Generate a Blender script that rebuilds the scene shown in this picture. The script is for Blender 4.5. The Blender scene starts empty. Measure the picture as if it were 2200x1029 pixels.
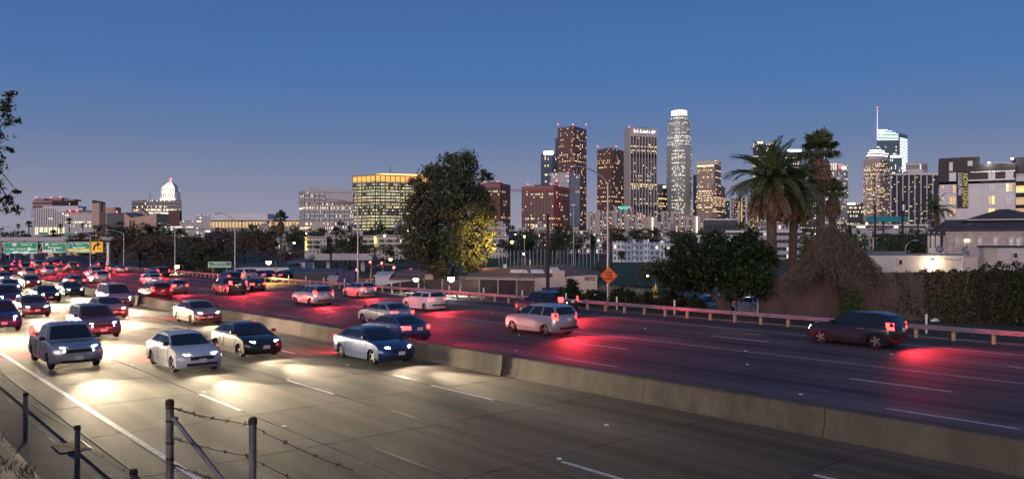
import bpy, bmesh, math, random
import numpy as np
from mathutils import Vector, Matrix
sc = bpy.context.scene
C = sc.collection
R = math.radians
# ------------------------------------------------------------------ camera
F, HY, CZ = 1700.0, 528.0, 5.0            # focal length and horizon in photo pixels, eye height over the freeway
cam = bpy.data.cameras.new('camera'); cam_o = bpy.data.objects.new('camera', cam); C.objects.link(cam_o)
cam.sensor_width = 36.0; cam.lens = F / 2200 * 36.0; cam.shift_y = (HY - 514.5) / 2200
cam.clip_start = 0.1; cam.clip_end = 20000
cam_o.location = (0, 0, CZ); cam_o.rotation_euler = (R(90), 0, 0)
sc.camera = cam_o
# ------------------------------------------------------------------ dusk sky
SUN_EL, SUN_ROT = R(4), R(200)
wd = bpy.data.worlds.new('World'); sc.world = wd; wd.use_nodes = True
nt = wd.node_tree; bg = nt.nodes['Background']
sky = nt.nodes.new('ShaderNodeTexSky'); sky.sky_type = 'NISHITA'; sky.sun_disc = False
sky.sun_elevation = SUN_EL; sky.sun_rotation = SUN_ROT; sky.ozone_density = 4.0; sky.dust_density = 1.0
tc = nt.nodes.new('ShaderNodeTexCoord'); sx = nt.nodes.new('ShaderNodeSeparateXYZ')
nt.links.new(tc.outputs['Generated'], sx.inputs[0])
rp = nt.nodes.new('ShaderNodeValToRGB')        # city haze low over the horizon, the same all the way round
cr = rp.color_ramp; cr.interpolation = 'EASE'
cr.elements[0].position = 0.0; cr.elements[0].color = (.97, .97, .97, 1)
cr.elements[1].position = 0.70; cr.elements[1].color = (.40, .40, .40, 1)
nt.links.new(sx.outputs['Z'], rp.inputs[0])
hz = nt.nodes.new('ShaderNodeValToRGB'); hc = hz.color_ramp
hc.elements[0].position = 0.0; hc.elements[0].color = (2.65, 2.42, 2.95, 1)
hc.elements[1].position = 0.30; hc.elements[1].color = (.48, 1.06, 2.95, 1)
for ps, cl in ((.075, (1.75, 1.92, 2.82)), (.133, (1.02, 1.52, 2.85)), (.20, (.60, 1.32, 3.15))):
    e = hc.elements.new(ps); e.color = (*cl, 1)
nt.links.new(sx.outputs['Z'], hz.inputs[0])
mx = nt.nodes.new('ShaderNodeMix'); mx.data_type = 'RGBA'
nt.links.new(rp.outputs[0], mx.inputs[0]); nt.links.new(sky.outputs[0], mx.inputs[6]); nt.links.new(hz.outputs[0], mx.inputs[7])
nt.links.new(mx.outputs[2], bg.inputs[0]); bg.inputs[1].default_value = 0.135
# afterglow of the set sun, very low and wide, from behind the camera
sl = bpy.data.lights.new('sun', 'SUN'); so = bpy.data.objects.new('sun', sl); C.objects.link(so)
sl.energy = 1.9; sl.angle = R(40); sl.color = (1.0, .80, .74)
sdir = Vector((math.sin(SUN_ROT) * math.cos(SUN_EL), math.cos(SUN_ROT) * math.cos(SUN_EL), math.sin(SUN_EL) + .12))
so.rotation_euler = (-sdir).to_track_quat('-Z', 'Y').to_euler()
sc.view_settings.view_transform = 'Standard'; sc.view_settings.look = 'None'
sc.view_settings.exposure = 0.0; sc.view_settings.gamma = 1.0; sc.view_settings.use_curve_mapping = False
cy = sc.cycles
try:
    cy.use_denoising = True; cy.denoiser = 'OPENIMAGEDENOISE'
    cy.use_light_tree = True; cy.sample_clamp_indirect = 4.0; cy.max_bounces = 5
    cy.diffuse_bounces = 2; cy.glossy_bounces = 2; cy.transparent_max_bounces = 8
    cy.caustics_reflective = False; cy.caustics_refractive = False
except Exception: pass
# ------------------------------------------------------------------ helpers
def W(u, v, Y): return Vector(((u - 1100) / F * Y, Y, CZ - (v - HY) / F * Y))
def WX(u, Y): return (u - 1100) / F * Y
def WZ(v, Y): return CZ - (v - HY) / F * Y
def sm(a, b, x):
    t = min(1, max(0, (x - a) / (b - a))); return t * t * (3 - 2 * t)
def wl(o):
    l = Vector()
    while o is not None: l = l + o.location; o = o.parent
    return l
def tag(o, label=None, cat=None, group=None, kind=None):
    if label: o['label'] = label
    if cat: o['category'] = cat
    if group: o['group'] = group
    if kind: o['kind'] = kind
    return o
def thing(name, label, cat, loc=(0, 0, 0), rz=0, group=None):
    o = bpy.data.objects.new(name, None); C.objects.link(o)
    o.location = loc; o.rotation_euler = (0, 0, rz); o.empty_display_size = .1
    return tag(o, label, cat, group)
def link(name, me, mats=None, parent=None, loc=None):
    o = bpy.data.objects.new(name, me); C.objects.link(o)
    if mats is not None and not me.materials:
        for m in (mats if isinstance(mats, (list, tuple)) else [mats]): me.materials.append(m)
    if parent is not None: o.parent = parent
    if loc is not None: o.location = loc
    return o
class MB:
    def __init__(s): s.v = []; s.f = []; s.m = []; s.uv = {}
    def add(s, vs, fs, m=0):
        n = len(s.v); s.v += [tuple(p) for p in vs]
        for f in fs: s.f.append(tuple(i + n for i in f)); s.m.append(m)
        return s
    def quad(s, a, b, c, d, m=0, uv=None):
        s.add([a, b, c, d], [(0, 1, 2, 3)], m)
        if uv: s.uv[len(s.f) - 1] = uv
        return s
    def box(s, c, size, rz=0, m=0, ry=0):
        hx, hy, hz_ = size[0] / 2, size[1] / 2, size[2] / 2
        M = Matrix.Translation(Vector(c)) @ Matrix.Rotation(rz, 4, 'Z') @ Matrix.Rotation(ry, 4, 'Y')
        vs = [M @ Vector((x, y, z)) for z in (-hz_, hz_) for x, y in ((-hx, -hy), (hx, -hy), (hx, hy), (-hx, hy))]
        return s.add(vs, [(3, 2, 1, 0), (4, 5, 6, 7), (0, 1, 5, 4), (1, 2, 6, 5), (2, 3, 7, 6), (3, 0, 4, 7)], m)
    def cyl(s, p0, p1, r0, r1=None, n=8, m=0, cap=True):
        r1 = r0 if r1 is None else r1
        return s.tube([p0, p1], [r0, r1], n, m, cap)
    def tube(s, pts, rr, n=6, m=0, cap=True):
        pts = [Vector(p) for p in pts]
        if not isinstance(rr, (list, tuple)): rr = [rr] * len(pts)
        vs = []; fs = []; k = len(pts)
        for i, p in enumerate(pts):
            d = (pts[min(i + 1, k - 1)] - pts[max(i - 1, 0)]).normalized()
            a = d.cross(Vector((0, 0, 1)) if abs(d.z) < .95 else Vector((1, 0, 0))).normalized(); b = d.cross(a)
            for j in range(n):
                t = 2 * math.pi * j / n; vs.append(p + (a * math.cos(t) + b * math.sin(t)) * rr[i])
        for i in range(k - 1):
            for j in range(n):
                fs.append((i * n + j, i * n + (j + 1) % n, (i + 1) * n + (j + 1) % n, (i + 1) * n + j))
        if cap: fs.append(tuple(range(n))[::-1]); fs.append(tuple((k - 1) * n + j for j in range(n)))
        return s.add(vs, fs, m)
    def prism(s, poly, z0, z1, m=0, caps=True):
        k = len(poly); vs = [(x, y, z0) for x, y in poly] + [(x, y, z1) for x, y in poly]
        fs = [(i, (i + 1) % k, k + (i + 1) % k, k + i) for i in range(k)]
        if caps: fs += [tuple(range(k))[::-1], tuple(range(k, 2 * k))]
        return s.add(vs, fs, m)
    def mesh(s, name, off=None):
        me = bpy.data.meshes.new(name)
        v = s.v if off is None else [(a[0] - off.x, a[1] - off.y, a[2] - off.z) for a in s.v]
        me.from_pydata(v, [], s.f)
        if any(s.m): me.polygons.foreach_set('material_index', s.m)
        if s.uv:
            ul = me.uv_layers.new(name='UVMap')
            for fi, uv in s.uv.items():
                st = me.polygons[fi].loop_start
                for k, c in enumerate(uv): ul.data[st + k].uv = c
        return me
    def build(s, name, mats, parent=None, smooth=False, local=False):
        me = s.mesh(name, None if (local or parent is None) else wl(parent))
        if smooth:
            me.polygons.foreach_set('use_smooth', [True] * len(me.polygons))
            try: me.set_sharp_from_angle(angle=R(38))
            except Exception: pass
        return link(name, me, mats, parent)
def copy_tree(o, parent=None):
    c = o.copy(); C.objects.link(c); c.parent = parent
    for ch in o.children: copy_tree(ch, c)
    return c
# ------------------------------------------------------------------ materials
MATS = {}
def mat(name, col, rough=.7, metal=0, var=.15, scale=3.0, bump=0.0, bscale=40, spec=.4, col2=None, coat=0):
    if name in MATS: return MATS[name]
    m = bpy.data.materials.new(name); m.use_nodes = True; n = m.node_tree; b = n.nodes['Principled BSDF']
    b.inputs['Roughness'].default_value = rough; b.inputs['Metallic'].default_value = metal
    b.inputs['Specular IOR Level'].default_value = spec; b.inputs['Coat Weight'].default_value = coat
    tcn = n.nodes.new('ShaderNodeTexCoord')
    if var > 0:
        no = n.nodes.new('ShaderNodeTexNoise'); no.inputs['Scale'].default_value = scale; no.inputs['Detail'].default_value = 6
        no.inputs['Roughness'].default_value = .65
        n.links.new(tcn.outputs['Object'], no.inputs['Vector'])
        r = n.nodes.new('ShaderNodeValToRGB'); r.color_ramp.elements[0].position = .3; r.color_ramp.elements[1].position = .72
        c2 = col2 or [min(1, c * (1 + var)) for c in col]; c1 = col if col2 else [c * (1 - var) for c in col]
        r.color_ramp.elements[0].color = (*c1, 1); r.color_ramp.elements[1].color = (*c2, 1)
        n.links.new(no.outputs['Fac'], r.inputs[0]); n.links.new(r.outputs[0], b.inputs['Base Color'])
    else: b.inputs['Base Color'].default_value = (*col, 1)
    if bump > 0:
        n2 = n.nodes.new('ShaderNodeTexNoise'); n2.inputs['Scale'].default_value = bscale; n2.inputs['Detail'].default_value = 4
        n.links.new(tcn.outputs['Object'], n2.inputs['Vector'])
        bp = n.nodes.new('ShaderNodeBump'); bp.inputs['Strength'].default_value = bump; bp.inputs['Distance'].default_value = .03
        n.links.new(n2.outputs['Fac'], bp.inputs['Height']); n.links.new(bp.outputs[0], b.inputs['Normal'])
    MATS[name] = m; return m
def emit(name, col, s, sample=False):
    if name in MATS: return MATS[name]
    m = bpy.data.materials.new(name); m.use_nodes = True; b = m.node_tree.nodes['Principled BSDF']
    b.inputs['Base Color'].default_value = (*[c * .6 for c in col], 1)
    b.inputs['Emission Color'].default_value = (*col, 1); b.inputs['Emission Strength'].default_value = s
    if not sample: m.cycles.emission_sampling = 'NONE'
    MATS[name] = m; return m
def leafmat(name, c1, c2, rough=.55, trans=.25):
    if name in MATS: return MATS[name]
    m = bpy.data.materials.new(name); m.use_nodes = True; n = m.node_tree; b = n.nodes['Principled BSDF']; out = n.nodes['Material Output']
    g = n.nodes.new('ShaderNodeNewGeometry'); r = n.nodes.new('ShaderNodeValToRGB')
    r.color_ramp.elements[0].color = (*c1, 1); r.color_ramp.elements[1].color = (*c2, 1)
    n.links.new(g.outputs['Random Per Island'], r.inputs[0]); n.links.new(r.outputs[0], b.inputs['Base Color'])
    b.inputs['Roughness'].default_value = rough; b.inputs['Specular IOR Level'].default_value = .25
    tr = n.nodes.new('ShaderNodeBsdfTranslucent'); n.links.new(r.outputs[0], tr.inputs[0])
    mxs = n.nodes.new('ShaderNodeMixShader'); mxs.inputs[0].default_value = trans
    n.links.new(b.outputs[0], mxs.inputs[1]); n.links.new(tr.outputs[0], mxs.inputs[2]); n.links.new(mxs.outputs[0], out.inputs[0])
    MATS[name] = m; return m
def facade(name, wall, glass=(.03, .04, .06), lit=.25, strength=1.6, warm=(1, .72, .36), cool=(1, .93, .74), coolf=.4,
           mx_=.18, my0=.25, my1=.85, rowk=.7, rough=.55, grough=.18, seed=0.0, gspec=.6):
    """UV in window columns (u) and storeys (v): each cell is one window, lit or dark by chance."""
    if name in MATS: return MATS[name]
    m = bpy.data.materials.new(name); m.use_nodes = True; n = m.node_tree; b = n.nodes['Principled BSDF']; L = n.links.new
    def math_(op, a, b_=None, c=None):
        k = n.nodes.new('ShaderNodeMath'); k.operation = op
        for i, x in enumerate((a, b_, c)):
            if x is None: continue
            if isinstance(x, (int, float)): k.inputs[i].default_value = x
            else: L(x, k.inputs[i])
        return k.outputs[0]
    uvn = n.nodes.new('ShaderNodeUVMap'); sp = n.nodes.new('ShaderNodeSeparateXYZ'); L(uvn.outputs[0], sp.inputs[0])
    u, v = sp.outputs[0], sp.outputs[1]
    fu, fv = math_('FLOOR', u), math_('FLOOR', v); ru, rv = math_('FRACT', u), math_('FRACT', v)
    mask = math_('MULTIPLY', math_('MULTIPLY', math_('GREATER_THAN', ru, mx_), math_('LESS_THAN', ru, 1 - mx_)),
                 math_('MULTIPLY', math_('GREATER_THAN', rv, my0), math_('LESS_THAN', rv, my1)))
    def wn(a, b_, s):
        cb = n.nodes.new('ShaderNodeCombineXYZ')
        for i, x in enumerate((a, b_, s)):
            if isinstance(x, (int, float)): cb.inputs[i].default_value = x
            else: L(x, cb.inputs[i])
        w = n.nodes.new('ShaderNodeTexWhiteNoise'); w.noise_dimensions = '3D'; L(cb.outputs[0], w.inputs[0]); return w.outputs[0]
    r1 = wn(fu, fv, seed + .5); rrow = wn(fv, 3.3, seed + 1.5); r3 = wn(fu, fv, seed + 7.5)
    rcl = wn(math_('FLOOR', math_('MULTIPLY', u, .34)), fv, seed + 4.5)        # rooms of about three windows
    rm = math_('ADD', math_('MULTIPLY', r1, .68), math_('MULTIPLY', rcl, .32))
    rowf = math_('ADD', 1 - rowk, math_('MULTIPLY', math_('POWER', rrow, 2.0), rowk * 2.2))
    thr = math_('MULTIPLY', rowf, lit)
    on = math_('LESS_THAN', rm, thr)
    br = math_('ADD', .35, math_('MULTIPLY', r3, .9))
    es = math_('MULTIPLY', math_('MULTIPLY', mask, on), math_('MULTIPLY', br, strength))
    mc = n.nodes.new('ShaderNodeMix'); mc.data_type = 'RGBA'; L(math_('LESS_THAN', r3, coolf), mc.inputs[0])
    mc.inputs[6].default_value = (*warm, 1); mc.inputs[7].default_value = (*cool, 1)
    bc = n.nodes.new('ShaderNodeMix'); bc.data_type = 'RGBA'; L(mask, bc.inputs[0])
    bc.inputs[6].default_value = (*wall, 1); bc.inputs[7].default_value = (*glass, 1)
    L(bc.outputs[2], b.inputs['Base Color']); L(mc.outputs[2], b.inputs['Emission Color']); L(es, b.inputs['Emission Strength'])
    L(math_('ADD', rough, math_('MULTIPLY', mask, grough - rough)), b.inputs['Roughness'])
    b.inputs['Specular IOR Level'].default_value = gspec
    m.cycles.emission_sampling = 'NONE'
    MATS[name] = m; return m
def text_mesh(s, size, bold=False, align='CENTER'):
    cu = bpy.data.curves.new('lettering', 'FONT'); cu.body = s; cu.size = size; cu.align_x = align; cu.align_y = 'CENTER'
    cu.resolution_u = 2; cu.extrude = 0.004
    if bold: cu.offset = size * .02
    o = bpy.data.objects.new('lettering', cu); C.objects.link(o); bpy.context.view_layer.update()
    dg = bpy.context.evaluated_depsgraph_get()
    me = bpy.data.meshes.new_from_object(o.evaluated_get(dg)); bpy.data.objects.remove(o); bpy.data.curves.remove(cu)
    return me
def text(s, size, m, parent, loc, rot=(R(90), 0, 0), bold=False, fit=None, align='CENTER', name='lettering'):
    """lettering standing upright facing the viewer; loc in world, rot given"""
    me = text_mesh(s, size, bold, align); me.materials.clear(); me.materials.append(m)
    if fit:
        xs = [v.co.x for v in me.vertices]; k = fit / max(1e-6, max(xs) - min(xs))
        for v in me.vertices: v.co.x *= k
    o = bpy.data.objects.new(name, me); C.objects.link(o); o.parent = parent
    o.location = Vector(loc) - (wl(parent) if parent else Vector()); o.rotation_euler = rot
    return o
def lamp(name, kind, loc, energy, col=(1, 1, 1), size=.2, parent=None, rot=None, spot=None, blend=.5):
    l = bpy.data.lights.new(name, kind); l.energy = energy; l.color = col
    if kind in ('POINT', 'SPOT'): l.shadow_soft_size = size
    if kind == 'AREA': l.size = size
    if kind == 'SPOT': l.spot_size = spot; l.spot_blend = blend
    o = bpy.data.objects.new(name, l); C.objects.link(o); o.parent = parent
    o.location = Vector(loc) - (wl(parent) if parent else Vector())
    if rot is not None: o.rotation_euler = rot
    return o
def aim(o, d): o.rotation_euler = Vector(d).to_track_quat('-Z', 'Y').to_euler()
# ------------------------------------------------------------------ the freeway's course
TH = math.atan((1100 + 360) / F)                    # the freeway runs away at this angle, anticlockwise from straight ahead
T0, RAD, PHI = 135.0, 620.0, R(10.2)
def PD(t):
    """heading and right-hand normal at station t"""
    ph = min(max(0, (t - T0) / RAD), PHI); a = TH - ph
    return Vector((-math.sin(a), math.cos(a), 0)), Vector((math.cos(a), math.sin(a), 0))
d0, n0 = PD(0)
def P(t, d, z=0.0):
    if t <= T0: return d0 * t + n0 * d + Vector((0, 0, z))
    ce = d0 * T0 + n0 * RAD; ph = min((t - T0) / RAD, PHI); dd, nn = PD(t)
    p = ce + nn * (d - RAD)
    if t > T0 + RAD * PHI: p = p + dd * (t - T0 - RAD * PHI)
    return p + Vector((0, 0, z))
def TY(Y, d): return (Y - d * n0.y) / d0.y            # station at which offset d lies Y metres ahead of the camera
TS = [-14, 0, 20, 40, 60, 80, 100, 120, 135, 145, 155, 165, 175, 185, 195, 205, 215, 225, 235, 246, 280, 330, 400, 500, 650, 850]
def strip(name, d_a, d_b, z, m, ts=TS, parent=None, thick=0, kind=None):
    mb = MB()
    for a, b in zip(ts[:-1], ts[1:]):
        p, q, r, s = P(a, d_a, z), P(a, d_b, z), P(b, d_b, z), P(b, d_a, z)
        mb.quad(p, q, r, s)
        if thick:
            dn = Vector((0, 0, -thick))
            mb.quad(p + dn, p, s, s + dn); mb.quad(q, q + dn, r + dn, r)
    o = mb.build(name, m, parent)
    if kind: o['kind'] = kind
    return o
def terrain(x, y):
    d = x * n0.x + y * n0.y
    z = 24 * sm(300, 1050, y) * sm(80, 260, d)
    z -= 2.0 * sm(49, 60, d) * sm(60, 74, y) * (1 - sm(200, 420, y))
    hx = WX(300, 260); z += 9 * math.exp(-((x - hx) / 38) ** 2 - ((y - 275) / 55) ** 2) * sm(58, 80, d)
    return z - .06
HEAD_E, TAIL_E = 15000.0, 1300.0
# ================================================================== THE SETTING
rnd = random.Random(7)
def speckled(name, c1, c2, c3, s1=.35, s2=6, rough=.75, bump=.25, bs=60, streak=None, spec=.35, lane=None, drip=False):
    """road surfaces: broad patches, fine aggregate, stains drawn out along the lanes, oil down the middle of each lane"""
    m = bpy.data.materials.new(name); m.use_nodes = True; n = m.node_tree; b = n.nodes['Principled BSDF']; L = n.links.new
    t = n.nodes.new('ShaderNodeNewGeometry'); pos = t.outputs['Position']
    ro = n.nodes.new('ShaderNodeVectorRotate'); ro.rotation_type = 'Z_AXIS'; ro.inputs['Angle'].default_value = -TH; L(pos, ro.inputs['Vector'])
    mp = n.nodes.new('ShaderNodeMapping'); mp.inputs['Scale'].default_value = (1, .05, 1) if streak else ((.35, .35, .06) if drip else (1, 1, 1)); L(ro.outputs[0] if streak else pos, mp.inputs[0])
    def noise(sc_, src, det=5, ro_=.6):
        a = n.nodes.new('ShaderNodeTexNoise'); a.inputs['Scale'].default_value = sc_; a.inputs['Detail'].default_value = det; a.inputs['Roughness'].default_value = ro_; L(src, a.inputs['Vector']); return a.outputs['Fac']
    def ramp(src, p0, p1, k0, k1):
        r = n.nodes.new('ShaderNodeValToRGB'); r.color_ramp.elements[0].position = p0; r.color_ramp.elements[1].position = p1; r.color_ramp.elements[0].color = (*k0, 1); r.color_ramp.elements[1].color = (*k1, 1); L(src, r.inputs[0]); return r.outputs[0]
    def mixc(fac, a_, col, k=1.0):
        q = n.nodes.new('ShaderNodeMix'); q.data_type = 'RGBA'; L(fac, q.inputs[0]); L(a_, q.inputs[6]); q.inputs[7].default_value = (*col, 1); return q.outputs[2]
    O, I = (0, 0, 0), (1, 1, 1)
    col = ramp(noise(s1 * (4 if drip else 1), mp.outputs[0]), .35, .66, c1, c2)
    col = mixc(ramp(noise(s2, pos, 8, .75), .44, .78, O, (.8,) * 3), col, c3)
    col = mixc(ramp(noise(.13, pos, 3), .50, .70, O, (.55,) * 3), col, [x * 1.45 for x in c2])          # old patches
    if lane:
        sp = n.nodes.new('ShaderNodeSeparateXYZ'); L(ro.outputs[0], sp.inputs[0])
        def mt(op, a_, b_):
            q = n.nodes.new('ShaderNodeMath'); q.operation = op
            for i, x in enumerate((a_, b_)):
                if isinstance(x, (int, float)): q.inputs[i].default_value = x
                else: L(x, q.inputs[i])
            return q.outputs[0]
        fr = mt('FRACT', mt('DIVIDE', mt('SUBTRACT', sp.outputs[0], lane[0]), lane[1]), 0)
        ce = mt('SUBTRACT', 1.0, mt('MULTIPLY', mt('ABSOLUTE', mt('SUBTRACT', fr, .5), 0), 2.0))
        grain = ramp(noise(.7, mp.outputs[0], 6), .3, .65, (.35,) * 3, I)
        oil = mt('MULTIPLY', ramp(ce, .62, .95, O, I), grain)
        trk = mt('MULTIPLY', ramp(mt('ABSOLUTE', mt('SUBTRACT', ce, .46), 0), .0, .17, I, O), grain)
        col = mixc(mt('MULTIPLY', oil, .9), col, [x * .35 for x in c1])
        col = mixc(mt('MULTIPLY', trk, .6), col, [x * .5 for x in c1])
    L(col, b.inputs['Base Color']); b.inputs['Specular IOR Level'].default_value = spec
    rr = n.nodes.new('ShaderNodeMapRange'); L(noise(.8, mp.outputs[0]), rr.inputs[0]); rr.inputs[3].default_value = rough - .12; rr.inputs[4].default_value = min(1, rough + .15); L(rr.outputs[0], b.inputs['Roughness'])
    bp = n.nodes.new('ShaderNodeBump'); bp.inputs['Strength'].default_value = bump; bp.inputs['Distance'].default_value = .02
    L(noise(bs, pos, 3), bp.inputs['Height']); L(bp.outputs[0], b.inputs['Normal'])
    MATS[name] = m; return m
m_ground = speckled('earth', (.055, .05, .04), (.10, .085, .065), (.07, .075, .04), .03, .4, .95, .3, 2)
m_conc = speckled('road_concrete', (.062, .053, .044), (.115, .098, .082), (.036, .031, .027), .9, 5, .82, .5, 45, True, .15, lane=(5.95, 3.4375))
m_asph = speckled('road_asphalt', (.078, .068, .066), (.14, .122, .118), (.05, .045, .043), .5, 7, .72, .4, 50, True, .25, lane=(20.5, 4.15))
m_gutter = speckled('gutter_concrete', (.07, .062, .052), (.12, .106, .09), (.045, .04, .034), .6, 4, .9, .3, 40, spec=.1)
m_barrier = speckled('barrier_concrete', (.05, .042, .035), (.09, .077, .063), (.026, .023, .02), .8, 2.2, .88, .4, 30, drip=True)
m_dirt = speckled('bank_dirt', (.045, .036, .028), (.085, .068, .05), (.03, .027, .02), .8, 5, .95, .8, 14)
m_white = mat('road_paint', (.25, .24, .23), .7, var=.25, scale=7, col2=(.70, .69, .66))
m_wpost = mat('white_plastic', (.75, .74, .72), .5, var=.08)
m_galv = mat('galvanised_steel', (.42, .43, .45), .42, .75, var=.15, scale=2)
m_rail = mat('rail_steel', (.36, .36, .39), .4, .6, var=.2, scale=1.5)
m_wood = mat('wood_block', (.42, .33, .21), .8, var=.3, scale=8)
m_pole = mat('wood_pole', (.05, .037, .03), .9, var=.35, scale=5, bump=.4)
m_dark = mat('dark_metal', (.035, .035, .04), .5, .3, var=.2)
m_black = mat('black_paint', (.012, .012, .014), .5, var=.1)
m_rust = mat('rusty_iron', (.055, .03, .02), .75, .4, var=.4, scale=20)
# ground sheet to the horizon
def axis(a, b, k, n): 
    t = np.linspace(-1, 1, n); s = np.sinh(k * t) / np.sinh(k); return np.where(s < 0, -s * a, s * b)
xs = axis(-7000, 7000, 6.2, 150); ys = -60 + (np.sinh(np.linspace(0, 1, 130) * 5.4) / math.sinh(5.4)) * 9000
mb = MB(); nx = len(xs)
for y in ys:
    for x in xs: mb.v.append((x, y, terrain(x, y)))
for j in range(len(ys) - 1):
    for i in range(nx - 1): mb.f.append((j * nx + i, j * nx + i + 1, (j + 1) * nx + i + 1, (j + 1) * nx + i)); mb.m.append(0)
g = mb.build('ground', m_ground, smooth=True); g['kind'] = 'structure'
# bank on the camera's side, with the fence strip at its foot
mb = MB(); ts = [-14 + 1.1 * i for i in range(70)]; ds = [3.42, 2.9, 2.3, 1.6, 1.0, .4, -.4, -1.5, -4, -9]
for t in ts:
    for k, d in enumerate(ds):
        z = 0 if k == 0 else (3.42 - d) * .85
        z = min(z, 2.3)
        z *= 1 - .3 * sm(10, 50, t)
        if k: z += rnd.uniform(-.09, .09)
        mb.v.append(tuple(P(t, d + (rnd.uniform(-.1, .1) if k else 0), z + .0)))
for i in range(len(ts) - 1):
    for k in range(len(ds) - 1): a = i * len(ds) + k; mb.f.append((a + 1, a, a + len(ds), a + len(ds) + 1)); mb.m.append(0)
bank = mb.build('embankment', m_dirt, smooth=True); bank['kind'] = 'structure'
fs_ = strip('path_strip', 3.05, 4.25, .03, mat('strip_asphalt', (.03, .032, .04), .9, var=.3, scale=1.5), ts=TS[:16]); fs_['kind'] = 'structure'; fs_.name = 'pavement_strip'
# near carriageway: a sheet with concrete slabs laid on it one by one
near = strip('near_carriageway', 4.2, 19.72, -.012, m_asph, kind='structure')
near2 = strip('far_pavement', 4.25, 19.7, .0, m_conc, ts=[86.2] + [t for t in TS if t > 90], parent=near)
near2.name = 'pavement'
near['label'] = 'concrete carriageway carrying oncoming traffic with lit headlamps'
LN = [5.95, 9.39, 12.82, 16.26, 19.70]
slab_me = {}
def slab_mesh(w):
    k = round(w, 2)
    if k not in slab_me:
        mb = MB(); mb.box((0, 0, -.03), (w - .022, 4.578, .06)); me = mb.mesh('slab'); me.materials.append(m_conc)
        bm = bmesh.new(); bm.from_mesh(me); bmesh.ops.bevel(bm, geom=[e for e in bm.edges if all(v.co.z > -.01 for v in e.verts)], offset=.012, segments=1, affect='EDGES'); bm.to_mesh(me); bm.free()
        slab_me[k] = me
    return slab_me[k]
for i, (a, b) in enumerate(zip([5.02] + LN[:-1], LN)):
    for k in range(22):
        o = link('slab', slab_mesh(b - a), None, near); t = -14 + 4.6 * k + 2.3 + (i % 2) * 0.0
        p = P(t, (a + b) / 2, .002 + rnd.uniform(-.002, .002)); o.location = p; o.rotation_euler = (rnd.uniform(-.0006, .0006), rnd.uniform(-.0006, .0006), TH)
# gutter between slabs and strip, with drain grate
strip('gutter', 4.26, 5.0, .006, m_gutter, ts=[-14 + 4.6 * i for i in range(22)] + [t for t in TS if t > 90], parent=near)
mb = MB(); strip('kerb_edge', 4.52, 4.72, .03, m_gutter, ts=TS[:14], parent=near, thick=.03)
gp = W(152, 962, 8500 / (962 - HY)); gt = thing('drain_grate', 'steel bar grate of the storm drain in the gutter', 'drain grate', (gp.x, gp.y, .012), TH)
mb = MB(); mb.box((0, 0, .012), (.72, 1.0, .02)); mb.build('frame', m_black, gt, local=True)
for k in range(11):
    mb = MB(); mb.box((0, -.45 + k * .09, .026), (.68, .038, .012)); mb.build('bar', mat('grate_iron', (.035, .032, .03), .8, 0), gt, local=True)
# far carriageway
far = strip('far_carriageway', 20.1, 46.6, .0, m_asph, kind='structure')
far['label'] = 'asphalt carriageway carrying traffic away towards the overhead signs'
# painted markings and raised markers
dash_me = {}
def dash(L_, w):
    if (L_, w) not in dash_me:
        mb = MB(); mb.box((0, 0, 0), (w, L_, .006)); me = mb.mesh('lane_marking'); me.materials.append(m_white); dash_me[(L_, w)] = me
    return dash_me[(L_, w)]
def put_dash(par, t, d, L_, w, z):
    o = link('lane_marking', dash(L_, w), None, par); o.location = P(t, d, z); dd, _ = PD(t); o.rotation_euler = (0, 0, math.atan2(dd.y, dd.x) - math.pi / 2)
for d in LN[1:4]:
    for k in range(15): put_dash(near, -8 + 14.6 * k + (d * 3.1) % 5, d, 3.6, .13, .012)
strip('edge_line', LN[0] - .08, LN[0] + .08, .012, m_white, parent=near)
FL = [24.6, 29.1, 32.8, 37.0, 41.2]
for d in (FL[0], FL[1], FL[3]):
    for k in range(17): put_dash(far, -6 + 14.6 * k + (d * 2.3) % 7, d, 3.6, .14, .008)
strip('solid_line', FL[2] - .07, FL[2] + .07, .008, m_white, parent=far); strip('edge_line', FL[4] - .08, FL[4] + .08, .008, m_white, parent=far)
for d, par in [(LN[1], near), (LN[2], near), (LN[3], near), (FL[0], far), (FL[1], far), (FL[2], far), (FL[3], far)]:
    for k in range(7):
        mb = MB(); mb.prism([(-.055, -.055), (.055, -.055), (.055, .055), (-.055, .055)], 0, .022)
        me = dash_me.setdefault('bd', None)
        if me is None:
            me = mb.mesh('road_marker'); me.materials.append(m_wpost); dash_me['bd'] = me
        o = link('road_marker', me, None, par); o.location = P(-2 + 14.6 * k + (d * 3.1 + 6) % 9, d + .1, .01)
# cracks, tar joints and skid marks lying along the lanes
m_tar = mat('tar_seal', (.018, .018, .02), .5, var=.2)
mb = MB()
for d, par in [(26.6, 0), (27.9, 0), (31.0, 0), (35.4, 0)]:
    t = rnd.uniform(-5, 10)
    while t < 90:
        L_ = rnd.uniform(.6, 4); w = rnd.uniform(.03, .09); a = d + rnd.uniform(-.25, .25)
        pts = [(t + L_ * i / 4, a + rnd.uniform(-.05, .05)) for i in range(5)]
        for (t1, a1), (t2, a2) in zip(pts[:-1], pts[1:]):
            mb.quad(P(t1, a1 - w, .005), P(t1, a1 + w, .005), P(t2, a2 + w, .005), P(t2, a2 - w, .005))
        t += L_ + rnd.uniform(.5, 9)
for k in range(24):
    t = -10 + 4.6 * k
    pts = [(22 + i * 2.1, t + rnd.uniform(-.04, .04)) for i in range(11)]
    for (a1, t1), (a2, t2) in zip(pts[:-1], pts[1:]):
        if rnd.random() < .55: mb.quad(P(t1 - .012, a1, .0045), P(t1 - .012, a2, .0045), P(t2 + .012, a2, .0045), P(t2 + .012, a1, .0045))
o = mb.build('tar_seams', m_tar, far); o['kind'] = 'stuff'
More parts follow.
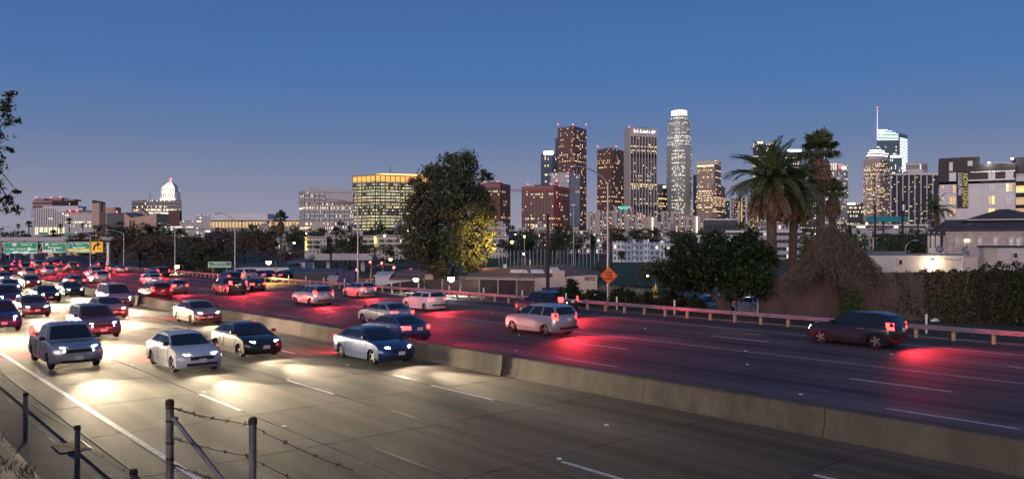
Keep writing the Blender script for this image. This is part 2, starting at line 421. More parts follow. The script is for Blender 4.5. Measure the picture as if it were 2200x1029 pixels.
mb = MB()      # cracks, skid marks and drips on the near lanes
for d in (7.0, 8.4, 10.4, 11.9, 13.8, 15.3, 17.2, 18.7, 9.4, 12.8, 16.3):
    t = rnd.uniform(-10, 0)
    while t < 70:
        L_ = rnd.uniform(.3, 5) if rnd.random() < .5 else rnd.uniform(.1, .5); w = rnd.uniform(.008, .05); a = d + rnd.uniform(-.3, .3)
        pts = [(t + L_ * i / 4, a + rnd.uniform(-.04, .04), w * rnd.uniform(.3, 1.2)) for i in range(5)]
        for (t1, a1, w1), (t2, a2, w2) in zip(pts[:-1], pts[1:]): mb.quad(P(t1, a1 - w1, .0085), P(t1, a1 + w1, .0085), P(t2, a2 + w2, .0085), P(t2, a2 - w2, .0085))
        t += L_ + rnd.uniform(.5, 12)
o = mb.build('road_stains', m_tar, near); o['kind'] = 'stuff'
# median barrier, cast in bays
bar = thing('median_barrier', 'long low concrete wall between the two carriageways', 'barrier', P(10, 19.9))
prof = [(19.58, 0), (19.66, .10), (19.72, .30), (19.76, .70), (19.80, .74), (20.22, .74), (20.26, .70), (20.30, .30), (20.36, .10), (20.44, 0)]
def bay(t1, t2, pr, m, nm='barrier_bay'):
    mb = MB(); k = len(pr); tt = [t1, (t1 + t2) / 2, t2] if t2 > T0 else [t1, t2]
    for t in tt:
        for d, z in pr: mb.v.append(tuple(P(t, d, z)))
    for j in range(len(tt) - 1):
        for i in range(k - 1):
            a = j * k + i; mb.f.append((a, a + 1, a + k + 1, a + k)); mb.m.append(0)
    mb.f.append(tuple(range(k))); mb.m.append(0); e_ = (len(tt) - 1) * k; mb.f.append(tuple(range(e_ + k - 1, e_ - 1, -1))); mb.m.append(0)
    return mb.build(nm, m, bar)
m_b2 = speckled('barrier_patch', (.07, .06, .05), (.11, .097, .08), (.04, .036, .032), .8, 2.2, .88, .4, 30, drip=True)
t = -14.0; tp = TY(30.6, 19.7)
while t < 330:
    L_ = 6.1 if t < 120 else 20
    bay(t + .012, t + L_ - .012, prof, m_barrier if rnd.random() < .8 else m_b2); t += L_
pr2 = [(19.5, 0), (19.58, .32), (19.62, .76), (20.4, .76), (20.44, .32), (20.5, 0)]
for tt, w in ((tp, 1.4), (TY(8500 / (655 - HY), 19.7), 1.6)):
    o = bay(tt, tt + w, pr2, m_b2, 'lamp_plinth'); o['label'] = 'paler cast plinth section of the wall'
# scrawled tag on the barrier
gf = MB(); base_t = TY(8500 / (800 - HY), 19.66)
def gpt(a, z): return P(base_t - a, 19.70 - .0 + (.0 if z < .3 else .0), z) - n0 * (.004 + (.03 * (.7 - z) / .4 if z < .7 else 0))
for k in range(9):
    a = k * .17 - .6; pts = [gpt(a + rnd.uniform(-.06, .12), .30 + .33 * ((i % 2) if k % 2 else 1 - i % 2) * rnd.uniform(.6, 1)) for i in range(4)]
    gf.tube(pts, .012, 4)
o = gf.build('graffiti_scrawl', m_black, bar); o['kind'] = 'stuff'; o['label'] = 'black spray-paint scrawl on the wall face'
# guard rail with its blocks and posts
gr = thing('guard_rail', 'long steel guard rail on short posts edging the far carriageway', 'guard rail', P(60, 44.75))
TG = [t for t in np.arange(-14, 186, 3.81)]
wprof = [(0, .50), (.05, .53), (.05, .57), (0, .61), (0, .64), (.05, .68), (.05, .72), (0, .76), (-.012, .76), (.036, .715), (.036, .685), (-.014, .64), (-.014, .61), (.036, .565), (.036, .535), (-.012, .50)]
wprof = [(44.62 - a, z) for a, z in wprof]
for t1, t2 in zip(TG[:-1], TG[1:]):
    mb = MB(); k = len(wprof)
    for t in (t1, t2 + .0): 
        for d, z in wprof: mb.v.append(tuple(P(t, d, z)))
    for i in range(k): mb.f.append((i, k + i, k + (i + 1) % k, (i + 1) % k)); mb.m.append(0)
    mb.build('rail', m_rail, gr)
mb = MB(); mb.box((0, .02, .36), (.15, .16, .72)); pm = mb.mesh('post'); pm.materials.append(m_wood)
mb = MB(); mb.box((0, -.02, .63), (.13, .16, .32)); bm_ = mb.mesh('block'); bm_.materials.append(m_wood)
for i, t in enumerate(np.arange(-14, 186, 1.905)):
    o = link('post', pm, None, gr); o.location = P(t, 44.84) - wl(gr); dd, nn = PD(t); o.rotation_euler = (0, 0, math.atan2(nn.y, nn.x) - math.pi / 2)
# low dike and top of slope behind the rail
strip('asphalt_dike', 45.2, 45.7, .09, m_asph, ts=[t for t in TS if t < 190], parent=far, thick=.09)
v_ = strip('verge', 46.6, 50.5, -.015, m_dirt, ts=[t for t in TS if t < 190], kind='structure')
# white marker posts behind the rail
for k, (u, dd_) in enumerate([(523, 0), (555, 0), (590, 0), (620, 0), (657, 0), (695, 0), (740, 0), (788, 0), (841, 0), (899, 0), (965, 0), (1039, 0), (1122, 0), (1216, 0), (1325, 0), (1449, 0), (1990, 1)]):
    d = 45.9 + dd_ * 1.5; Y = F * d * 1 / (math.cos(TH) * (u + 360)); p = P(TY(Y, d), d)
    words = ['first', 'second', 'third', 'fourth', 'fifth', 'sixth', 'seventh', 'eighth', 'ninth', 'tenth', 'eleventh', 'twelfth', 'thirteenth', 'fourteenth', 'fifteenth', 'sixteenth']
    t_ = thing('marker_post', 'stubby white marker post behind guard rail, %s counting from the distant end' % words[k] if k < 16 else 'lone white marker post in front of ivy wall', 'marker post', p, 0, 'white marker posts behind the rail')
    mb = MB(); mb.box((0, 0, .55), (.11, .05, 1.1)); mb.build('post', m_wpost, t_, local=True)
    mb = MB(); mb.box((0, -.028, .95), (.075, .006, .16)); mb.build('reflector', mat('reflector', (.8, .8, .75), .2, var=0), t_, local=True)
# exit ramp swinging away under the overhead signs, and the gore between
def smooth_path(pts, n=10):
    pts = [Vector(p) for p in pts]; out = []
    for i in range(len(pts) - 1):
        p0, p1, p2, p3 = pts[max(i - 1, 0)], pts[i], pts[i + 1], pts[min(i + 2, len(pts) - 1)]
        for k in range(n):
            t = k / n; out.append(.5 * ((2 * p1) + (p2 - p0) * t + (2 * p0 - 5 * p1 + 4 * p2 - p3) * t * t + (3 * p1 - p0 - 3 * p2 + p3) * t ** 3))
    return out + [pts[-1]]
def gnd(u, v, z=0): Y = (CZ - z) * F / (v - HY); return W(u, v, Y)
RAMP = smooth_path([P(140, 41), P(170, 42.5), gnd(106, 571.5), gnd(141, 563), gnd(163, 557), gnd(196, 551.5), gnd(250, 547)])
mb = MB(); hw = 5.2; rl = []
for i, p in enumerate(RAMP):
    d = (RAMP[min(i + 1, len(RAMP) - 1)] - RAMP[max(i - 1, 0)]).normalized(); nn = Vector((d.y, -d.x, 0)); rl.append((p - nn * hw, p + nn * hw, d))
for (a, b, _), (c, d, _) in zip(rl[:-1], rl[1:]):
    up = Vector((0, 0, .006)); mb.quad(a + up, b + up, d + up, c + up)
rm_ = mb.build('exit_ramp', m_asph); rm_['kind'] = 'structure'
mb = MB()
for i in range(14, len(rl) - 1):
    if i % 2: continue
    p, q = rl[i][1] + rl[i][2] * 0, rl[i][1]; nn = (rl[i][1] - rl[i][0]).normalized()
gore = MB(); gl = [rl[i][0] for i in range(17, 44)]; ml = [P(190 + 6.2 * k, 46.4) for k in range(27)]
for k in range(26):
    h1 = 2.4 * math.sin(math.pi * min(1, k / 20)) ; h2 = 2.4 * math.sin(math.pi * min(1, (k + 1) / 20))
    for j in range(6):
        f1, f2 = j / 6, (j + 1) / 6; hh = lambda f, h: Vector((0, 0, h * math.sin(math.pi * f) + .002))
        gore.quad(ml[k].lerp(gl[k], f1) + hh(f1, h1), ml[k].lerp(gl[k], f2) + hh(f2, h1), ml[k + 1].lerp(gl[k + 1], f2) + hh(f2, h2), ml[k + 1].lerp(gl[k + 1], f1) + hh(f1, h2))
go = gore.build('gore_mound', mat('gore_asphalt', (.06, .058, .068), .8, var=.3, scale=.2), smooth=True); go['kind'] = 'structure'; go.name = 'terrain_mound'
# ------------------------------------------------------------------ fence at the foot of the bank
m_pipe = mat('fence_pipe', (.16, .155, .16), .55, .5, var=.4, scale=7, bump=.2)
fence = thing('wire_fence', 'steel post and barbed wire fence at the foot of the dark bank', 'fence', P(14, 3.8))
def fpost(u, vt, Y, dia, zb=0., cap=True):
    p = W(u, vt, Y); mb = MB(); r = dia / 2
    mb.cyl((p.x, p.y, zb - .05), (p.x, p.y, p.z - r), r, r, 12); o = mb.build('post', m_pipe, fence, smooth=True)
    mb = MB(); mb.tube([(p.x, p.y, p.z - r * 1.9), (p.x, p.y, p.z - r * .6), (p.x, p.y, p.z - r * .15), (p.x, p.y, p.z)], [r * 1.16, r * 1.16, r * .8, r * .25], 12)
    c = mb.build('cap', m_rust, o, smooth=True)
    return p
f1 = fpost(55, 842, 20.2, .11); f2 = fpost(166, 912, 16.5, .11); f3 = fpost(287, 1005, 13.3, .11)
p4 = fpost(365, 856, 8.4, .078, 1.5); p5 = fpost(543, 895, 7.9, .075, 1.5)
mb = MB(); q = W(374, 900, 8.4); mb.cyl(q, W(488, 1042, 8.2), .026, .026, 10); mb.cyl(q + Vector((-.05, 0, .01)), q + Vector((.03, 0, -.01)), .034, .034, 10); mb.build('brace', m_pipe, fence, smooth=True)
for z in (.08, .22, .45, .62):
    mb = MB(); p = Vector((p4.x, p4.y, p4.z - z)); mb.cyl(p, p + Vector((0, 0, -.028)), .043, .043, 12); mb.build('clamp', m_rust, fence, smooth=True)
def wire(a, b, sag, barbs=0, twist=0, r=.0045):
    a, b = Vector(a), Vector(b); mb = MB(); pts = []
    n_ = 14
    for i in range(n_ + 1):
        f = i / n_; p = a.lerp(b, f); p.z -= sag * 4 * f * (1 - f); p.z += rnd.uniform(-.004, .004); pts.append(p)
    mb.tube(pts, r, 5)
    for k in range(barbs):
        f = (k + .5) / barbs + rnd.uniform(-.03, .03); p = a.lerp(b, f); p.z -= sag * 4 * f * (1 - f)
        for j in range(3):
            d = Vector((rnd.uniform(-1, 1), rnd.uniform(-1, 1), rnd.uniform(-1, 1))).normalized() * .028; mb.tube([p - d, p + d], .004, 4)
    if twist:
        d = (b - a).normalized(); L_ = (b - a).length; q = []
        for i in range(40):
            p = a + d * (L_ * twist * i / 40); p.z -= sag * 4 * (twist * i / 40); q.append(p + Vector((0, 0, .013)) * math.sin(i * 1.1) + Vector((.0, .013, 0)) * math.cos(i * 1.1))
        mb.tube(q, .0045, 4)
    return mb.build('wire', m_rust, fence)
for v4, v5, tw in ((874, 912, .45), (938, 980, .4), (995, 1050, .5)):
    wire(W(368, v4, 8.4), W(543, v5, 7.9), .02, 5, tw)
for v5, v6 in ((915, 1010), (985, 1080)): wire(W(543, v5, 7.9), W(760, v6, 7.0), .02, 4)
wire(f1 - Vector((0, 0, .2)), f2 - Vector((0, 0, .15)), .05); wire(f1 - Vector((0, 0, .6)), f2 - Vector((0, 0, .5)), .16)
wire(f2 - Vector((0, 0, .15)), f3 - Vector((0, 0, .1)), .10, 3); wire(f2 - Vector((0, 0, .3)), f3 + Vector((0, 0, -.15)), .05)
wire(W(-60, 800, 24), f1 - Vector((0, 0, .2)), .05); wire(W(-60, 850, 24), f1 - Vector((0, 0, .6)), .1); wire(f3 - Vector((0, 0, .1)), W(365, 1060, 11.5), .05, 2)
# dry weeds on the bank
def blades(name, n_, place, h, m, seed, w=.012):
    r_ = np.random.default_rng(seed); V = []; Fc = []
    for i in range(n_):
        x, y, z = place(r_); a = r_.uniform(0, 6.28); l = h * r_.uniform(.4, 1.2); lx, ly = r_.normal(0, .45, 2) * l
        dx, dy = math.cos(a) * w, math.sin(a) * w; k = len(V)
        V += [(x - dx, y - dy, z), (x + dx, y + dy, z), (x + lx * .5 + dx * .6, y + ly * .5 + dy * .6, z + l * .65), (x + lx, y + ly, z + l)]
        Fc += [(k, k + 1, k + 2), (k, k + 2, k + 3)]
    me = bpy.data.meshes.new(name); me.from_pydata(V, [], Fc); return link(name, me, m)
m_dry = leafmat('dry_weed', (.07, .05, .025), (.17, .12, .06), .8, .1)
def bankp(r_):
    t = r_.uniform(-8, 40); d = r_.uniform(-.5, 3.3); z = min((3.42 - d) * .85, 2.3)
    z *= 1 - .3 * sm(10, 50, t); return tuple(P(t, d, z - .03))
wdz = blades('dry_weeds', 5200, bankp, .20, m_dry, 3); tag(wdz, 'dry straggling weeds on the dark bank by the fence', 'weeds', kind='stuff')
def vergep(r_):
    t = r_.uniform(-12, 60); d = r_.uniform(46.8, 52.5); return tuple(P(t, d, -.03))
wd2 = blades('verge_weeds', 1500, vergep, .25, m_dry, 4, .015); tag(wd2, 'sparse dry weeds on the verge behind the guard rail', 'weeds', kind='stuff')
for k, (u, v, s, lab) in enumerate([(2008, 690, .35, 'crumpled white bag of litter under the ivy wall'), (1992, 686, .22, 'small scrap of white litter beside the lone marker post')]):
    p = gnd(u, v); mb = MB(); bm = bmesh.new(); bmesh.ops.create_icosphere(bm, subdivisions=2, radius=s)
    for vv in bm.verts: vv.co *= rnd.uniform(.6, 1.1); vv.co.z = max(vv.co.z * .5, -.05) + .05
    me = bpy.data.meshes.new('litter'); bm.to_mesh(me); bm.free(); o = link('litter', me, m_wpost); o.location = p; tag(o, lab, 'litter')
# ================================================================== BUILDINGS
m_roof = mat('flat_roof', (.10, .10, .11), .9, var=.3, scale=.2)
m_beacon = emit('red_beacon', (1, .06, .05), 9)
m_signw = emit('lit_sign_white', (1, .97, .95), 3.2)
def foot(us, Y, dY, depth=None):
    if len(us) == 3:
        p0 = Vector((WX(us[0], Y + dY[0]), Y + dY[0])); p1 = Vector((WX(us[1], Y), Y)); p2 = Vector((WX(us[2], Y + dY[1]), Y + dY[1]))
        return [p0, p1, p2, p0 + p2 - p1]
    a, b = Vector((WX(us[0], Y), Y)), Vector((WX(us[1], Y), Y)); d = depth or (b - a).length * .8; sk = Vector(((a.x + b.x) / 2 / Y * d, d))
    return [a, b, b + sk, a + sk]
def block(parent, name, fp, z0, z1, m, cols, floors, roof=m_roof, v0=0):
    """walls with window UVs, plus a roof slab"""
    mb = MB(); k = len(fp); s = v0 * .37
    for i in range(k):
        a, b = fp[i], fp[(i + 1) % k]; c = cols[i % len(cols)]
        mb.quad((a.x, a.y, z0), (b.x, b.y, z0), (b.x, b.y, z1), (a.x, a.y, z1), 0, [(s, 0), (s + c, 0), (s + c, floors), (s, floors)]); s += c + 3
    o = mb.build(name, m, parent)
    mb = MB(); mb.prism([tuple(p) for p in fp], z1 - .3, z1 + .02); mb.build('roof', roof, parent)
    return o
def tower(name, label, us, vt, Y, m, cols, floors, vb=524, dY=(60, 60), cat='tower', depth=None, base=None, group=None, roofbox=None):
    fp = foot(us, Y, dY, depth); c = sum(fp, Vector((0, 0))) / len(fp); z1 = WZ(vt, Y)
    z0 = min(terrain(p.x, p.y) for p in fp) - .5
    t = thing(name, label, cat, (c.x, c.y, z0), 0, group)
    nf = floors * (z1 - z0) / max(1., z1 - WZ(vb, Y))
    block(t, 'facade', fp, z0, z1, m, cols, nf)
    if roofbox:
        h = roofbox / F * Y; q = [c + (p - c) * .5 for p in fp]; mb = MB(); mb.prism([tuple(p) for p in q], z1, z1 + h); mb.build('plant_room', m_roof, t)
    t['z1'] = z1; return t, fp, z0, z1
def beacon(t, u, v, Y, r=1.6):
    p = W(u, v, Y); s = r * Y / 1500; mb = MB(); mb.cyl(p - Vector((0, 0, s * 2.2)), p - Vector((0, 0, s * .5)), s * .25, n=5)
    bm = MB(); bm.cyl(p - Vector((0, 0, s * .6)), p + Vector((0, 0, s * .6)), s * .7, s * .5, 7); o = mb.build('mast', m_dark, t); bm.build('beacon_light', m_beacon, o)
# --- downtown towers
br = facade('brown_granite_windows', (.20, .10, .09), (.035, .03, .035), .30, 1.7, (1, .66, .28), (1, .85, .55), .3, .20, .28, .82, .6, seed=1)
t, fp, z0, z1 = tower('office_tower', 'tallest red-brown granite office tower with small square windows', (1198, 1232, 1260), 271, 1500, br, (17, 14), 54, dY=(26, 46), roofbox=3)
for u in (1199, 1231, 1259): beacon(t, u, 268, 1490)
br2 = facade('brown_granite_windows_b', (.17, .09, .083), (.03, .028, .035), .26, 1.6, (1, .64, .26), (1, .85, .55), .3, .20, .28, .82, .6, seed=2)
t, fp, z0, z1 = tower('office_tower', 'lower red-brown granite tower hard against the pale tower with roof sign', (1283, 1314, 1342), 319, 1560, br2, (17, 14), 42, dY=(24, 46), roofbox=4)
for u in (1284, 1324): beacon(t, u, 315, 1550)
gl = facade('blue_glass_windows', (.05, .07, .10), (.05, .075, .12), .18, 1.5, (1, .75, .4), (1, .95, .8), .5, .08, .12, .92, .8, .2, .12, seed=3)
t, fp, z0, z1 = tower('glass_tower', 'dark blue glass tower with lit sign, behind the tallest brown tower', (1162, 1187, 1203), 330, 1620, gl, (12, 8), 40, dY=(10, 30))
mb = MB(); p = W(1172, 333, 1612); mb.box((p.x + 6, p.y, p.z + 4), (20, 1, 7), rz=-.3); mb.build('roof_sign', m_signw, t)
t, fp, z0, z1 = tower('glass_tower', 'narrow blue-lit glass tower edge peeping past the tallest brown tower', (1193, 1204), 297, 1700, gl, (4,), 45, depth=30)
wr = facade('white_frame_windows', (.62, .60, .62), (.16, .17, .20), .10, 1.3, (1, .7, .4), (1, .9, .7), .5, .2, .12, .88, .4, seed=4)
t, fp, z0, z1 = tower('residential_tower', 'pale white-framed residential tower standing before the brown tower', (1183, 1222, 1246), 370, 1080, wr, (15, 9), 30, dY=(14, 26), roofbox=3)
beacon(t, 1221, 371, 1078)
# pale grey tower with projecting columns and lit sign
bo = facade('grey_tower_windows', (.10, .09, .09), (.05, .055, .06), .36, 1.6, (1, .72, .34), (1, .88, .6), .4, .10, .22, .80, .75, seed=5)
t, fp, z0, z1 = tower('office_tower', 'tall pale grey tower with vertical ribs and white lit lettering at its top', (1341, 1354, 1411), 274, 1500, bo, (6, 27), 55, dY=(34, 20), roofbox=3)
m_rib = mat('pale_granite', (.48, .44, .43), .7, var=.08)
zt_ = WZ(292, 1500)
def along(a, b, f, off):
    d = (b - a).normalized(); nn = Vector((d.y, -d.x)); return a.lerp(b, f) + nn * off
for i in range(10):
    p = along(fp[1], fp[2], i / 9, .6); mb = MB(); mb.box((p.x, p.y, (z0 + z1) / 2), (1.5, 1.6, z1 - z0), rz=math.atan2((fp[2] - fp[1]).y, (fp[2] - fp[1]).x)); mb.build('rib', m_rib, t)
mb = MB(); d_ = fp[2] - fp[1]; c_ = along(fp[1], fp[2], .5, .35); mb.box((c_.x, c_.y, (zt_ + z1) / 2), (d_.length, 1.2, z1 - zt_ + .5), rz=math.atan2(d_.y, d_.x)); mb.build('sign_band', m_rib, t)
mb = MB(); d2 = fp[1] - fp[0]; c2 = along(fp[0], fp[1], .5, .35); mb.box((c2.x, c2.y, (z0 + z1) / 2), (d2.length - 1, 1.2, z1 - z0), rz=math.atan2(d2.y, d2.x)); mb.build('blank_side_wall', m_rib, t)
for vv in (334, 446):
    mb = MB(); c_ = along(fp[1], fp[2], .5, .25); zz = WZ(vv, 1500); mb.box((c_.x, c_.y, zz), (d_.length - 2, .8, 7), rz=math.atan2(d_.y, d_.x)); mb.build('louvre_band', m_black, t)
rz_ = math.atan2(d_.y, d_.x); p = along(fp[1], fp[2], .42, 1.3); text('Bank of America', 9, m_signw, t, (p.x, p.y, WZ(281.5, 1500)), (R(90), 0, rz_), False, fit=35)
q = along(fp[1], fp[2], .85, 1.3); mb = MB(); ux = d_.normalized()
for k in range(4):
    o0 = q + ux * (-4 + k * 1.5); zz = WZ(281.5, 1500); f_ = lambda a, z: (o0.x + ux.x * a, o0.y + ux.y * a, zz + z)
    mb.quad(f_(0, -1), f_(2.5, -3 + .4 * k), f_(3.6, -1.4 + .5 * k), f_(1.2, 1.4)); mb.quad(f_(2.2, 2.2 - .2 * k), f_(3.3, .2), f_(4.4, 1.2), f_(3.4, 2.9 - .2 * k))
mb.build('flag_emblem', m_signw, t); beacon(t, 1352, 273, 1490)
sm_ = facade('bronze_windows', (.10, .06, .05), (.04, .035, .04), .42, 1.6, (1, .66, .3), (1, .85, .6), .2, .05, .3, .75, .8, seed=6)
t, fp, z0, z1 = tower('office_tower', 'slim bronze tower squeezed between pale ribbed tower and round-topped tower', (1411, 1424, 1433), 396, 1700, sm_, (8, 6), 24, dY=(6, 20))
mb = MB(); p = W(1427, 402, 1690); mb.box((p.x, p.y - 3, p.z), (6, 1, 5)); mb.build('roof_sign', m_signw, t)
# round stepped tower with glowing crown
rt = facade('round_tower_windows', (.48, .50, .48), (.08, .10, .10), .46, 1.7, (1, .86, .52), (.95, 1, .82), .6, .20, .22, .80, .75, seed=7)
Yr = 1790; cxr = WX(1459, Yr); t = thing('round_tower', 'tallest stepped round tower with glowing white crown', 'tower', (cxr, Yr, 20))
def ring(r, n, kk=0): return [Vector((cxr + r * (1 + kk * (i % 2)) * math.cos(2 * math.pi * i / n + .2), Yr + r * (1 + kk * (i % 2)) * math.sin(2 * math.pi * i / n + .2))) for i in range(n)]
px = Yr / F
for nm, r, va, vb_, fl in (('lower_shaft', 27, 528, 332, 54), ('middle_shaft', 24.5, 332, 262, 20), ('upper_shaft', 18, 262, 251, 3)):
    block(t, nm, ring(r * px, 16), WZ(va, Yr) - 8 if va == 528 else WZ(va, Yr), WZ(vb_, Yr), rt, (5,), fl, v0=nm.__len__())
for i in range(4):
    a = i * math.pi / 2 + .5; rr = 25.5 * px; mb = MB(); mb.box((cxr + rr * math.cos(a), Yr + rr * math.sin(a), (WZ(318, Yr) + 20) / 2), (7, 14, WZ(318, Yr) - 20), rz=a); mb.build('buttress', rt if False else mat('pale_stone', (.36, .37, .36), .7, var=.1), t)
mb = MB(); mb.prism([tuple(p) for p in ring(16.5 * px, 20)], WZ(251, Yr), WZ(239, Yr)); mb.build('glowing_crown', emit('crown_glow', (1, .98, .93), 2.6), t)
for i in range(16):
    a = 2 * math.pi * i / 16; mb = MB(); mb.box((cxr + 17 * px * math.cos(a), Yr + 17 * px * math.sin(a), WZ(245, Yr)), (1.4, 1.2, 13.6), rz=a); mb.build('crown_fin', mat('pale_stone', (.36, .37, .36)), t)
mb = MB(); mb.prism([tuple(p) for p in ring(17.4 * px, 20)], WZ(239.5, Yr), WZ(238, Yr)); mb.build('crown_rim', mat('pale_stone', (.36, .37, .36)), t)
# banded stepped tower
st = facade('banded_windows', (.34, .22, .17), (.05, .045, .05), .40, 1.7, (1, .66, .32), (1, .82, .55), .2, .0, .42, .80, .8, seed=8)
t, fp, z0, z1 = tower('office_tower', 'pink-brown banded tower with a stepped shoulder', (1497, 1535, 1549), 344, 1600, st, (20, 10), 36, dY=(16, 40))
block(t, 'shoulder', foot((1530, 1540, 1558), 1590, (6, 40)), z0, WZ(397, 1590), st, (6, 10), 26)
fpa = fp; mb = MB(); c_ = along(fpa[0], fpa[1], .5, .3); d_ = fpa[1] - fpa[0]; mb.box((c_.x, c_.y, WZ(350, 1600)), (d_.length, .9, 10), rz=math.atan2(d_.y, d_.x)); mb.build('parapet_band', m_rib, t)
mb = MB(); c_ = along(fpa[0], fpa[1], .5, .6); mb.box((c_.x, c_.y, WZ(356, 1600)), (d_.length - 2, .9, 2.2), rz=math.atan2(d_.y, d_.x)); mb.build('cornice_light', emit('cornice_light', (1, .72, .3), 2.2), t)
tower('office_tower', 'thin grey tower sliver beside the pink-brown banded tower', (1489, 1500), 376, 1750, gl, (5,), 30, depth=25)
tower('office_tower', 'small dark tower right after the pink-brown banded tower', (1558, 1568), 432, 1750, gl, (5,), 20, depth=25)
# --- concrete apartment slabs on the hill
ap = facade('hill_apartment_windows', (.20, .19, .20), (.05, .05, .06), .38, 1.6, (1, .66, .28), (1, .86, .6), .35, .16, .2, .85, .1, seed=9)
m_fin = mat('pale_concrete', (.40, .37, .38), .85, var=.1, scale=.3)
labs = ['lowest grey apartment slab beside the lamp post', 'grey apartment slab second from the lamp post', 'tall apartment slab carrying a teal roof sign', 'wide apartment slab in front of the ribbed pale tower', 'blank-ended slab with a vertical string of lights', 'short apartment slab below the round-topped tower', 'tall blank apartment slab before the round-topped tower', 'broad apartment slab beside the second light string', 'end slab with second vertical string of lights']
for k, (ul, ur, vt, Y, blank) in enumerate([(1263, 1283, 456, 720, 0), (1282, 1318, 453, 700, 0), (1319, 1358, 444, 690, 1), (1345, 1390, 466, 650, 0), (1389, 1412, 466, 640, 2), (1412, 1440, 477, 640, 0), (1420, 1457, 455, 690, 1), (1440, 1488, 464, 655, 0), (1487, 1504, 464, 645, 2)]):
    t, fp, z0, z1 = tower('apartment_block', labs[k], (ul, ur), vt, Y, ap, ((ur - ul) // 4,), 16, depth=22, cat='apartment block', group='grey hill apartments', vb=516)
    nb = 2 if blank == 2 else max(3, (ur - ul) // 8)
    if blank == 2:
        mb = MB(); mb.box(((fp[0].x + fp[1].x) / 2, Y - .5, (z0 + z1) / 2), (fp[1].x - fp[0].x, 1, z1 - z0)); mb.build('end_wall', m_fin, t)
        for i in range(13):
            mb = MB(); p = W((ul + ur) / 2 + 1.5, vt + 3 + i * 3.4, Y - 1.3); mb.box(tuple(p), (.7, .5, .9)); mb.build('stair_light', emit('stair_light', (1, .72, .38), 4), t)
    else:
        for i in range(nb):
            f = i / (nb - 1); w = 1.2 if i % 2 else 2.6; x = fp[0].x + w / 2 + (fp[1].x - fp[0].x - w) * f; mb = MB(); mb.box((x, Y - .7, (z0 + z1) / 2), (w, 1.4, z1 - z0 + .6)); mb.build('fin_wall', m_fin, t)
    if k == 2: mb = MB(); p = W(1340, 446.5, Y - 2); mb.box(tuple(p), (7.4, .6, 2.6)); mb.build('roof_sign', emit('teal_sign', (.05, .5, .5), 1.0), t)
# --- red-brown government pair with vertical piers
go_ = facade('pier_windows', (.14, .065, .062), (.03, .028, .035), .30, 2.0, (1, .80, .42), (1, .93, .7), .4, .12, .25, .78, .8, seed=10)
m_pier = mat('red_granite', (.25, .125, .115), .7, var=.1)
for lab, us, vt, Y, n1, n2, dY in [('red-brown pier-fronted office block half hidden by the eucalyptus', (1030, 1073, 1095), 394, 900, 14, 9, (12, 30)), ('wide red-brown pier-fronted office block behind the tower crane', (1122, 1189, 1222), 400, 860, 22, 12, (12, 30))]:
    t, fp, z0, z1 = tower('office_block', lab, us, vt, Y, go_, (n1, n2), 17, dY=dY, cat='office block', group='red-brown office pair', roofbox=5, vb=512)
    for (a, b), n_ in (((fp[0], fp[1]), n1), ((fp[1], fp[2]), n2)):
        for i in range(n_ + 1):
            p = along(a, b, i / n_, .35); mb = MB(); mb.box((p.x, p.y, (z0 + z1) / 2), (.75, 1.0, z1 - z0), rz=math.atan2((b - a).y, (b - a).x)); mb.build('pier', m_pier, t)
        c_ = along(a, b, .5, .5); mb = MB(); mb.box((c_.x, c_.y, z1 - 2.2), ((b - a).length, 1.1, 5), rz=math.atan2((b - a).y, (b - a).x)); mb.build('parapet_band', m_pier, t)
    for u in (us[0] + 12, us[1] - 4): beacon(t, u, vt - 4, Y, 1.6)
# --- glowing slab-floored office (water and power style) 
Yd = 900; t = thing('glass_office', 'brightly lit glass office of stacked floor slabs under an orange-lit roof storey', 'office block', (WX(838, Yd), Yd + 20, 18))
fp = foot((755, 805, 925), Yd, (22, 30)); c = sum(fp, Vector((0, 0))) / 4
dw = facade('lit_office_windows', (.06, .055, .04), (.05, .05, .04), .80, 1.7, (1, .82, .38), (.98, 1, .66), .5, .09, .42, .92, .45, seed=11)
z0, zt_, z1 = terrain(c.x, c.y) - 1, WZ(389, Yd), WZ(376, Yd); nfl = 16
block(t, 'facade', [c + (p - c) * .955 for p in fp], z0, zt_, dw, (14, 30), nfl * (zt_ - z0) / (zt_ - WZ(500, Yd)))
m_slab = mat('pale_slab', (.26, .24, .21), .7, var=.05)
for k in range(nfl + 1):
    z = zt_ - (zt_ - WZ(500, Yd)) * k / nfl; mb = MB(); mb.prism([tuple(p) for p in fp], z - .35, z + .35); mb.build('floor_slab', m_slab, t)
for (a, b), n_ in (((fp[0], fp[1]), 5), ((fp[1], fp[2]), 11)):
    a2, b2 = c + (a - c) * .965, c + (b - c) * .965
    for i in range(n_ + 1):
        p = a2.lerp(b2, i / n_); mb = MB(); mb.box((p.x, p.y, (z0 + z1) / 2), (.9, .9, z1 - z0)); mb.build('column', m_slab, t)
orange = emit('orange_soffit', (1, .44, .10), 1.2); q = [c + (p - c) * .955 for p in fp]; mb = MB(); mb.prism([tuple(p) for p in q], zt_ + .4, z1 - .5); mb.build('lit_roof_storey', orange, t)
mb = MB(); mb.prism([tuple(c + (p - c) * 1.0) for p in fp], z1 - .5, z1 + .6); mb.build('roof_slab', mat('dim_slab', (.25, .2, .14), .7, var=.05), t)
pf = foot((806, 822, 915), Yd + 10, (10, 14)); mb = MB(); mb.prism([tuple(p) for p in pf], z1 + .7, WZ(371, Yd)); mb.build('penthouse', emit('yellow_penthouse', (1, .72, .20), 1.35), t)
mb = MB(); mb.cyl(W(838, 372, Yd + 12), W(838, 358, Yd + 12), .5, .3, 6); mb.build('roof_mast', m_dark, t)
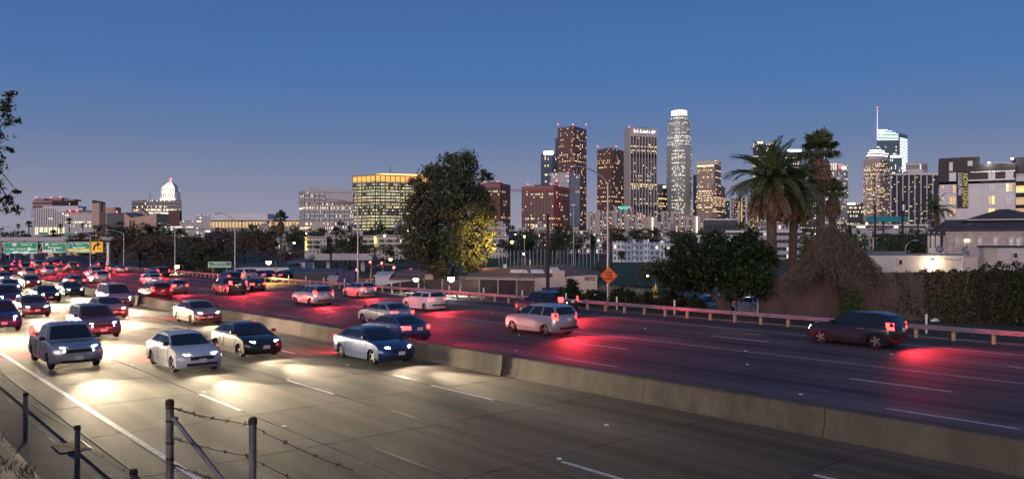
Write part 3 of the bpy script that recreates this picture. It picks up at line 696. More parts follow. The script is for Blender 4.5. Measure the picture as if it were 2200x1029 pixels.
# --- grey finned office block
hf = facade('finned_windows', (.52, .49, .49), (.07, .065, .07), .33, 1.9, (1, .72, .38), (1, .9, .66), .4, .14, .30, .72, .9, seed=12)
t, fp, z0, z1 = tower('office_block', 'broad pale grey finned office block with overhanging flat cornice', (643, 653, 760), 412, 680, hf, (4, 50), 13, dY=(25, 6), cat='office block', vb=524)
m_pg = mat('pale_grey', (.46, .44, .45), .8, var=.06)
c = sum(fp, Vector((0, 0))) / 4; mb = MB(); mb.prism([tuple(c + (p - c) * 1.03) for p in fp], z1 - .4, z1 + 1.6); mb.build('cornice', m_pg, t)
mb = MB(); mb.prism([tuple(c + (p - c) * .62) for p in fp], z1 + 1.7, z1 + 4.2); mb.build('penthouse', m_pg, t)
for i in range(11):
    p = along(fp[1], fp[2], i / 10, .3); mb = MB(); mb.box((p.x, p.y, (z0 + z1) / 2), (.5, .9, z1 - z0 - .8)); mb.build('fin', m_pg, t)
mb = MB(); c_ = along(fp[1], fp[2], .5, .2); mb.box((c_.x, c_.y, WZ(424, 680)), ((fp[2] - fp[1]).length - .3, .4, 7.6)); mb.build('blank_attic', m_pg, t)
# --- civic group far to the side
cw = facade('courthouse_slots', (.62, .60, .61), (.10, .10, .12), .10, 1.5, (1, .8, .5), (1, .9, .7), .4, .22, .10, .9, .2, seed=13)
bb = facade('pink_banded_windows', (.36, .22, .19), (.08, .06, .06), .12, 1.6, (1, .75, .5), (1, .9, .7), .4, .0, .4, .85, .9, seed=14)
t, fp, z0, z1 = tower('civic_block', 'stepped pink-banded block rising behind the white courthouse', (70, 112, 168), 430, 1250, bb, (16, 20), 12, dY=(20, 40), cat='civic building')
for u0, u1, v in ((76, 95, 426.5), (110, 132, 425), (138, 160, 428)): mb = MB(); a, b = W(u0, v, 1270), W(u1, v, 1270); mb.prism([(a.x, a.y), (b.x, b.y), (b.x, b.y + 20), (a.x, a.y + 20)], z1, a.z); mb.build('roof_step', mat('pink_stone', (.36, .22, .19), .7), t)
for u in (77, 110, 130): beacon(t, u, 424, 1240)
t, fp, z0, z1 = tower('courthouse', 'white courthouse with tall slot windows and a glowing arcade at street level', (67, 74, 182), 448, 1000, cw, (4, 22), 9, dY=(40, 10), cat='courthouse', vb=496)
m_wst = mat('white_stone', (.62, .60, .61), .7, var=.05)
for i in range(23):
    p = along(fp[1], fp[2], i / 22, .4); mb = MB(); mb.box((p.x, p.y, (z0 + z1) / 2), (1.1, .9, z1 - z0)); mb.build('pilaster', m_wst, t)
mb = MB(); c_ = along(fp[1], fp[2], .5, .5); mb.box((c_.x, c_.y, z1 - 1.5), ((fp[2] - fp[1]).length, 1, 5)); mb.build('attic_band', m_wst, t)
mb = MB(); a, b = W(92, 442.5, 1015), W(168, 442.5, 1015); mb.prism([(a.x, a.y), (b.x, b.y), (b.x, b.y + 20), (a.x, a.y + 20)], z1, a.z); mb.build('penthouse', m_wst, t)
for i in range(11):
    p = along(fp[1], fp[2], (i + .5) / 11, .3); mb = MB(); mb.box((p.x, p.y, WZ(496, 1000)), (3.0, .5, 9)); mb.build('arcade_light', emit('arcade_glow', (1, .78, .38), 2.2), t)
ch = facade('stone_hall_windows', (.42, .41, .42), (.10, .10, .11), .35, 1.5, (1, .84, .55), (1, .92, .75), .4, .25, .15, .75, .5, seed=15)
t, fp, z0, z1 = tower('stone_hall', 'grey stone hall with dark roof between courthouse and bell tower', (139, 200), 458, 960, ch, (14,), 5, depth=40, cat='civic building', vb=496)
mb = MB(); mb.prism([(p.x + (-1.5 if i in (0, 3) else 1.5), p.y) for i, p in enumerate(fp)], z1, z1 + 1.4); mb.build('cornice', m_pg, t)
mb = MB(); mb.prism([tuple(sum(fp, Vector((0, 0))) / 4 + (p - sum(fp, Vector((0, 0))) / 4) * .9) for p in fp], z1 + 1.5, z1 + 3.4); mb.build('dark_roof', m_dark, t)
beacon(t, 150, 453, 955, 2.4); beacon(t, 165, 452.5, 955, 2.4)
# peach concrete cathedral: bell tower and angular nave
m_peach = mat('peach_concrete', (.52, .36, .27), .8, var=.06, scale=.4); m_slate = mat('slate_roof', (.055, .065, .085), .5, var=.15, scale=.3)
Yc = 800; t = thing('bell_tower', 'peach concrete bell tower with a tall slit opening', 'bell tower', (WX(212, Yc), Yc + 8, terrain(WX(212, Yc), Yc + 8) - 1)); zb = t.location.z
fp = foot((198, 213, 227), Yc, (9, 6)); 
for nm, f0, f1 in (('front_pier', 0, .36), ('front_pier', .64, 1)):
    a = fp[1].lerp(fp[2], f0); b = fp[1].lerp(fp[2], f1); b3 = fp[0] - fp[1]; mb = MB(); mb.prism([tuple(a), tuple(b), tuple(b + b3), tuple(a + b3)], WZ(456, Yc), WZ(436, Yc)); mb.build(nm, m_peach, t)
mb = MB(); mb.prism([tuple(p) for p in fp], zb, WZ(456, Yc)); mb.build('shaft', m_peach, t)
k = len(fp); mb = MB(); zz = [WZ(428, Yc), WZ(432, Yc), WZ(434, Yc), WZ(430, Yc)]; mb.add([(p.x, p.y, WZ(436, Yc) + .02) for p in fp] + [(p.x, p.y, z) for p, z in zip(fp, zz)], [(0, 1, 5, 4), (1, 2, 6, 5), (2, 3, 7, 6), (3, 0, 4, 7), (4, 5, 6, 7)]); mb.build('sloped_top', m_slate, t)
t = thing('cathedral', 'angular peach concrete cathedral with dark slate planes', 'cathedral', (WX(285, Yc), Yc + 10, terrain(WX(285, Yc), Yc) - 1)); zb = t.location.z
def slabp(nm, us, vts, Y, dep, m):
    a, b = W(us[0], vts[0], Y), W(us[1], vts[1], Y); mb = MB()
    mb.add([(a.x, Y, zb), (b.x, Y, zb), (b.x, Y + dep, zb), (a.x, Y + dep, zb), tuple(a), tuple(b), (b.x, Y + dep, b.z), (a.x, Y + dep, a.z)], [(0, 1, 5, 4), (1, 2, 6, 5), (2, 3, 7, 6), (3, 0, 4, 7), (4, 5, 6, 7)]); return mb.build(nm, m, t)
slabp('dark_nave', (229, 267), (458, 457), Yc + 4, 40, m_slate); slabp('front_wing', (267, 283), (457, 470), Yc + 2, 30, m_peach); slabp('lantern', (227, 248), (446, 445), Yc + 40, 12, m_peach)
slabp('main_hall', (279, 336), (469, 459), Yc - 2, 30, m_peach); slabp('roof_plane', (270, 300), (456, 466), Yc + 8, 30, m_slate); slabp('roof_plane', (303, 336), (467, 458), Yc + 8, 30, m_slate); slabp('gable', (283, 302), (461, 448), Yc + 45, 8, m_peach); slabp('gable', (301, 316), (448, 460), Yc + 46, 8, m_peach)
for u in (280, 287): mb = MB(); p = W(u, 482, Yc - 2.3); mb.box(tuple(p), (1.6, .5, 8)); mb.build('window_slit', m_black, t)
beacon(t, 251, 455, Yc, 2.2)
cb = facade('banded_civic', (.30, .28, .27), (.06, .06, .07), .42, 1.9, (1, .86, .5), (1, .95, .75), .4, .03, .3, .8, .9, seed=16)
t, fp, z0, z1 = tower('civic_block', 'wide office block with bright window bands before the white city hall tower', (283, 318, 387), 430, 1250, cb, (16, 34), 9, dY=(30, 10), cat='civic building', vb=492)
mb = MB(); mb.cyl(W(322, 428, 1260), W(322, 417, 1260), .6, n=6); mb.build('roof_mast', m_galv, t)
mb = MB(); a, b = W(362, 452, 1240), W(386, 452, 1240); mb.prism([(a.x, a.y), (b.x, b.y), (b.x, b.y + 8), (a.x, a.y + 8)], WZ(492, 1240), a.z); mb.build('brick_annex', mat('dark_brick', (.16, .08, .07), .8), t)
# city hall tower, flood-lit
Yh = 1600; m_ch = mat('white_terracotta', (.74, .73, .69), .7, var=.05); t = thing('city_hall_tower', 'flood-lit white tower with stepped pyramid top and red beacon', 'tower', (WX(367, Yh), Yh, 20)); hx = WX(367, Yh); pxh = Yh / F
def sq(w, d=0): return [(hx - w, Yh - w), (hx + w, Yh - w), (hx + w, Yh + w), (hx - w, Yh + w)]
for nm, w, v0_, v1_ in (('shaft', 19, 528, 428), ('upper_shaft', 17, 428, 413), ('colonnade_core', 12.5, 413, 404.5), ('attic', 15, 404.5, 402)):
    mb = MB(); mb.prism(sq(w * pxh * .86), WZ(v0_, Yh), WZ(v1_, Yh)); mb.build(nm, m_ch, t)
for i in range(9):
    for yy in (-1, 1): mb = MB(); mb.box((hx + (i - 4) * 3.1, Yh + yy * 13.5 * pxh * .9, WZ(408.5, Yh)), (1.2, 1.2, 8.4 * pxh)); mb.build('column', m_ch, t)
for i in range(8): mb = MB(); mb.box((hx + (i - 3.5) * 3.6, Yh - 17 * pxh * .86 - .2, WZ(421, Yh)), (1.1, .8, 11 * pxh)); mb.build('window_slot', m_dark, t)
for k in range(6):
    w = (13 - 1.9 * k) * pxh * .86; mb = MB(); mb.prism(sq(w), WZ(402 - k * 2, Yh), WZ(400 - k * 2, Yh)); mb.build('pyramid_step', m_ch, t)
mb = MB(); mb.cyl(W(367, 390, Yh), W(367, 386, Yh), 1.4, .5, 6); mb.build('finial', m_ch, t); beacon(t, 367, 385, Yh, 2.6)
fl = lamp('floodlight', 'SPOT', (hx + 25, Yh - 75, WZ(432, Yh)), 2.2e5, (1, .93, .78), 2, t, spot=R(75)); aim(fl, (-20, 70, 25))
fl = lamp('floodlight', 'SPOT', (hx - 30, Yh - 75, WZ(432, Yh)), 1.4e5, (1, .93, .78), 2, t, spot=R(75)); aim(fl, (25, 70, 25))
# low civic offices and the columned hall
lo = facade('low_office_windows', (.34, .33, .35), (.06, .06, .08), .35, 1.4, (1, .85, .6), (.95, .95, .9), .5, .05, .3, .8, .7, seed=17)
for lab, u0, u1, vt, Y, c_, f_ in [('low pale office with a lit strip beside the banded office block', 386, 432, 474, 700, 14, 3), ('squat grey office with a dim roof sign beside the columned hall', 421, 452, 462, 820, 8, 5), ('long low pale building below the civic offices', 340, 420, 486, 520, 18, 2), ('small grey block stepping down towards the hillside', 395, 440, 492, 430, 10, 2)]:
    tower('office_block', lab, (u0, u1), vt, Y, lo, (c_,), f_, depth=25, cat='office block', vb=498)
t, fp, z0, z1 = tower('music_hall', 'long pale hall with warm lit colonnade below its roof box', (440, 648), 474, 900, mat('hall_glow', (.5, .42, .3), .8), (10,), 2, depth=60, cat='hall')
for a in range(2, 29):
    p = W(440 + a * 7.2, 481, 899); mb = MB(); mb.box((p.x, p.y, p.z - 2), (.9, .9, 13)); mb.build('column', m_wst, t)
mb = MB(); a, b = W(441, 489, 901), W(647, 476.5, 901); mb.quad((a.x, 899.7, a.z), (b.x, 899.7, a.z), (b.x, 899.7, b.z), (a.x, 899.7, b.z)); mb.build('lit_foyer', emit('foyer_glow', (1, .66, .30), .55), t)
mb = MB(); a, b = W(452, 459, 905), W(575, 459, 905); mb.prism([(a.x, 905), (b.x, 905), (b.x, 940), (a.x, 940)], z1 + .3, a.z); mb.build('roof_box', m_wst, t)
mb = MB(); a, b = W(444, 474.3, 898), W(646, 474.3, 898); mb.prism([(a.x - 4, 896), (b.x + 4, 896), (b.x + 4, 958), (a.x - 4, 958)], z1 + .03, z1 + 1.2); mb.build('roof_slab', m_wst, t)
# cream apartments along the ridge
ca = facade('cream_apartment_windows', (.50, .46, .40), (.09, .09, .10), .16, 1.4, (1, .78, .42), (1, .92, .75), .4, .28, .25, .75, .1, seed=18)
for k, (u0, u1, vt, Y) in enumerate([(655, 702, 510, 330), (700, 752, 507, 335), (758, 812, 508, 332), (812, 880, 507, 330), (1050, 1092, 508, 345)]):
    t, fp, z0, z1 = tower('apartment_house', ['cream apartment house with lit stairwell near the finned office', 'cream apartment house second along the ridge', 'cream apartment house beside a glowing yellow stair', 'cream apartment house running behind the eucalyptus', 'white apartment house peeping out past the eucalyptus'][k], (u0, u1), vt, Y, ca, (max(5, (u1 - u0) // 7),), 3.2, depth=12, cat='apartment house', group='cream ridge apartments', vb=545)
    mb = MB(); mb.box(((fp[0].x + fp[1].x) / 2, Y + 6, z1 + .2), (fp[1].x - fp[0].x + .6, 12.8, .4)); mb.build('parapet', mat('cream_trim', (.55, .5, .44), .8), t)
    for i in range(int((u1 - u0) // 16)):
        for zz in (vt + 10, vt + 20):
            p = W(u0 + 9 + i * 16, zz, Y - .5); mb = MB(); mb.box(tuple(p), (1.9, 1.0, .9)); mb.build('balcony', m_dark if i % 2 else mat('green_balcony', (.05, .10, .08), .7), t)
    if k in (0, 2): mb = MB(); p = W(u0 + 3 if k == 0 else u0 + 48, vt + 14, Y - .3); mb.box(tuple(p), (.9, .5, 5.5)); mb.build('lit_stairwell', emit('stairwell', (1, .68, .2), 1.6), t)
# --- far cluster behind the palms
bv = facade('cylinder_windows', (.05, .045, .05), (.04, .04, .05), .34, 1.8, (1, .62, .22), (1, .8, .45), .2, .22, .25, .8, .1, .3, .15, seed=19)
for k, (u, r, vt, Y) in enumerate([(1586, 15, 427, 1350), (1620, 14, 419, 1340), (1655, 17, 416, 1370), (1690, 14, 424, 1345)]):
    x = WX(u, Y); rr = r * Y / F; t = thing('glass_cylinder', ['first dark glass cylinder with amber windows, beside small dark tower', 'dark glass cylinder left of first date palm trunk', 'dark glass cylinder directly behind first date palm trunk', 'dark glass cylinder behind second date palm trunk'][k].replace('left of', 'just before the'), 'tower', (x, Y, 20), 0, 'cluster of dark glass cylinders')
    block(t, 'facade', [Vector((x + rr * math.cos(2 * math.pi * i / 16), Y + rr * math.sin(2 * math.pi * i / 16))) for i in range(16)], 15, WZ(vt, Y), bv, (3,), 30, v0=k)
    for a in (-.9, .2): mb = MB(); mb.box((x + rr * a, Y - rr * math.sqrt(max(0, 1 - a * a)) - .6, (15 + WZ(vt, Y)) / 2), (1.6, 1.6, WZ(vt, Y) - 12)); mb.build('lift_shaft', emit('shaft_glow', (1, .62, .3), .5) if a > 0 else m_galv, t)
dk = facade('dark_windows', (.045, .045, .055), (.04, .045, .06), .3, 1.6, (1, .78, .4), (1, .9, .7), .4, .1, .3, .75, .6, seed=20)
t, fp, z0, z1 = tower('office_tower', 'dark tower with orange roof lights half behind the first date palm', (1618, 1664), 309, 1800, dk, (18,), 50, depth=40)
for u in (1630, 1636, 1659): mb = MB(); p = W(u, 307, 1799); mb.box(tuple(p), (5, 3, 4)); mb.build('roof_light', emit('orange_roof_light', (1, .5, .25), 3), t)
t, fp, z0, z1 = tower('office_tower', 'dark tower with white sign strip between the date palms and tall fan palm', (1688, 1724), 322, 1750, dk, (16,), 48, depth=40)
mb = MB(); a = W(1690, 325, 1749); mb.box((WX(1706, 1749), 1749, a.z + 1), (32, 1.4, 5)); mb.build('roof_sign', m_signw, t)
wg = facade('white_grid_windows', (.50, .47, .47), (.07, .07, .08), .34, 1.6, (1, .8, .45), (1, .92, .7), .4, .2, .25, .8, .7, seed=21)
t, fp, z0, z1 = tower('office_tower', 'white grid-fronted tower with small red and white roof sign behind fan palms', (1767, 1796, 1822), 352, 1450, wg, (14, 14), 34, dY=(16, 30))
for i in range(7): p = along(fp[0], fp[1], i / 6, .5); mb = MB(); mb.box((p.x, p.y, WZ(358, 1450)), (1.6, 1, 12)); mb.build('lit_pier', emit('pier_glow', (1, .92, .7), 1.0), t)
p = along(fp[1], fp[2], .28, 1); mb = MB(); mb.box((p.x, p.y, WZ(358, 1450)), (4, 1.4, 6), rz=.6); mb.build('red_emblem', emit('red_sign', (1, .12, .1), 2), t); p = along(fp[1], fp[2], .62, 1); mb = MB(); mb.box((p.x, p.y, WZ(359, 1450)), (12, 1.4, 4.5), rz=.6); mb.build('roof_sign', m_signw, t)
t, fp, z0, z1 = tower('office_block', 'low dark block with white sign strip under the white grid tower', (1821, 1855), 436, 1300, dk, (14,), 10, depth=30, cat='office block')
mb = MB(); mb.box((WX(1829, 1299), 1299, WZ(438, 1299)), (13, 1, 2.6)); mb.build('roof_sign', m_signw, t)
tower('office_tower', 'dark block seen between the second date palm trunk and vine heap', (1715, 1768), 430, 1250, dk, (22,), 18, depth=40)
# brown twin with rounded glowing top, sail-topped tower with spire
rb = facade('rounded_tower_windows', (.24, .17, .15), (.05, .045, .05), .42, 1.7, (1, .74, .36), (1, .9, .6), .35, .2, .25, .8, .6, seed=22)
t, fp, z0, z1 = tower('office_tower', 'brown faceted tower with three glowing roof rings', (1855, 1892, 1913), 342, 1550, rb, (18, 12), 36, dY=(8, 30), vb=490)
m_ring = emit('roof_ring', (.92, 1, .95), 2.0); c = sum(fp, Vector((0, 0))) / 4
for k, (s, v0_, v1_) in enumerate([(.92, 342, 332), (.80, 332, 326), (.66, 326, 321)]):
    q = [c + (p - c) * s for p in fp]; q2 = []
    for i in range(4): q2 += [q[i].lerp(q[(i + 1) % 4], .22), q[i].lerp(q[(i + 1) % 4], .78)]
    mb = MB(); mb.prism([tuple(p) for p in q2], WZ(v0_, 1550), WZ(v1_, 1550)); mb.build('roof_tier', m_rib, t)
    mb = MB(); mb.prism([tuple(c + (p - c) * 1.02) for p in q2], WZ(v1_ + 2.6, 1550), WZ(v1_ + .4, 1550)); mb.build('glowing_ring', m_ring, t)
block(t, 'corner_bay', foot((1880, 1890, 1902), 1535, (4, 8)), z0, WZ(350, 1535), rb, (6, 6), 36, v0=3)
sg = facade('sail_glass', (.08, .12, .15), (.09, .14, .18), .16, 1.6, (1, .8, .5), (.9, 1, .95), .6, .04, .1, .92, .7, .3, .1, seed=23)
Yw = 1880; t = thing('sail_tower', 'tall blue glass tower with sail-shaped glowing top and thin spire', 'tower', (WX(1916, Yw), Yw, 20)); m_tl = emit('tower_light_line', (.85, 1, .98), 2.6)
us_ = [(1884, 305), (1931, 305), (1948, 305)]
fp = foot((1884, 1930, 1950), Yw, (4, 40)); block(t, 'facade', fp, 15, WZ(303, Yw), sg, (16, 10), 58)
N = 12; mb = MB(); prev = None
for k in range(N + 1):
    f = k / N; u = 1884 + 46 * f; v = 276 + 10 * f ** 2.2 + 2 * math.sin(f * 3); a = along(fp[0], fp[1], f, 0); b_ = a + (fp[3] - fp[0]); z = WZ(v, Yw); cur = [(a.x, a.y, WZ(303, Yw)), (a.x, a.y, z), (b_.x, b_.y, z), (b_.x, b_.y, WZ(303, Yw))]
    if prev: 
        mb.quad(prev[0], cur[0], cur[1], prev[1]); mb.quad(prev[1], cur[1], cur[2], prev[2]); mb.quad(prev[2], cur[2], cur[3], prev[3])
    if k in (0, N): mb.quad(*(cur if k else cur[::-1]))
    prev = cur
mb.build('sail', mat('sail_glass_plain', (.10, .15, .18), .2, .2, var=.05), t)
for k in range(8):
    v = 279 + k * 3.1; f1_ = min(1, ((v - 276) / 12) ** .5) if v < 287 else 1; mb = MB(); a, b = along(fp[0], fp[1], 0, .8), along(fp[0], fp[1], f1_, .8); z = WZ(v, Yw)
    mb.quad((a.x, a.y, z - .42), (b.x, b.y, z - .42), (b.x, b.y, z + .42), (a.x, a.y, z + .42)); mb.build('light_line', m_tl, t)
for k in range(24):
    v = 296 + k * 3.3; a, b = along(fp[1], fp[2], .15, .8), along(fp[1], fp[2], .95, .8); z = WZ(v, Yw); mb = MB(); mb.quad((a.x, a.y, z - .6), (b.x, b.y, z - .6), (b.x, b.y, z + .6), (a.x, a.y, z + .6)); mb.build('edge_light', m_tl, t)
p = along(fp[0], fp[1], .22, 1.4); mb = MB(); mb.tube([(p.x, p.y, WZ(284, Yw)), (p.x, p.y - .6, WZ(284, Yw))], 5.5, 16); mb.build('round_emblem', m_signw, t)
mb = MB(); mb.cyl((fp[0].x + 1, fp[0].y, WZ(300, Yw)), (fp[0].x + 1, fp[0].y, WZ(232, Yw)), 1.5, .7, 6); mb.build('spire', emit('spire_glow', (.9, .8, .95), .7), t); beacon(t, 1885, 231, Yw, 1.4)
t, fp, z0, z1 = tower('office_tower', 'smaller glass tower with a glowing green-white top, tucked before sail tower', (1912, 1938), 334, 1700, sg, (12,), 34, depth=30)
for v in (335, 338): mb = MB(); mb.box((WX(1925, 1699), 1699, WZ(v, 1699)), (25, 1, 1.6)); mb.build('light_line', m_ring, t)
tower('hotel_block', 'small white grid block far behind the dark slab with white stripes', (1946, 1982, 1993), 350, 1500, wg, (12, 5), 10, dY=(5, 20), cat='office block')
ds_ = facade('dark_slab_windows', (.03, .03, .035), (.035, .035, .045), .20, 1.5, (1, .7, .32), (1, .85, .55), .3, .02, .35, .7, .7, .3, .1, seed=24)
t, fp, z0, z1 = tower('office_slab', 'broad dark slab tower striped by white vertical ribs', (1912, 2025), 376, 900, ds_, (40,), 22, depth=25, cat='tower', vb=490)
for i in range(10):
    x = WX(1925 + i * 12.9 - 12, 900); mb = MB(); mb.box((x, 899.3, (z0 + z1) / 2), (.9, 1.2, z1 - z0)); mb.build('white_rib', m_wst, t)
mb = MB(); mb.box(((fp[0].x + fp[1].x) / 2, 911, z1 + .7), (fp[1].x - fp[0].x + 1, 27, 1.6)); mb.build('roof_edge', m_wst, t)
for u0, u1, v in ((1950, 1966, 368), (1972, 1992, 371)): mb = MB(); a, b = W(u0, v, 905), W(u1, v, 905); mb.prism([(a.x, 905), (b.x, 905), (b.x, 915), (a.x, 915)], z1 + 1.6, a.z); mb.build('plant_room', m_pg, t)
# parking deck, teal hoarding, white sheds on the mid ground
pk = facade('deck_openings', (.40, .39, .40), (.04, .04, .045), .22, 1.2, (1, .9, .7), (.95, 1, .95), .5, .02, .35, .8, .5, seed=25)
for lab, us, vt, Y, f_, d in [('long open parking deck below the faceted brown tower', (1830, 1990), 484, 420, 2, 30), ('pale low roofed shed behind the date palm trunks', (1560, 1720), 498, 330, 2, 30), ('dark glass box building with white roof frame beside small dark tower', (1512, 1582), 472, 620, 3, 30), ('flat white roofed depot under the green-lit canopy', (1500, 1620), 508, 300, 2, 20), ('grey box with red logo between the palm trunks', (1674, 1696), 468, 520, 4, 12)]:
    t, fp, z0, z1 = tower('low_building', lab, us, vt, Y, pk if 'box building' not in lab else dk, (max(3, (us[1] - us[0]) // 10),), f_, depth=d, cat='building', vb=530)
    mb = MB(); mb.box(((fp[0].x + fp[1].x) / 2, Y - .2, z1 + .1), (fp[1].x - fp[0].x + .8, .8, .9)); mb.build('fascia', m_wst, t)
    if 'logo' in lab: mb = MB(); p = W(1685, 472, Y - .8); mb.box(tuple(p), (2.2, .3, 1.2)); mb.build('logo_sign', emit('red_sign', (1, .12, .1), 2), t)
    if 'depot' in lab: mb = MB(); a = W(1530, 506, Y - .8); mb.box((a.x, a.y, a.z), (5, .5, .35)); mb.build('green_strip_light', emit('green_strip', (.1, 1, .45), 2.5), t)
tl = MB(); a, b = W(1862, 476, 380), W(1950, 466, 380); tl.box(((a.x + b.x) / 2, 380, (a.z + b.z) / 2), (b.x - a.x, .4, b.z - a.z + .5)); tag(tl.build('hoarding', mat('teal_fabric', (.02, .22, .26), .7, var=.25, scale=.6)), 'long teal fabric hoarding on the parking deck edge', 'hoarding')
# blue apartment block behind the sports field
ba = facade('blue_apartment_windows', (.30, .38, .50), (.10, .12, .15), .2, 1.5, (1, .82, .5), (1, .95, .8), .4, .25, .2, .75, .1, seed=26)
bw = facade('white_apartment_windows', (.58, .60, .64), (.10, .12, .15), .2, 1.5, (1, .82, .5), (1, .95, .8), .4, .25, .2, .75, .1, seed=27)
Yb = 300; t = thing('apartment_block', 'blue and white stepped apartment block behind the sports field', 'apartment block', (WX(1410, Yb), Yb, -2))
for k, (u0, u1, vt, f) in enumerate([(1317, 1342, 516, 'w'), (1341, 1358, 518, 'b'), (1358, 1366, 512, 'w'), (1366, 1381, 518, 'b'), (1381, 1394, 513, 'w'), (1394, 1414, 518, 'b'), (1413, 1428, 516, 'w'), (1428, 1452, 519, 'b'), (1452, 1500, 516, 'w')]):
    dd = (k % 2) * .8; block(t, 'bay', [Vector((WX(u0, Yb), Yb - dd)), Vector((WX(u1, Yb), Yb - dd)), Vector((WX(u1, Yb), Yb + 12)), Vector((WX(u0, Yb), Yb + 12))], -3, WZ(vt, Yb), bw if f == 'w' else ba, (max(2, (u1 - u0) // 8),), 4.6, v0=k)
# elevated road over the street, with its parapet and columns
t = thing('overpass', 'concrete overpass with pale parapet in front of the cream apartments', 'overpass', (WX(720, 210), 210, -2)); Yo = 210
mb = MB(); a, b = W(655, 551, Yo), W(800, 553, Yo); mb.box(((a.x + b.x) / 2, Yo + 4, a.z - .5), (b.x - a.x, 9, .9)); mb.build('deck', m_pg, t)
mb = MB(); mb.box(((a.x + b.x) / 2, Yo - .4, a.z + .35), (b.x - a.x, .3, .8)); mb.build('parapet', m_pg, t)
for u in (672, 706, 780): p = W(u, 560, Yo + 3); mb = MB(); mb.box((p.x, p.y, (a.z - 3) / 2), (1.0, 1.0, a.z + 1.2)); mb.build('column', m_pg, t)
# ================================================================== VEGETATION
def leaves(pts, size, rg, asp=.5, droop=0.0, flat=0.0):
    """numpy: one small four-cornered leaf at each point"""
    n = len(pts); a = rg.normal(size=(n, 3)); a[:, 2] -= droop; a /= np.linalg.norm(a, axis=1)[:, None]
    b = rg.normal(size=(n, 3)); b -= (b * a).sum(1)[:, None] * a; b /= np.linalg.norm(b, axis=1)[:, None]
    s = (size * rg.uniform(.4, 1.0, n) ** 1.0 * rg.choice([.8, 1.0, 1.7], n))[:, None]
    c = np.cross(a, b) * s * .08
    v = np.stack([pts - a * s * .5, pts + b * s * asp * .5 + c, pts + a * s * .5, pts - b * s * asp * .5 + c], 1).reshape(-1, 3)
    return v
def leaf_mesh(name, v, m):
    n = len(v) // 4; me = bpy.data.meshes.new(name); me.vertices.add(len(v)); me.vertices.foreach_set('co', v.astype(np.float32).ravel())
    me.loops.add(4 * n); me.polygons.add(n)
    me.loops.foreach_set('vertex_index', np.arange(4 * n, dtype=np.int32)); me.polygons.foreach_set('loop_start', np.arange(0, 4 * n, 4, dtype=np.int32))
    me.polygons.foreach_set('loop_total', np.full(n, 4, np.int32)); me.update(calc_edges=True); me.materials.append(m)
    return me
def clump_pts(cs, total, rg, sub=9, tight=.30):
    """leaf positions: clumps broken into sub-clumps so that the outline stays ragged and the sky shows through"""
    w = np.array([c[3] ** 2 for c in cs]); w = w / w.sum(); out = []
    for c, k in zip(cs, w):
        ns = max(3, int(sub * (c[3] / np.mean([q[3] for q in cs])) ** 1.5)); d = rg.normal(size=(ns, 3)); d /= np.linalg.norm(d, axis=1)[:, None]
        sub_c = np.array(c[:3]) + d * c[3] * rg.uniform(.35, .95, (ns, 1)) ** .6
        nl = int(total * k); idx = rg.integers(0, ns, nl)
        q = np.clip(rg.normal(size=(nl, 3)), -1.9, 1.9); q[:, 2] *= .7
        out.append(sub_c[idx] + q * c[3] * tight * rg.uniform(.5, 1.2, (nl, 1)))
    return np.concatenate(out)
m_euc = leafmat('eucalyptus_leaf', (.055, .078, .045), (.13, .155, .088), .6, .3)
m_fic = leafmat('dark_leaf', (.014, .028, .011), (.04, .066, .024), .4, .2)
m_ivy = leafmat('ivy_leaf', (.014, .024, .009), (.06, .078, .03), .45, .2)
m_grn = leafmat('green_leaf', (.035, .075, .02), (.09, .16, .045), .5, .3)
m_brn = leafmat('brown_leaf', (.085, .065, .042), (.19, .145, .09), .7, .2)
m_drk = leafmat('dusk_leaf', (.032, .048, .022), (.085, .105, .048), .6, .2)
m_vin = leafmat('dead_vine', (.06, .047, .036), (.22, .175, .13), .85, .1)
m_bark = mat('bark', (.09, .07, .055), .9, var=.35, scale=4, bump=.6, bscale=20)
m_barkd = mat('dark_bark', (.035, .028, .022), .9, var=.35, scale=4, bump=.6, bscale=20)
def tree_px(name, label, cat, Y, clumps, trunks, nleaf, lsize, m, seed, depth=.7, group=None, bark=m_bark, asp=.5, droop=0., zb=None):
    rg = np.random.default_rng(seed); base = trunks[0][0]; b = W(base[0], base[1], Y)
    if zb is not None: b.z = zb
    t = thing(name, label, cat, b, 0, group)
    cs = []
    half = (max(c[0] for c in clumps) - min(c[0] for c in clumps)) / 2 / F * Y
    for c in clumps:
        p = W(c[0], c[1], Y); r = c[2] / F * Y
        cs.append((p.x, p.y + rg.uniform(-1, 1) * max(0.0, half * depth - r * .5), p.z, r))
    pts = clump_pts(cs, nleaf, rg, 12, .28); v = leaves(pts, lsize, rg, asp, droop)
    v -= np.array(b)
    o = link('crown', leaf_mesh('crown', v, m), None, t)
    mb = MB()
    for tr in trunks:
        pp = [W(q[0], q[1], Y) for q in tr]; pp[0].z = min(pp[0].z, b.z)
        mb.tube(pp, [q[2] / F * Y for q in tr], 9)
    top = trunks[0][-1]; tp_ = W(top[0], top[1], Y)
    for c in cs[:14]:
        q = Vector(c[:3]); mid = tp_.lerp(q, .5) + Vector((0, 0, -.1 * (q - tp_).length * .3)); r0 = top[2] / F * Y
        mb.tube([tp_, mid, q], [r0 * .55, r0 * .35, r0 * .12], 5)
    mb.build('trunk', bark, t, smooth=True)
    return t
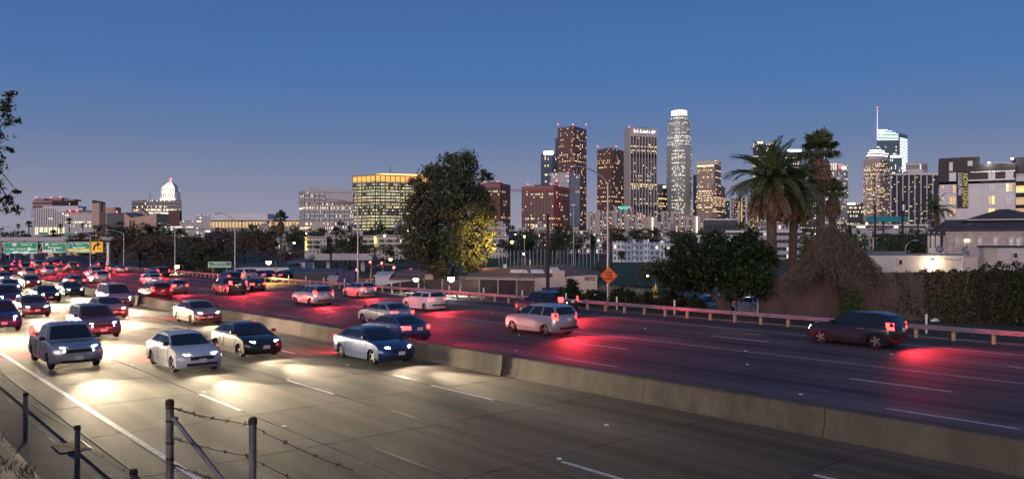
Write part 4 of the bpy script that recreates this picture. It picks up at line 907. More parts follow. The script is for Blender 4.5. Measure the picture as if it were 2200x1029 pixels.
eu = tree_px('eucalyptus_tree', 'tall leaning eucalyptus with sodium light on one flank behind the dark fence', 'tree', 95,
    [(993, 368, 40), (946, 380, 33), (970, 416, 58), (900, 408, 22), (904, 448, 34), (1008, 440, 44), (1043, 382, 15), (902, 500, 38), (958, 483, 46), (1019, 488, 36), (1036, 522, 24), (1012, 553, 27),
     (930, 556, 28), (912, 530, 32), (1020, 578, 16), (1055, 445, 14), (1062, 492, 12), (1000, 345, 14), (968, 352, 14), (925, 390, 18), (1030, 415, 22), (985, 520, 34), (890, 540, 22), (945, 578, 18), (880, 470, 16), (1040, 470, 22)],
    [[(936, 642, 11), (943, 585, 9), (956, 535, 8), (972, 480, 6)], [(956, 535, 6), (990, 505, 4), (1025, 485, 2)], [(950, 560, 5), (920, 520, 3), (900, 470, 2)]], 46000, .42, m_euc, 11, .65, droop=.5, asp=.42, bark=m_barkd, zb=-2)
tree_px('round_tree', 'dense dark round-headed tree with several leaning stems before the yellow crosswalk', 'tree', 60,
    [(1440, 562, 36), (1482, 532, 30), (1532, 524, 34), (1590, 530, 34), (1628, 562, 32), (1545, 570, 50), (1448, 596, 28), (1608, 598, 34), (1500, 598, 36), (1646, 588, 18), (1560, 606, 32), (1420, 582, 18), (1500, 556, 36), (1600, 560, 38), (1640, 540, 16), (1465, 612, 16), (1515, 622, 18), (1585, 622, 18)],
    [[(1556, 668, 9), (1540, 640, 6), (1508, 608, 4)], [(1556, 668, 9), (1552, 625, 6), (1540, 590, 4)], [(1562, 668, 8), (1568, 625, 5), (1580, 590, 3)]], 44000, .25, m_fic, 12, .85, bark=m_bark, asp=.6, zb=-.1)
tree_px('edge_tree', 'overhanging leafy branches of a tree whose trunk stands outside the picture', 'tree', 22,
    [(2, 205, 16), (-8, 235, 26), (12, 262, 16), (-20, 290, 30), (6, 342, 18), (-22, 350, 26), (14, 325, 10), (-5, 400, 26), (22, 410, 12), (8, 438, 20), (-30, 440, 34), (20, 452, 10), (-60, 300, 60), (-90, 400, 60), (-70, 220, 50)],
    [[(-130, 900, 12), (-120, 600, 10), (-90, 400, 7), (-60, 280, 4)]], 7000, .14, m_drk, 13, .6, asp=.36, bark=m_barkd)
# --- palms
m_frond = leafmat('palm_green', (.05, .072, .028), (.115, .145, .06), .5, .2)
m_fdead = leafmat('palm_dead', (.11, .07, .045), (.22, .145, .095), .8, .15)
m_ptrunk = mat('palm_trunk', (.10, .072, .055), .9, var=.45, scale=3, bump=.8, bscale=9)
def feather(L_, e0, bend, n=30, ll=.42, lw=.045, seed=0):
    rg = random.Random(seed); mb = MB(); p = Vector((0, 0, 0)); a = e0; pts = [p.copy()]; ang = [a]; st = L_ / n
    for i in range(n):
        p = p + Vector((math.cos(a), 0, math.sin(a))) * st; a -= bend / n * (.4 + 1.2 * i / n); pts.append(p.copy()); ang.append(a)
    mb.tube(pts[::4] + [pts[-1]], [.035 * (1 - k / (n / 4 + 1.2)) + .006 for k in range(len(pts[::4]) + 1)], 4)
    for i in range(2, n + 1):
        f = i / n; l = ll * (.45 + .55 * math.sin(math.pi * min(1, f * .9 + .12))); d = Vector((math.cos(ang[i]), 0, math.sin(ang[i]))); up = Vector((-d.z, 0, d.x))
        for s in (-1, 1):
            dv = (d * .75 + Vector((0, s, 0)) * .85 + up * (.28 - .35 * rg.random())).normalized() * l * rg.uniform(.85, 1.1); w = d * lw
            q = pts[i]; mb.add([q - w * .6, q + dv * .55 - w, q + dv + Vector((0, 0, -.06 * l)), q + dv * .5 + w], [(0, 1, 2, 3)])
    return mb.mesh('frond')
def fan(rad, pet, e0, droop, seed=0):
    rg = random.Random(seed); mb = MB(); d = Vector((math.cos(e0), 0, math.sin(e0))); up = Vector((-d.z, 0, d.x)); h = d * pet - Vector((0, 0, droop * .15))
    mb.tube([(0, 0, 0), h * .5 + up * .03, h], [.025, .02, .015], 4); k = 15
    for i in range(k):
        a = -1.75 + 3.5 * i / (k - 1); dv = d * math.cos(a) + Vector((0, 1, 0)) * math.sin(a) + up * .1; dv = dv.normalized() * rad * rg.uniform(.85, 1.1) * (1 - .25 * abs(a) / 1.75)
        sd = (Vector((0, 1, 0)) * math.cos(a) - d * math.sin(a)) * rad * .09; tip = h + dv - Vector((0, 0, droop * rg.uniform(.6, 1.2)))
        m_ = h + dv * .6
        mb.add([h, m_ - sd, tip, m_ + sd], [(0, 1, 2, 3)])
    return mb.mesh('frond')
def palm(name, label, u, vc, Y, R_px, kind, n, nd, tr_r, zb, seed, ubase=None, group=None):
    rg = random.Random(seed); c = W(u, vc, Y); b = Vector((WX(ubase if ubase is not None else u, Y), Y, zb))
    t = thing(name, label, 'palm tree', b, 0, group); Rm = R_px / F * Y
    mb = MB(); pts = []; rr = []; H = c.z - b.z; nn = 22
    for i in range(nn + 1):
        f = i / nn; pts.append(b.lerp(c, f)); rr.append(tr_r * (1.18 - .28 * f if f < .1 else 1.0 + (.22 if i % 2 else 0) * (.5 if kind == 'fan' else 1) * .4 + (.25 * sm(.86, 1, f) if kind == 'date' else 0)))
    mb.tube(pts, rr, 10); mb.build('trunk', m_ptrunk, t, smooth=False)
    if kind == 'date':
        spec = [(80, 55, 1.0), (60, 75, 1.05), (38, 85, 1.08), (14, 85, 1.06), (-12, 70, 1.0)]; ds = [(-35, 48, .85), (-55, 32, .75)]
        gm = [feather(Rm * s, R(e), R(bd), seed=seed + k, ll=Rm * .15, lw=Rm * .018) for k, (e, bd, s) in enumerate(spec)]
        dm = [feather(Rm * s, R(e), R(bd), 22, Rm * .12, Rm * .020, seed=seed + 9 + k) for k, (e, bd, s) in enumerate(ds)]
        wts = [.13, .2, .25, .24, .18]
    else:
        gm = [fan(Rm * .55, Rm * .5, R(e), Rm * dr, seed + k) for k, (e, dr) in enumerate([(80, .0), (50, .1), (20, .2), (-8, .3)])]
        dm = [fan(Rm * .5, Rm * .38, R(e), Rm * dr, seed + 9 + k) for k, (e, dr) in enumerate([(-50, .5), (-75, .45)])]
        wts = [.2, .3, .3, .2]
    for me in gm: me.materials.append(m_frond)
    for me in dm: me.materials.append(m_fdead)
    for i in range(n):
        o = link('frond', rg.choices(gm, wts)[0], None, t); o.location = c - b + Vector((rg.uniform(-.1, .1), rg.uniform(-.1, .1), rg.uniform(-.1, .25) * Rm * .12))
        o.rotation_euler = (rg.uniform(-.25, .25), 0, i * 2.39996 + rg.uniform(-.2, .2)); s = rg.uniform(.85, 1.1); o.scale = (s, s, s)
    for i in range(nd):
        o = link('dead_frond', rg.choice(dm), None, t); dz = rg.uniform(0, .1 if kind == 'date' else .95) * Rm
        o.location = c - b - Vector((0, 0, dz + .05 * Rm)); o.rotation_euler = (rg.uniform(-.3, .3), rg.uniform(-.1, .2), i * 2.39996); s = rg.uniform(.75, 1.05); o.scale = (s, s, s)
    return t
palm('date_palm', 'big date palm with full dark green crown, taller of the pair by wall', 1657, 392, 68, 100, 'date', 105, 60, .40, -.1, 21, 1659)
palm('date_palm', 'slightly lower date palm with brown drooping skirt, close beside the bigger one', 1707, 412, 73, 88, 'date', 100, 60, .36, -.1, 22, 1700)
palm('fan_palm', 'tall fan palm rising highest behind the two date palms', 1760, 322, 88, 46, 'fan', 56, 60, .42, -.1, 23, 1766)
palm('fan_palm', 'small fan palm with shaggy skirt between date palms and white grid tower', 1790, 412, 92, 32, 'fan', 44, 44, .36, -.1, 24, 1783)
palm('fan_palm', 'slender fan palm standing alone before the pale columned hall', 603, 470, 190, 19, 'fan', 34, 26, .22, -2, 25, 603)
palm('feather_palm', 'dark feathery palm between the dark slab tower and the new apartment block', 2010, 452, 120, 44, 'date', 40, 10, .25, -.1, 26, 2008)
# small distant fan palms: crown and trunk only
def far_palm_mesh():
    V = MB(); rg = random.Random(5)
    for i in range(34):
        me = fan(.62, .45, R(rg.choice([70, 45, 20, -5, -40])), .12, i); M = Matrix.Rotation(i * 2.4, 4, 'Z')
        V.add([M @ v.co for v in me.vertices], [tuple(p.vertices) for p in me.polygons]); bpy.data.meshes.remove(me)
    a = V.mesh('crown'); a.materials.append(m_drk); return a
fpm = far_palm_mesh(); mb = MB(); mb.cyl((0, 0, -1), (0, 0, 0), .16, .12, 7); fpt = mb.mesh('trunk'); fpt.materials.append(m_barkd)
for u, v, vb, Y, r, lab in [(62, 482, 545, 420, 9, 'shaggy fan palm just before the white courthouse corner'), (39, 486, 540, 520, 6, 'small fan palm farthest to the side of the white courthouse'), (115, 502, 545, 380, 10, 'stocky fan palm rising over the row of green overhead signs'),
        (149, 475, 545, 400, 8, 'tall thin fan palm before the grey arched hall'), (130, 486, 530, 500, 6, 'thin fan palm before the courthouse windows'), (178, 484, 525, 480, 6, 'fan palm under the grey hall, second from the tower'), (203, 488, 515, 480, 5, 'small fan palm at the foot of the peach bell tower'),
        (212, 493, 515, 460, 5, 'short round-headed palm beside the bell tower base'), (722, 497, 590, 230, 12, 'double-headed palm before the grey finned office block'), (712, 540, 590, 200, 9, 'dark spindly palm in front of the cream apartments'), (1890, 520, 560, 170, 12, 'low palm between street poles and white shed'), (822, 560, 590, 170, 8, 'small palm near the red traffic signals')]:
    c = W(u, v, Y); zb = min(terrain(c.x, Y), WZ(vb, Y)); s = r / F * Y
    t = thing('fan_palm', lab, 'palm tree', (c.x, Y, zb), 0, 'small distant palms'); o = link('crown', fpm, None, t); o.location = (0, 0, c.z - zb); o.scale = (s, s, s); o.rotation_euler = (0, 0, u)
    o = link('trunk', fpt, None, t); o.location = (0, 0, c.z - zb); o.scale = (s, s, c.z - zb + .5)
# --- dead vine heap and the green shrub under it
rg = np.random.default_rng(31); Yv = 55.5
vm = thing('dead_vine_heap', 'great shaggy heap of dry brown vines slumped over the wall', 'vine heap', W(1790, 668, Yv))
mb = MB(); cx, cz = WX(1790, Yv), WZ(600, Yv)
def heap(a, f):      # a: azimuth, f: 0 top .. 1 lower rim
    f = max(0.0, f)
    rx, rz, ry = 78 / F * Yv, 112 / F * Yv, 1.7
    bul = 1 + .22 * math.sin(3 * a + 1 + 3 * f) + .18 * math.sin(5 * a + 2 - 5 * f) + .12 * math.sin(11 * a + 9 * f) + .05 * math.sin(23 * a)
    s = min(1.12, f ** .72) * bul
    drop = .10 * math.sin(4 * a + 1) + .08 * math.sin(9 * a)
    return Vector((cx - .25 * (1 - f) + rx * s * math.cos(a), Yv + ry * s * math.sin(a), cz + rz * (1 - f * (1 + drop)) + .12 * math.sin(7 * a + 9 * f) - (.5 * max(0, f - 1))))
for i in range(2300):
    a = rg.uniform(0, 6.28); f = rg.uniform(.0, .8); n_ = 6; pts = []; df = rg.uniform(.04, .12); da = rg.normal(0, .06); off = rg.uniform(-.28, .12)
    for k in range(n_):
        p = heap(a, min(f, 1.3)); ctr = Vector((cx, Yv, cz)); p = ctr + (p - ctr) * (1 + off * .5) + Vector(rg.normal(0, .11, 3)); pts.append(p); a += da + rg.normal(0, .09); f += df * rg.uniform(-.2, 1.9)
    mb.tube(pts, [.016, .016, .014, .012, .009, .004], 3, cap=False)
for i in range(260):        # stiff twigs poking out of the heap
    p = heap(rg.uniform(0, 6.28), rg.uniform(.25, 1.0)); o_ = (p - Vector((cx, Yv, cz))); o_.z *= .2; d_ = (o_.normalized() + Vector(rg.normal(0, .6, 3)) + Vector((0, 0, -.4))).normalized() * rg.uniform(.3, 1.0)
    mb.tube([p - d_ * .3, p + d_ * .5, p + d_ + Vector((0, 0, -.12))], [.016, .012, .004], 3, cap=False)
mb.build('stems', m_vin, vm)
pts = np.array([heap(rg.uniform(0, 6.28), rg.uniform(0, 1.05) ** .7) + Vector(rg.normal(0, .12, 3)) for i in range(9000)]); v = leaves(pts, .13, rg, .4, .6) - np.array(vm.location)
link('dry_leaves', leaf_mesh('dry_leaves', v, m_vin), None, vm)
mb = MB(); mb.tube([W(1815, 672, Yv), W(1805, 620, Yv), W(1790, 560, Yv)], [.22, .16, .1], 7); mb.build('trunk', m_barkd, vm, smooth=True)
tree_px('green_shrub', 'bright green leafy shrub growing against the brown wall under dead vines', 'shrub', 52.5, [(1832, 640, 22), (1822, 665, 20), (1846, 662, 18), (1835, 680, 20), (1815, 650, 12), (1828, 622, 12), (1850, 640, 10)], [[(1834, 690, 3), (1834, 660, 2)]], 4200, .13, m_grn, 33, .8, bark=m_barkd, zb=-.05)
# --- ivied fence along the verge, one plant after another
for k, (cl, lab) in enumerate([([(1225, 612, 14), (1212, 630, 20), (1235, 632, 22), (1225, 648, 24), (1204, 648, 12), (1248, 648, 14), (1232, 606, 9)], 'tallest leafy climbing bush on verge next to the utility pole'),
        ([(1272, 634, 15), (1262, 648, 16), (1284, 648, 16)], 'small rounded climbing bush between the tall bush and the road work sign'),
        ([(1325, 634, 15), (1345, 632, 16), (1328, 652, 18), (1352, 652, 18), (1366, 640, 14)], 'ivy mound just past the road work sign'),
        ([(1388, 640, 16), (1405, 640, 16), (1395, 656, 18), (1418, 654, 16)], 'second ivy mound past the road work sign'),
        ([(1435, 640, 16), (1455, 640, 16), (1445, 656, 18), (1470, 656, 16), (1478, 645, 14)], 'third ivy mound past the road work sign'),
        ([(1490, 648, 14), (1503, 655, 12), (1482, 660, 12)], 'low end of the ivy mounds beside the dark round tree')]):
    Yi = 68 - k * 1.3; tree_px('ivy_bush', lab, 'ivy', Yi, cl, [[(cl[0][0], 668, 3), (cl[0][0], 650, 2)]], 1000 * len(cl), .17, m_ivy if k else m_fic, 40 + k, .35, 'climbers along the verge fence', m_barkd, .7, .4, -.1)
# --- street and hillside trees: four leaf meshes shared by all, scaled to each tree
def unit_tree(seed, m, n, kind):
    rg = np.random.default_rng(seed); cs = []
    if kind == 'broad':
        for i in range(13):
            a = rg.uniform(0, 6.28); r = rg.uniform(.1, .36); cs.append((r * math.cos(a), r * math.sin(a), rg.uniform(.38, .86), rg.uniform(.13, .22)))
    elif kind == 'loose':
        for i in range(11):
            a = rg.uniform(0, 6.28); r = rg.uniform(.08, .34); cs.append((r * math.cos(a), r * math.sin(a), rg.uniform(.35, .95), rg.uniform(.07, .16)))
    else:
        for i in range(9): cs.append((rg.normal(0, .03), rg.normal(0, .03), .12 + i * .1, .24 * (1 - i / 9.5) + .03))
    pts = clump_pts(cs, n, rg, 7); v = leaves(pts, .05, rg, .6, .2); me = leaf_mesh('crown', v, m)
    mb = MB(); mb.tube([(0, 0, -.05), (.01, 0, .3), (0, .01, .6)], [.03, .022, .01], 6)
    for c in cs[:6]: mb.tube([(0, 0, .35), tuple(np.array(c[:3]) * .9)], [.016, .006], 4)
    t = mb.mesh('trunk'); t.materials.append(m_barkd); return me, t
UT = {'green': [unit_tree(61, m_drk, 2600, 'broad'), unit_tree(62, m_drk, 2600, 'broad')], 'brown': [unit_tree(63, m_brn, 2200, 'loose'), unit_tree(64, m_brn, 2400, 'broad')],
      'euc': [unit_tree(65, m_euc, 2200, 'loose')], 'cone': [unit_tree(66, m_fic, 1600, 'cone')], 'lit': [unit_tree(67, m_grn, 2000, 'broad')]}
TREES = [(14, 490, 556, 330, 80, 'green', 'dark broad tree beyond the green overhead signs at the picture edge'), (48, 505, 556, 300, 55, 'green', 'dark tree just behind the first green overhead sign'), (92, 512, 548, 330, 50, 'green', 'low dark tree above the gap between two green signs'),
 (170, 506, 560, 290, 70, 'brown', 'brownish tree on slope behind the yellow ramp sign'), (205, 500, 572, 240, 80, 'brown', 'brown hillside tree right behind the gantry post'), (250, 498, 580, 215, 90, 'brown', 'brown hillside tree behind the first curved lamp post'), (300, 505, 582, 205, 90, 'brown', 'largest brown tree on the hillside slope'),
 (345, 505, 582, 200, 80, 'brown', 'brown tree on hillside behind the glaring yellow lamp'), (285, 478, 520, 330, 70, 'green', 'dark tree below the dark-roofed peach hall'), (325, 476, 520, 320, 60, 'green', 'dark tree at the corner of the peach hall'), (238, 478, 520, 340, 55, 'green', 'dark tree hugging the foot of the bell tower'),
 (375, 488, 530, 310, 60, 'green', 'dark tree below the banded office block'), (400, 545, 596, 165, 60, 'green', 'dense dark tree behind the green memorial sign'), (440, 520, 598, 160, 100, 'green', 'big dark tree rising above the green memorial sign'), (468, 545, 600, 150, 60, 'green', 'dark tree touching the green memorial sign posts'),
 (420, 503, 545, 260, 60, 'brown', 'brown tree below the low flat offices'), (478, 490, 560, 240, 80, 'brown', 'brown tree before the pale columned hall'), (525, 498, 560, 235, 70, 'brown', 'brown tree between tall lamp post and slender palm'), (555, 475, 505, 420, 28, 'cone', 'pointed conifer in front of the columned hall'),
 (520, 470, 500, 430, 26, 'cone', 'smaller conifer standing on the hall terrace'), (575, 502, 560, 230, 60, 'brown', 'brown tree immediately beside the slender palm'), (636, 495, 545, 300, 60, 'green', 'dark tree at the foot of the grey finned block'), (625, 530, 575, 220, 50, 'brown', 'brownish tree over the long white shed'),
 (752, 492, 575, 215, 60, 'green', 'dark tree beside the overpass ramp'), (742, 480, 560, 260, 50, 'euc', 'loose grey-green tree above the overpass'), (797, 478, 512, 520, 30, 'cone', 'dark conifer before the lit glass office, first of three'), (818, 468, 512, 520, 32, 'cone', 'tallest dark conifer before the lit glass office'), (858, 472, 512, 520, 34, 'cone', 'dark conifer before the lit glass office beside the eucalyptus'),
 (700, 525, 548, 300, 40, 'green', 'low dark tree along the cream apartments, near their lit stair'), (790, 522, 545, 300, 50, 'green', 'low dark tree along the middle of the cream apartments'), (840, 525, 545, 300, 40, 'green', 'low dark tree at the end of the cream apartments'), (1088, 512, 548, 330, 44, 'green', 'dark tree between eucalyptus and tall fence poles'), (1130, 500, 545, 360, 56, 'green', 'dark tree below the red-brown office block'),
 (1160, 505, 540, 420, 44, 'euc', 'thin pale tree under the crane mast'), (1238, 496, 538, 480, 60, 'green', 'dark tree below the pale residential tower'), (1272, 500, 540, 470, 60, 'green', 'dark tree beside the lamp post arm base'), (1300, 508, 542, 460, 44, 'green', 'dark tree next to the blue apartments'), (1335, 536, 558, 300, 26, 'green', 'little tree before the blue apartments'), (1440, 520, 552, 380, 40, 'green', 'tree half hidden behind the dark round tree'),
 (1285, 568, 612, 125, 46, 'brown', 'brown bush on the sports field edge by the road work sign'), (1390, 562, 612, 120, 50, 'brown', 'brown bush between sports field and dark round tree'), (1735, 482, 530, 190, 40, 'lit', 'green tree glimpsed between palm trunks and vine heap'), (1846, 486, 540, 170, 44, 'lit', 'yellow-green lamplit tree above the vine heap'), (1880, 500, 545, 160, 50, 'lit', 'green tree by the street poles beyond the white shed'),
 (1918, 505, 545, 165, 46, 'lit', 'green tree between the two street poles'), (1955, 488, 548, 130, 64, 'green', 'dark tree beside the wooden house porch'), (1985, 478, 545, 135, 50, 'green', 'dark tree behind the porch roof'), (2030, 440, 500, 150, 40, 'green', 'dark tree against the white apartment wall'), (1520, 500, 530, 330, 40, 'green', 'dark tree under the green-lit canopy'), (660, 545, 580, 190, 36, 'lit', 'bright green tree before the overpass underside'), (985, 520, 560, 260, 50, 'green', 'dark tree seen through the eucalyptus branches')]
for k, (u, vt, vb, Y, wp, ty, lab) in enumerate(TREES):
    x = WX(u, Y); zt = WZ(vt, Y); zb = min(terrain(x, Y) + .02, WZ(vb, Y)); h = zt - zb; w = wp / F * Y
    me, tr = UT[ty][k % len(UT[ty])]
    t = thing({'cone': 'conifer_tree', 'euc': 'eucalyptus_tree'}.get(ty, 'leafy_tree'), lab, 'tree', (x, Y, zb), 0, 'trees around the hillside and streets')
    for nm, m_ in (('crown', me), ('trunk', tr)):
        o = link(nm, m_, None, t); o.scale = (w / .85, w / .85, h / 1.02); o.rotation_euler = (0, 0, k * 1.7)

# scrub covering the hillside beyond the gantry and lamp posts, and rough cover around the streets
rgs = np.random.default_rng(91); pts = []
for i in range(1500):
    Y = rgs.uniform(150, 330); u = rgs.uniform(140, 500); x = WX(u, Y)
    if x * n0.x + Y * n0.y < 56 + 12 * (Y > 190): continue
    c = np.array([x, Y, terrain(x, Y)]); r_ = rgs.uniform(.5, 1.5); q = rgs.normal(size=(16, 3)) * r_ * [.7, .7, .45]; q[:, 2] = np.abs(q[:, 2]); pts.append(c + q)
scr = link('hillside_scrub', leaf_mesh('hillside_scrub', leaves(np.concatenate(pts), .75, rgs, .6, .2), m_brn)); tag(scr, 'brownish scrub covering the hillside behind the lamp posts', 'scrub', kind='stuff')
pts = []
for i in range(1500):
    Y = rgs.uniform(100, 420); u = rgs.uniform(560, 1900); x = WX(u, Y)
    if x * n0.x + Y * n0.y < 60 or (1030 < u < 1510 and 125 < Y < 305) or (560 < u < 1030 and Y < 170) or (u > 1370 and Y < 132): continue
    c = np.array([x, Y, terrain(x, Y)]); r_ = rgs.uniform(.4, 1.2); q = rgs.normal(size=(12, 3)) * r_ * [.9, .9, .4]; q[:, 2] = np.abs(q[:, 2]); pts.append(c + q)
scr = link('street_scrub', leaf_mesh('street_scrub', leaves(np.concatenate(pts), .7, rgs, .6, .2), m_drk)); tag(scr, 'rough low greenery on the waste ground between the streets', 'scrub', kind='stuff')
# ================================================================== MID GROUND
m_glassd = mat('dark_pane', (.02, .022, .028), .08, 0, var=0, spec=.8)
m_glasss = mat('sky_pane', (.10, .12, .15), .08, .3, var=0, spec=.8)
m_lit = [emit('lit_pane_warm', (1, .62, .22), 1.3), emit('lit_pane_dim', (1, .66, .32), .45), emit('lit_pane_pale', (1, .85, .55), .8)]
CUR = None
def Wp(u, v, Y):
    """like W, but for a front turned away from square by an angle: x runs along the front from its near corner"""
    if CUR is None: return W(u, v, Y)
    X0, Y0, a = CUR; k = (u - 1100) / F; s = (k * Y0 - X0) / (math.cos(a) + k * math.sin(a)); return Vector((X0 + s, Y, CZ - (v - HY) / F * (Y0 - s * math.sin(a))))
def window(parent, u0, u1, v0, v1, Y, pane, frame, muls=1, dep=.09, bar=.08, hm=None):
    a, b = Wp(u0, v1, Y), Wp(u1, v0, Y); w, h = b.x - a.x, b.z - a.z; cx, cz = (a.x + b.x) / 2, (a.z + b.z) / 2
    mb = MB(); s = bar
    for x in (a.x + s / 2, b.x - s / 2): mb.box((x, Y - dep / 2, cz), (s, dep, h))
    for z in (a.z + s / 2, b.z - s / 2): mb.box((cx, Y - dep / 2 + .004, z), (w - 2 * s, dep, s))
    for i in range(muls): mb.box((a.x + w * (i + 1) / (muls + 1), Y - dep / 2 + .006, cz), (s * .8, dep, h - 2 * s))
    if hm: mb.box((cx, Y - dep / 2 + .008, a.z + h * hm), (w - 2 * s, dep, s * .8))
    f = mb.build('window', frame, parent)
    n_ = muls + 1
    for i in range(n_):
        mb = MB(); x0 = a.x + w * i / n_; x1 = a.x + w * (i + 1) / n_; mb.box(((x0 + x1) / 2, Y - .015, cz), (x1 - x0 - .01, .02, h - .01)); mb.build('pane', pane[i % len(pane)] if isinstance(pane, list) else pane, f)
    return f
# --- new apartment building with banner
Ya = 140; m_blk = mat('charcoal_cladding', (.022, .021, .026), .6, var=.15, scale=.5); m_wht = mat('white_cladding', (.62, .60, .62), .75, var=.06, scale=.4); m_fr = mat('window_frame', (.55, .55, .55), .5, var=0)
t = thing('apartment_building', 'new apartment building, charcoal above white, with a leasing banner', 'apartment building', (WX(2018, Ya), Ya, -1)); CUR = (WX(2018, Ya), Ya, R(28))
def vol(nm, u0, u1, v0, v1, Y, d, m, par=None, z0=None):
    a, b = Wp(u0, v1, Y), Wp(u1, v0, Y); mb = MB(); zz = a.z if z0 is None else z0; mb.box(((a.x + b.x) / 2, Y + d / 2, (zz + b.z) / 2), (b.x - a.x, d, b.z - zz)); return mb.build(nm, m, par or t)
vol('lower_storeys', 2018, 2182, 392, 500, Ya, 16, m_wht, z0=-1); vol('upper_storeys', 2017, 2105, 337, 392, Ya - .15, 16, m_blk); vol('upper_storeys', 2105, 2182, 350, 392, Ya - .152, 16, m_blk)
vol('corner_wing', 2182, 2290, 333, 500, Ya + .6, 16, m_blk, z0=-1)
for v in (369, 387): vol('trim_line', 2085 if v == 369 else 2056, 2181, v - .6, v + .6, Ya - .3, .14, m_fr)
vol('parapet_glow_wall', 2135, 2180, 345.5, 350, Ya + 3, .3, m_wht)
for (u0, u1, v0, v1, pane, mu) in [(2039, 2047, 349, 368, m_glasss, 0), (2079, 2089, 346, 357, m_glasss, 0), (2039, 2054, 371, 390, m_glasss, 1), (2123, 2138, 367, 386, m_glasss, 1), (2160, 2177, 366, 386, m_glasss, 1)]:
    window(t, u0, u1, v0, v1, Ya - .16, pane, m_fr, mu, hm=.35 if v0 > 360 else None)
L0, L1, L2 = m_lit
for (u0, u1, v0, v1, pane, mu) in [(2022, 2029, 398, 407, L1, 0), (2040, 2054, 397, 416, [m_glassd, L1], 1), (2123, 2138, 394, 413, m_glasss, 1), (2160, 2176, 393, 413, [L2, L1], 1), (2022, 2029, 423, 431, L1, 0), (2039, 2054, 422, 440, L1, 1), (2123, 2138, 420, 440, [L1, L0], 1), (2160, 2175, 419, 439, m_glasss, 1), (2039, 2054, 448, 466, L1, 1), (2123, 2138, 447, 466, L0, 1), (2160, 2175, 446, 464, m_glassd, 1)]:
    window(t, u0, u1, v0, v1, Ya - .01, pane, m_fr, mu, hm=.35)
for v in (372, 398, 423, 447):
    vol('balcony_recess', 2184, 2230, v, v + 16, Ya + .5, .3, [L1, m_glassd, L1, L0][(v // 10) % 4] if v != 372 else m_glasss)
    a, b = Wp(2182, v + 17, Ya - .6), Wp(2240, v + 17, Ya - .6); mb = MB(); mb.box(((a.x + b.x) / 2, Ya - .2, a.z), (b.x - a.x, 1.4, .16)); bal = mb.build('balcony', m_wht, t)
    mb = MB()
    mb.box(((a.x + b.x) / 2, Ya - .85, a.z + 1.0), (b.x - a.x, .05, .06))
    for i in range(16): mb.box((a.x + (b.x - a.x) * i / 15, Ya - .85, a.z + .52), (.03, .03, .94))
    mb.build('railing', m_dark, bal)
for i in range(9): vol('ladder_rung', 2107, 2117, 395 + i * 6, 395.5 + i * 6, Ya - .1, .05, m_fr)
mb = MB()
for u0, u1, v in ((2034, 2058, 334), (2069, 2092, 333)):
    a, b = Wp(u0, 337, Ya + 2), Wp(u1, v, Ya + 2); mb.tube([(a.x, Ya + 2, a.z - .2), (a.x, Ya + 2, b.z), (b.x, Ya + 2, b.z), (b.x, Ya + 2, a.z - .2)], .05, 4)
mb.build('roof_railing', m_fr, t)
bn = vol('leasing_banner', 2056, 2080, 371, 447, Ya - .4, .06, mat('navy_banner', (.018, .016, .03), .6, var=.1)); bn.parent = None; bn.location = t.location
tag(bn, 'tall dark banner advertising leasing on the white apartment wall', 'banner')
tx = text('NOW LEASING', 1.0, mat('banner_gold', (.75, .62, .14), .6, var=0), bn, Wp(2073, 409, Ya - .42), (R(90), R(90), 0), True, fit=75 / F * Ya * .93); tx.scale = (1, 1.15, 1)
text('213.629.7443', .8, mat('banner_white', (.85, .85, .85), .6, var=0), bn, Wp(2062, 396, Ya - .42), (R(90), R(90), 0), True, fit=47 / F * Ya)
ROOFL = []
for k, (u, v) in enumerate(((2124, 350), (2174, 342))):
    lt = thing('roof_floodlight', ['bright roof floodlight over the stepped charcoal parapet', 'bright roof floodlight on the taller corner wing'][k], 'floodlight', Wp(u, v + 4, Ya - .5)); mb = MB(); p = Wp(u, v, Ya - .6); mb.tube([Wp(u + 2, v + 4, Ya - .2), Wp(u + 2, v - 2, Ya - .3), p + Vector((0, .2, .1))], .04, 5); mb.build('bracket', m_dark, lt)
    bm = MB(); bm.box(tuple(p), (.28, .2, .2)); bm.build('lens', emit('flood_lens', (1, .95, .8), 30), lt); lamp('bulb', 'POINT', p + Vector((0, -.4, 0)), 260, (1, .92, .75), .1, lt); ROOFL.append(lt)
# turn the building, its banner and roof lamps to their real bearing about the near corner
def turn(objs, piv, a):
    M = Matrix.Translation(piv) @ Matrix.Rotation(-a, 4, 'Z') @ Matrix.Translation(-piv)
    for o in objs: o.location = M @ o.location; o.rotation_euler.z -= a
turn([t, bn] + ROOFL, Vector((CUR[0], CUR[1], 0)), CUR[2]); CUR = None
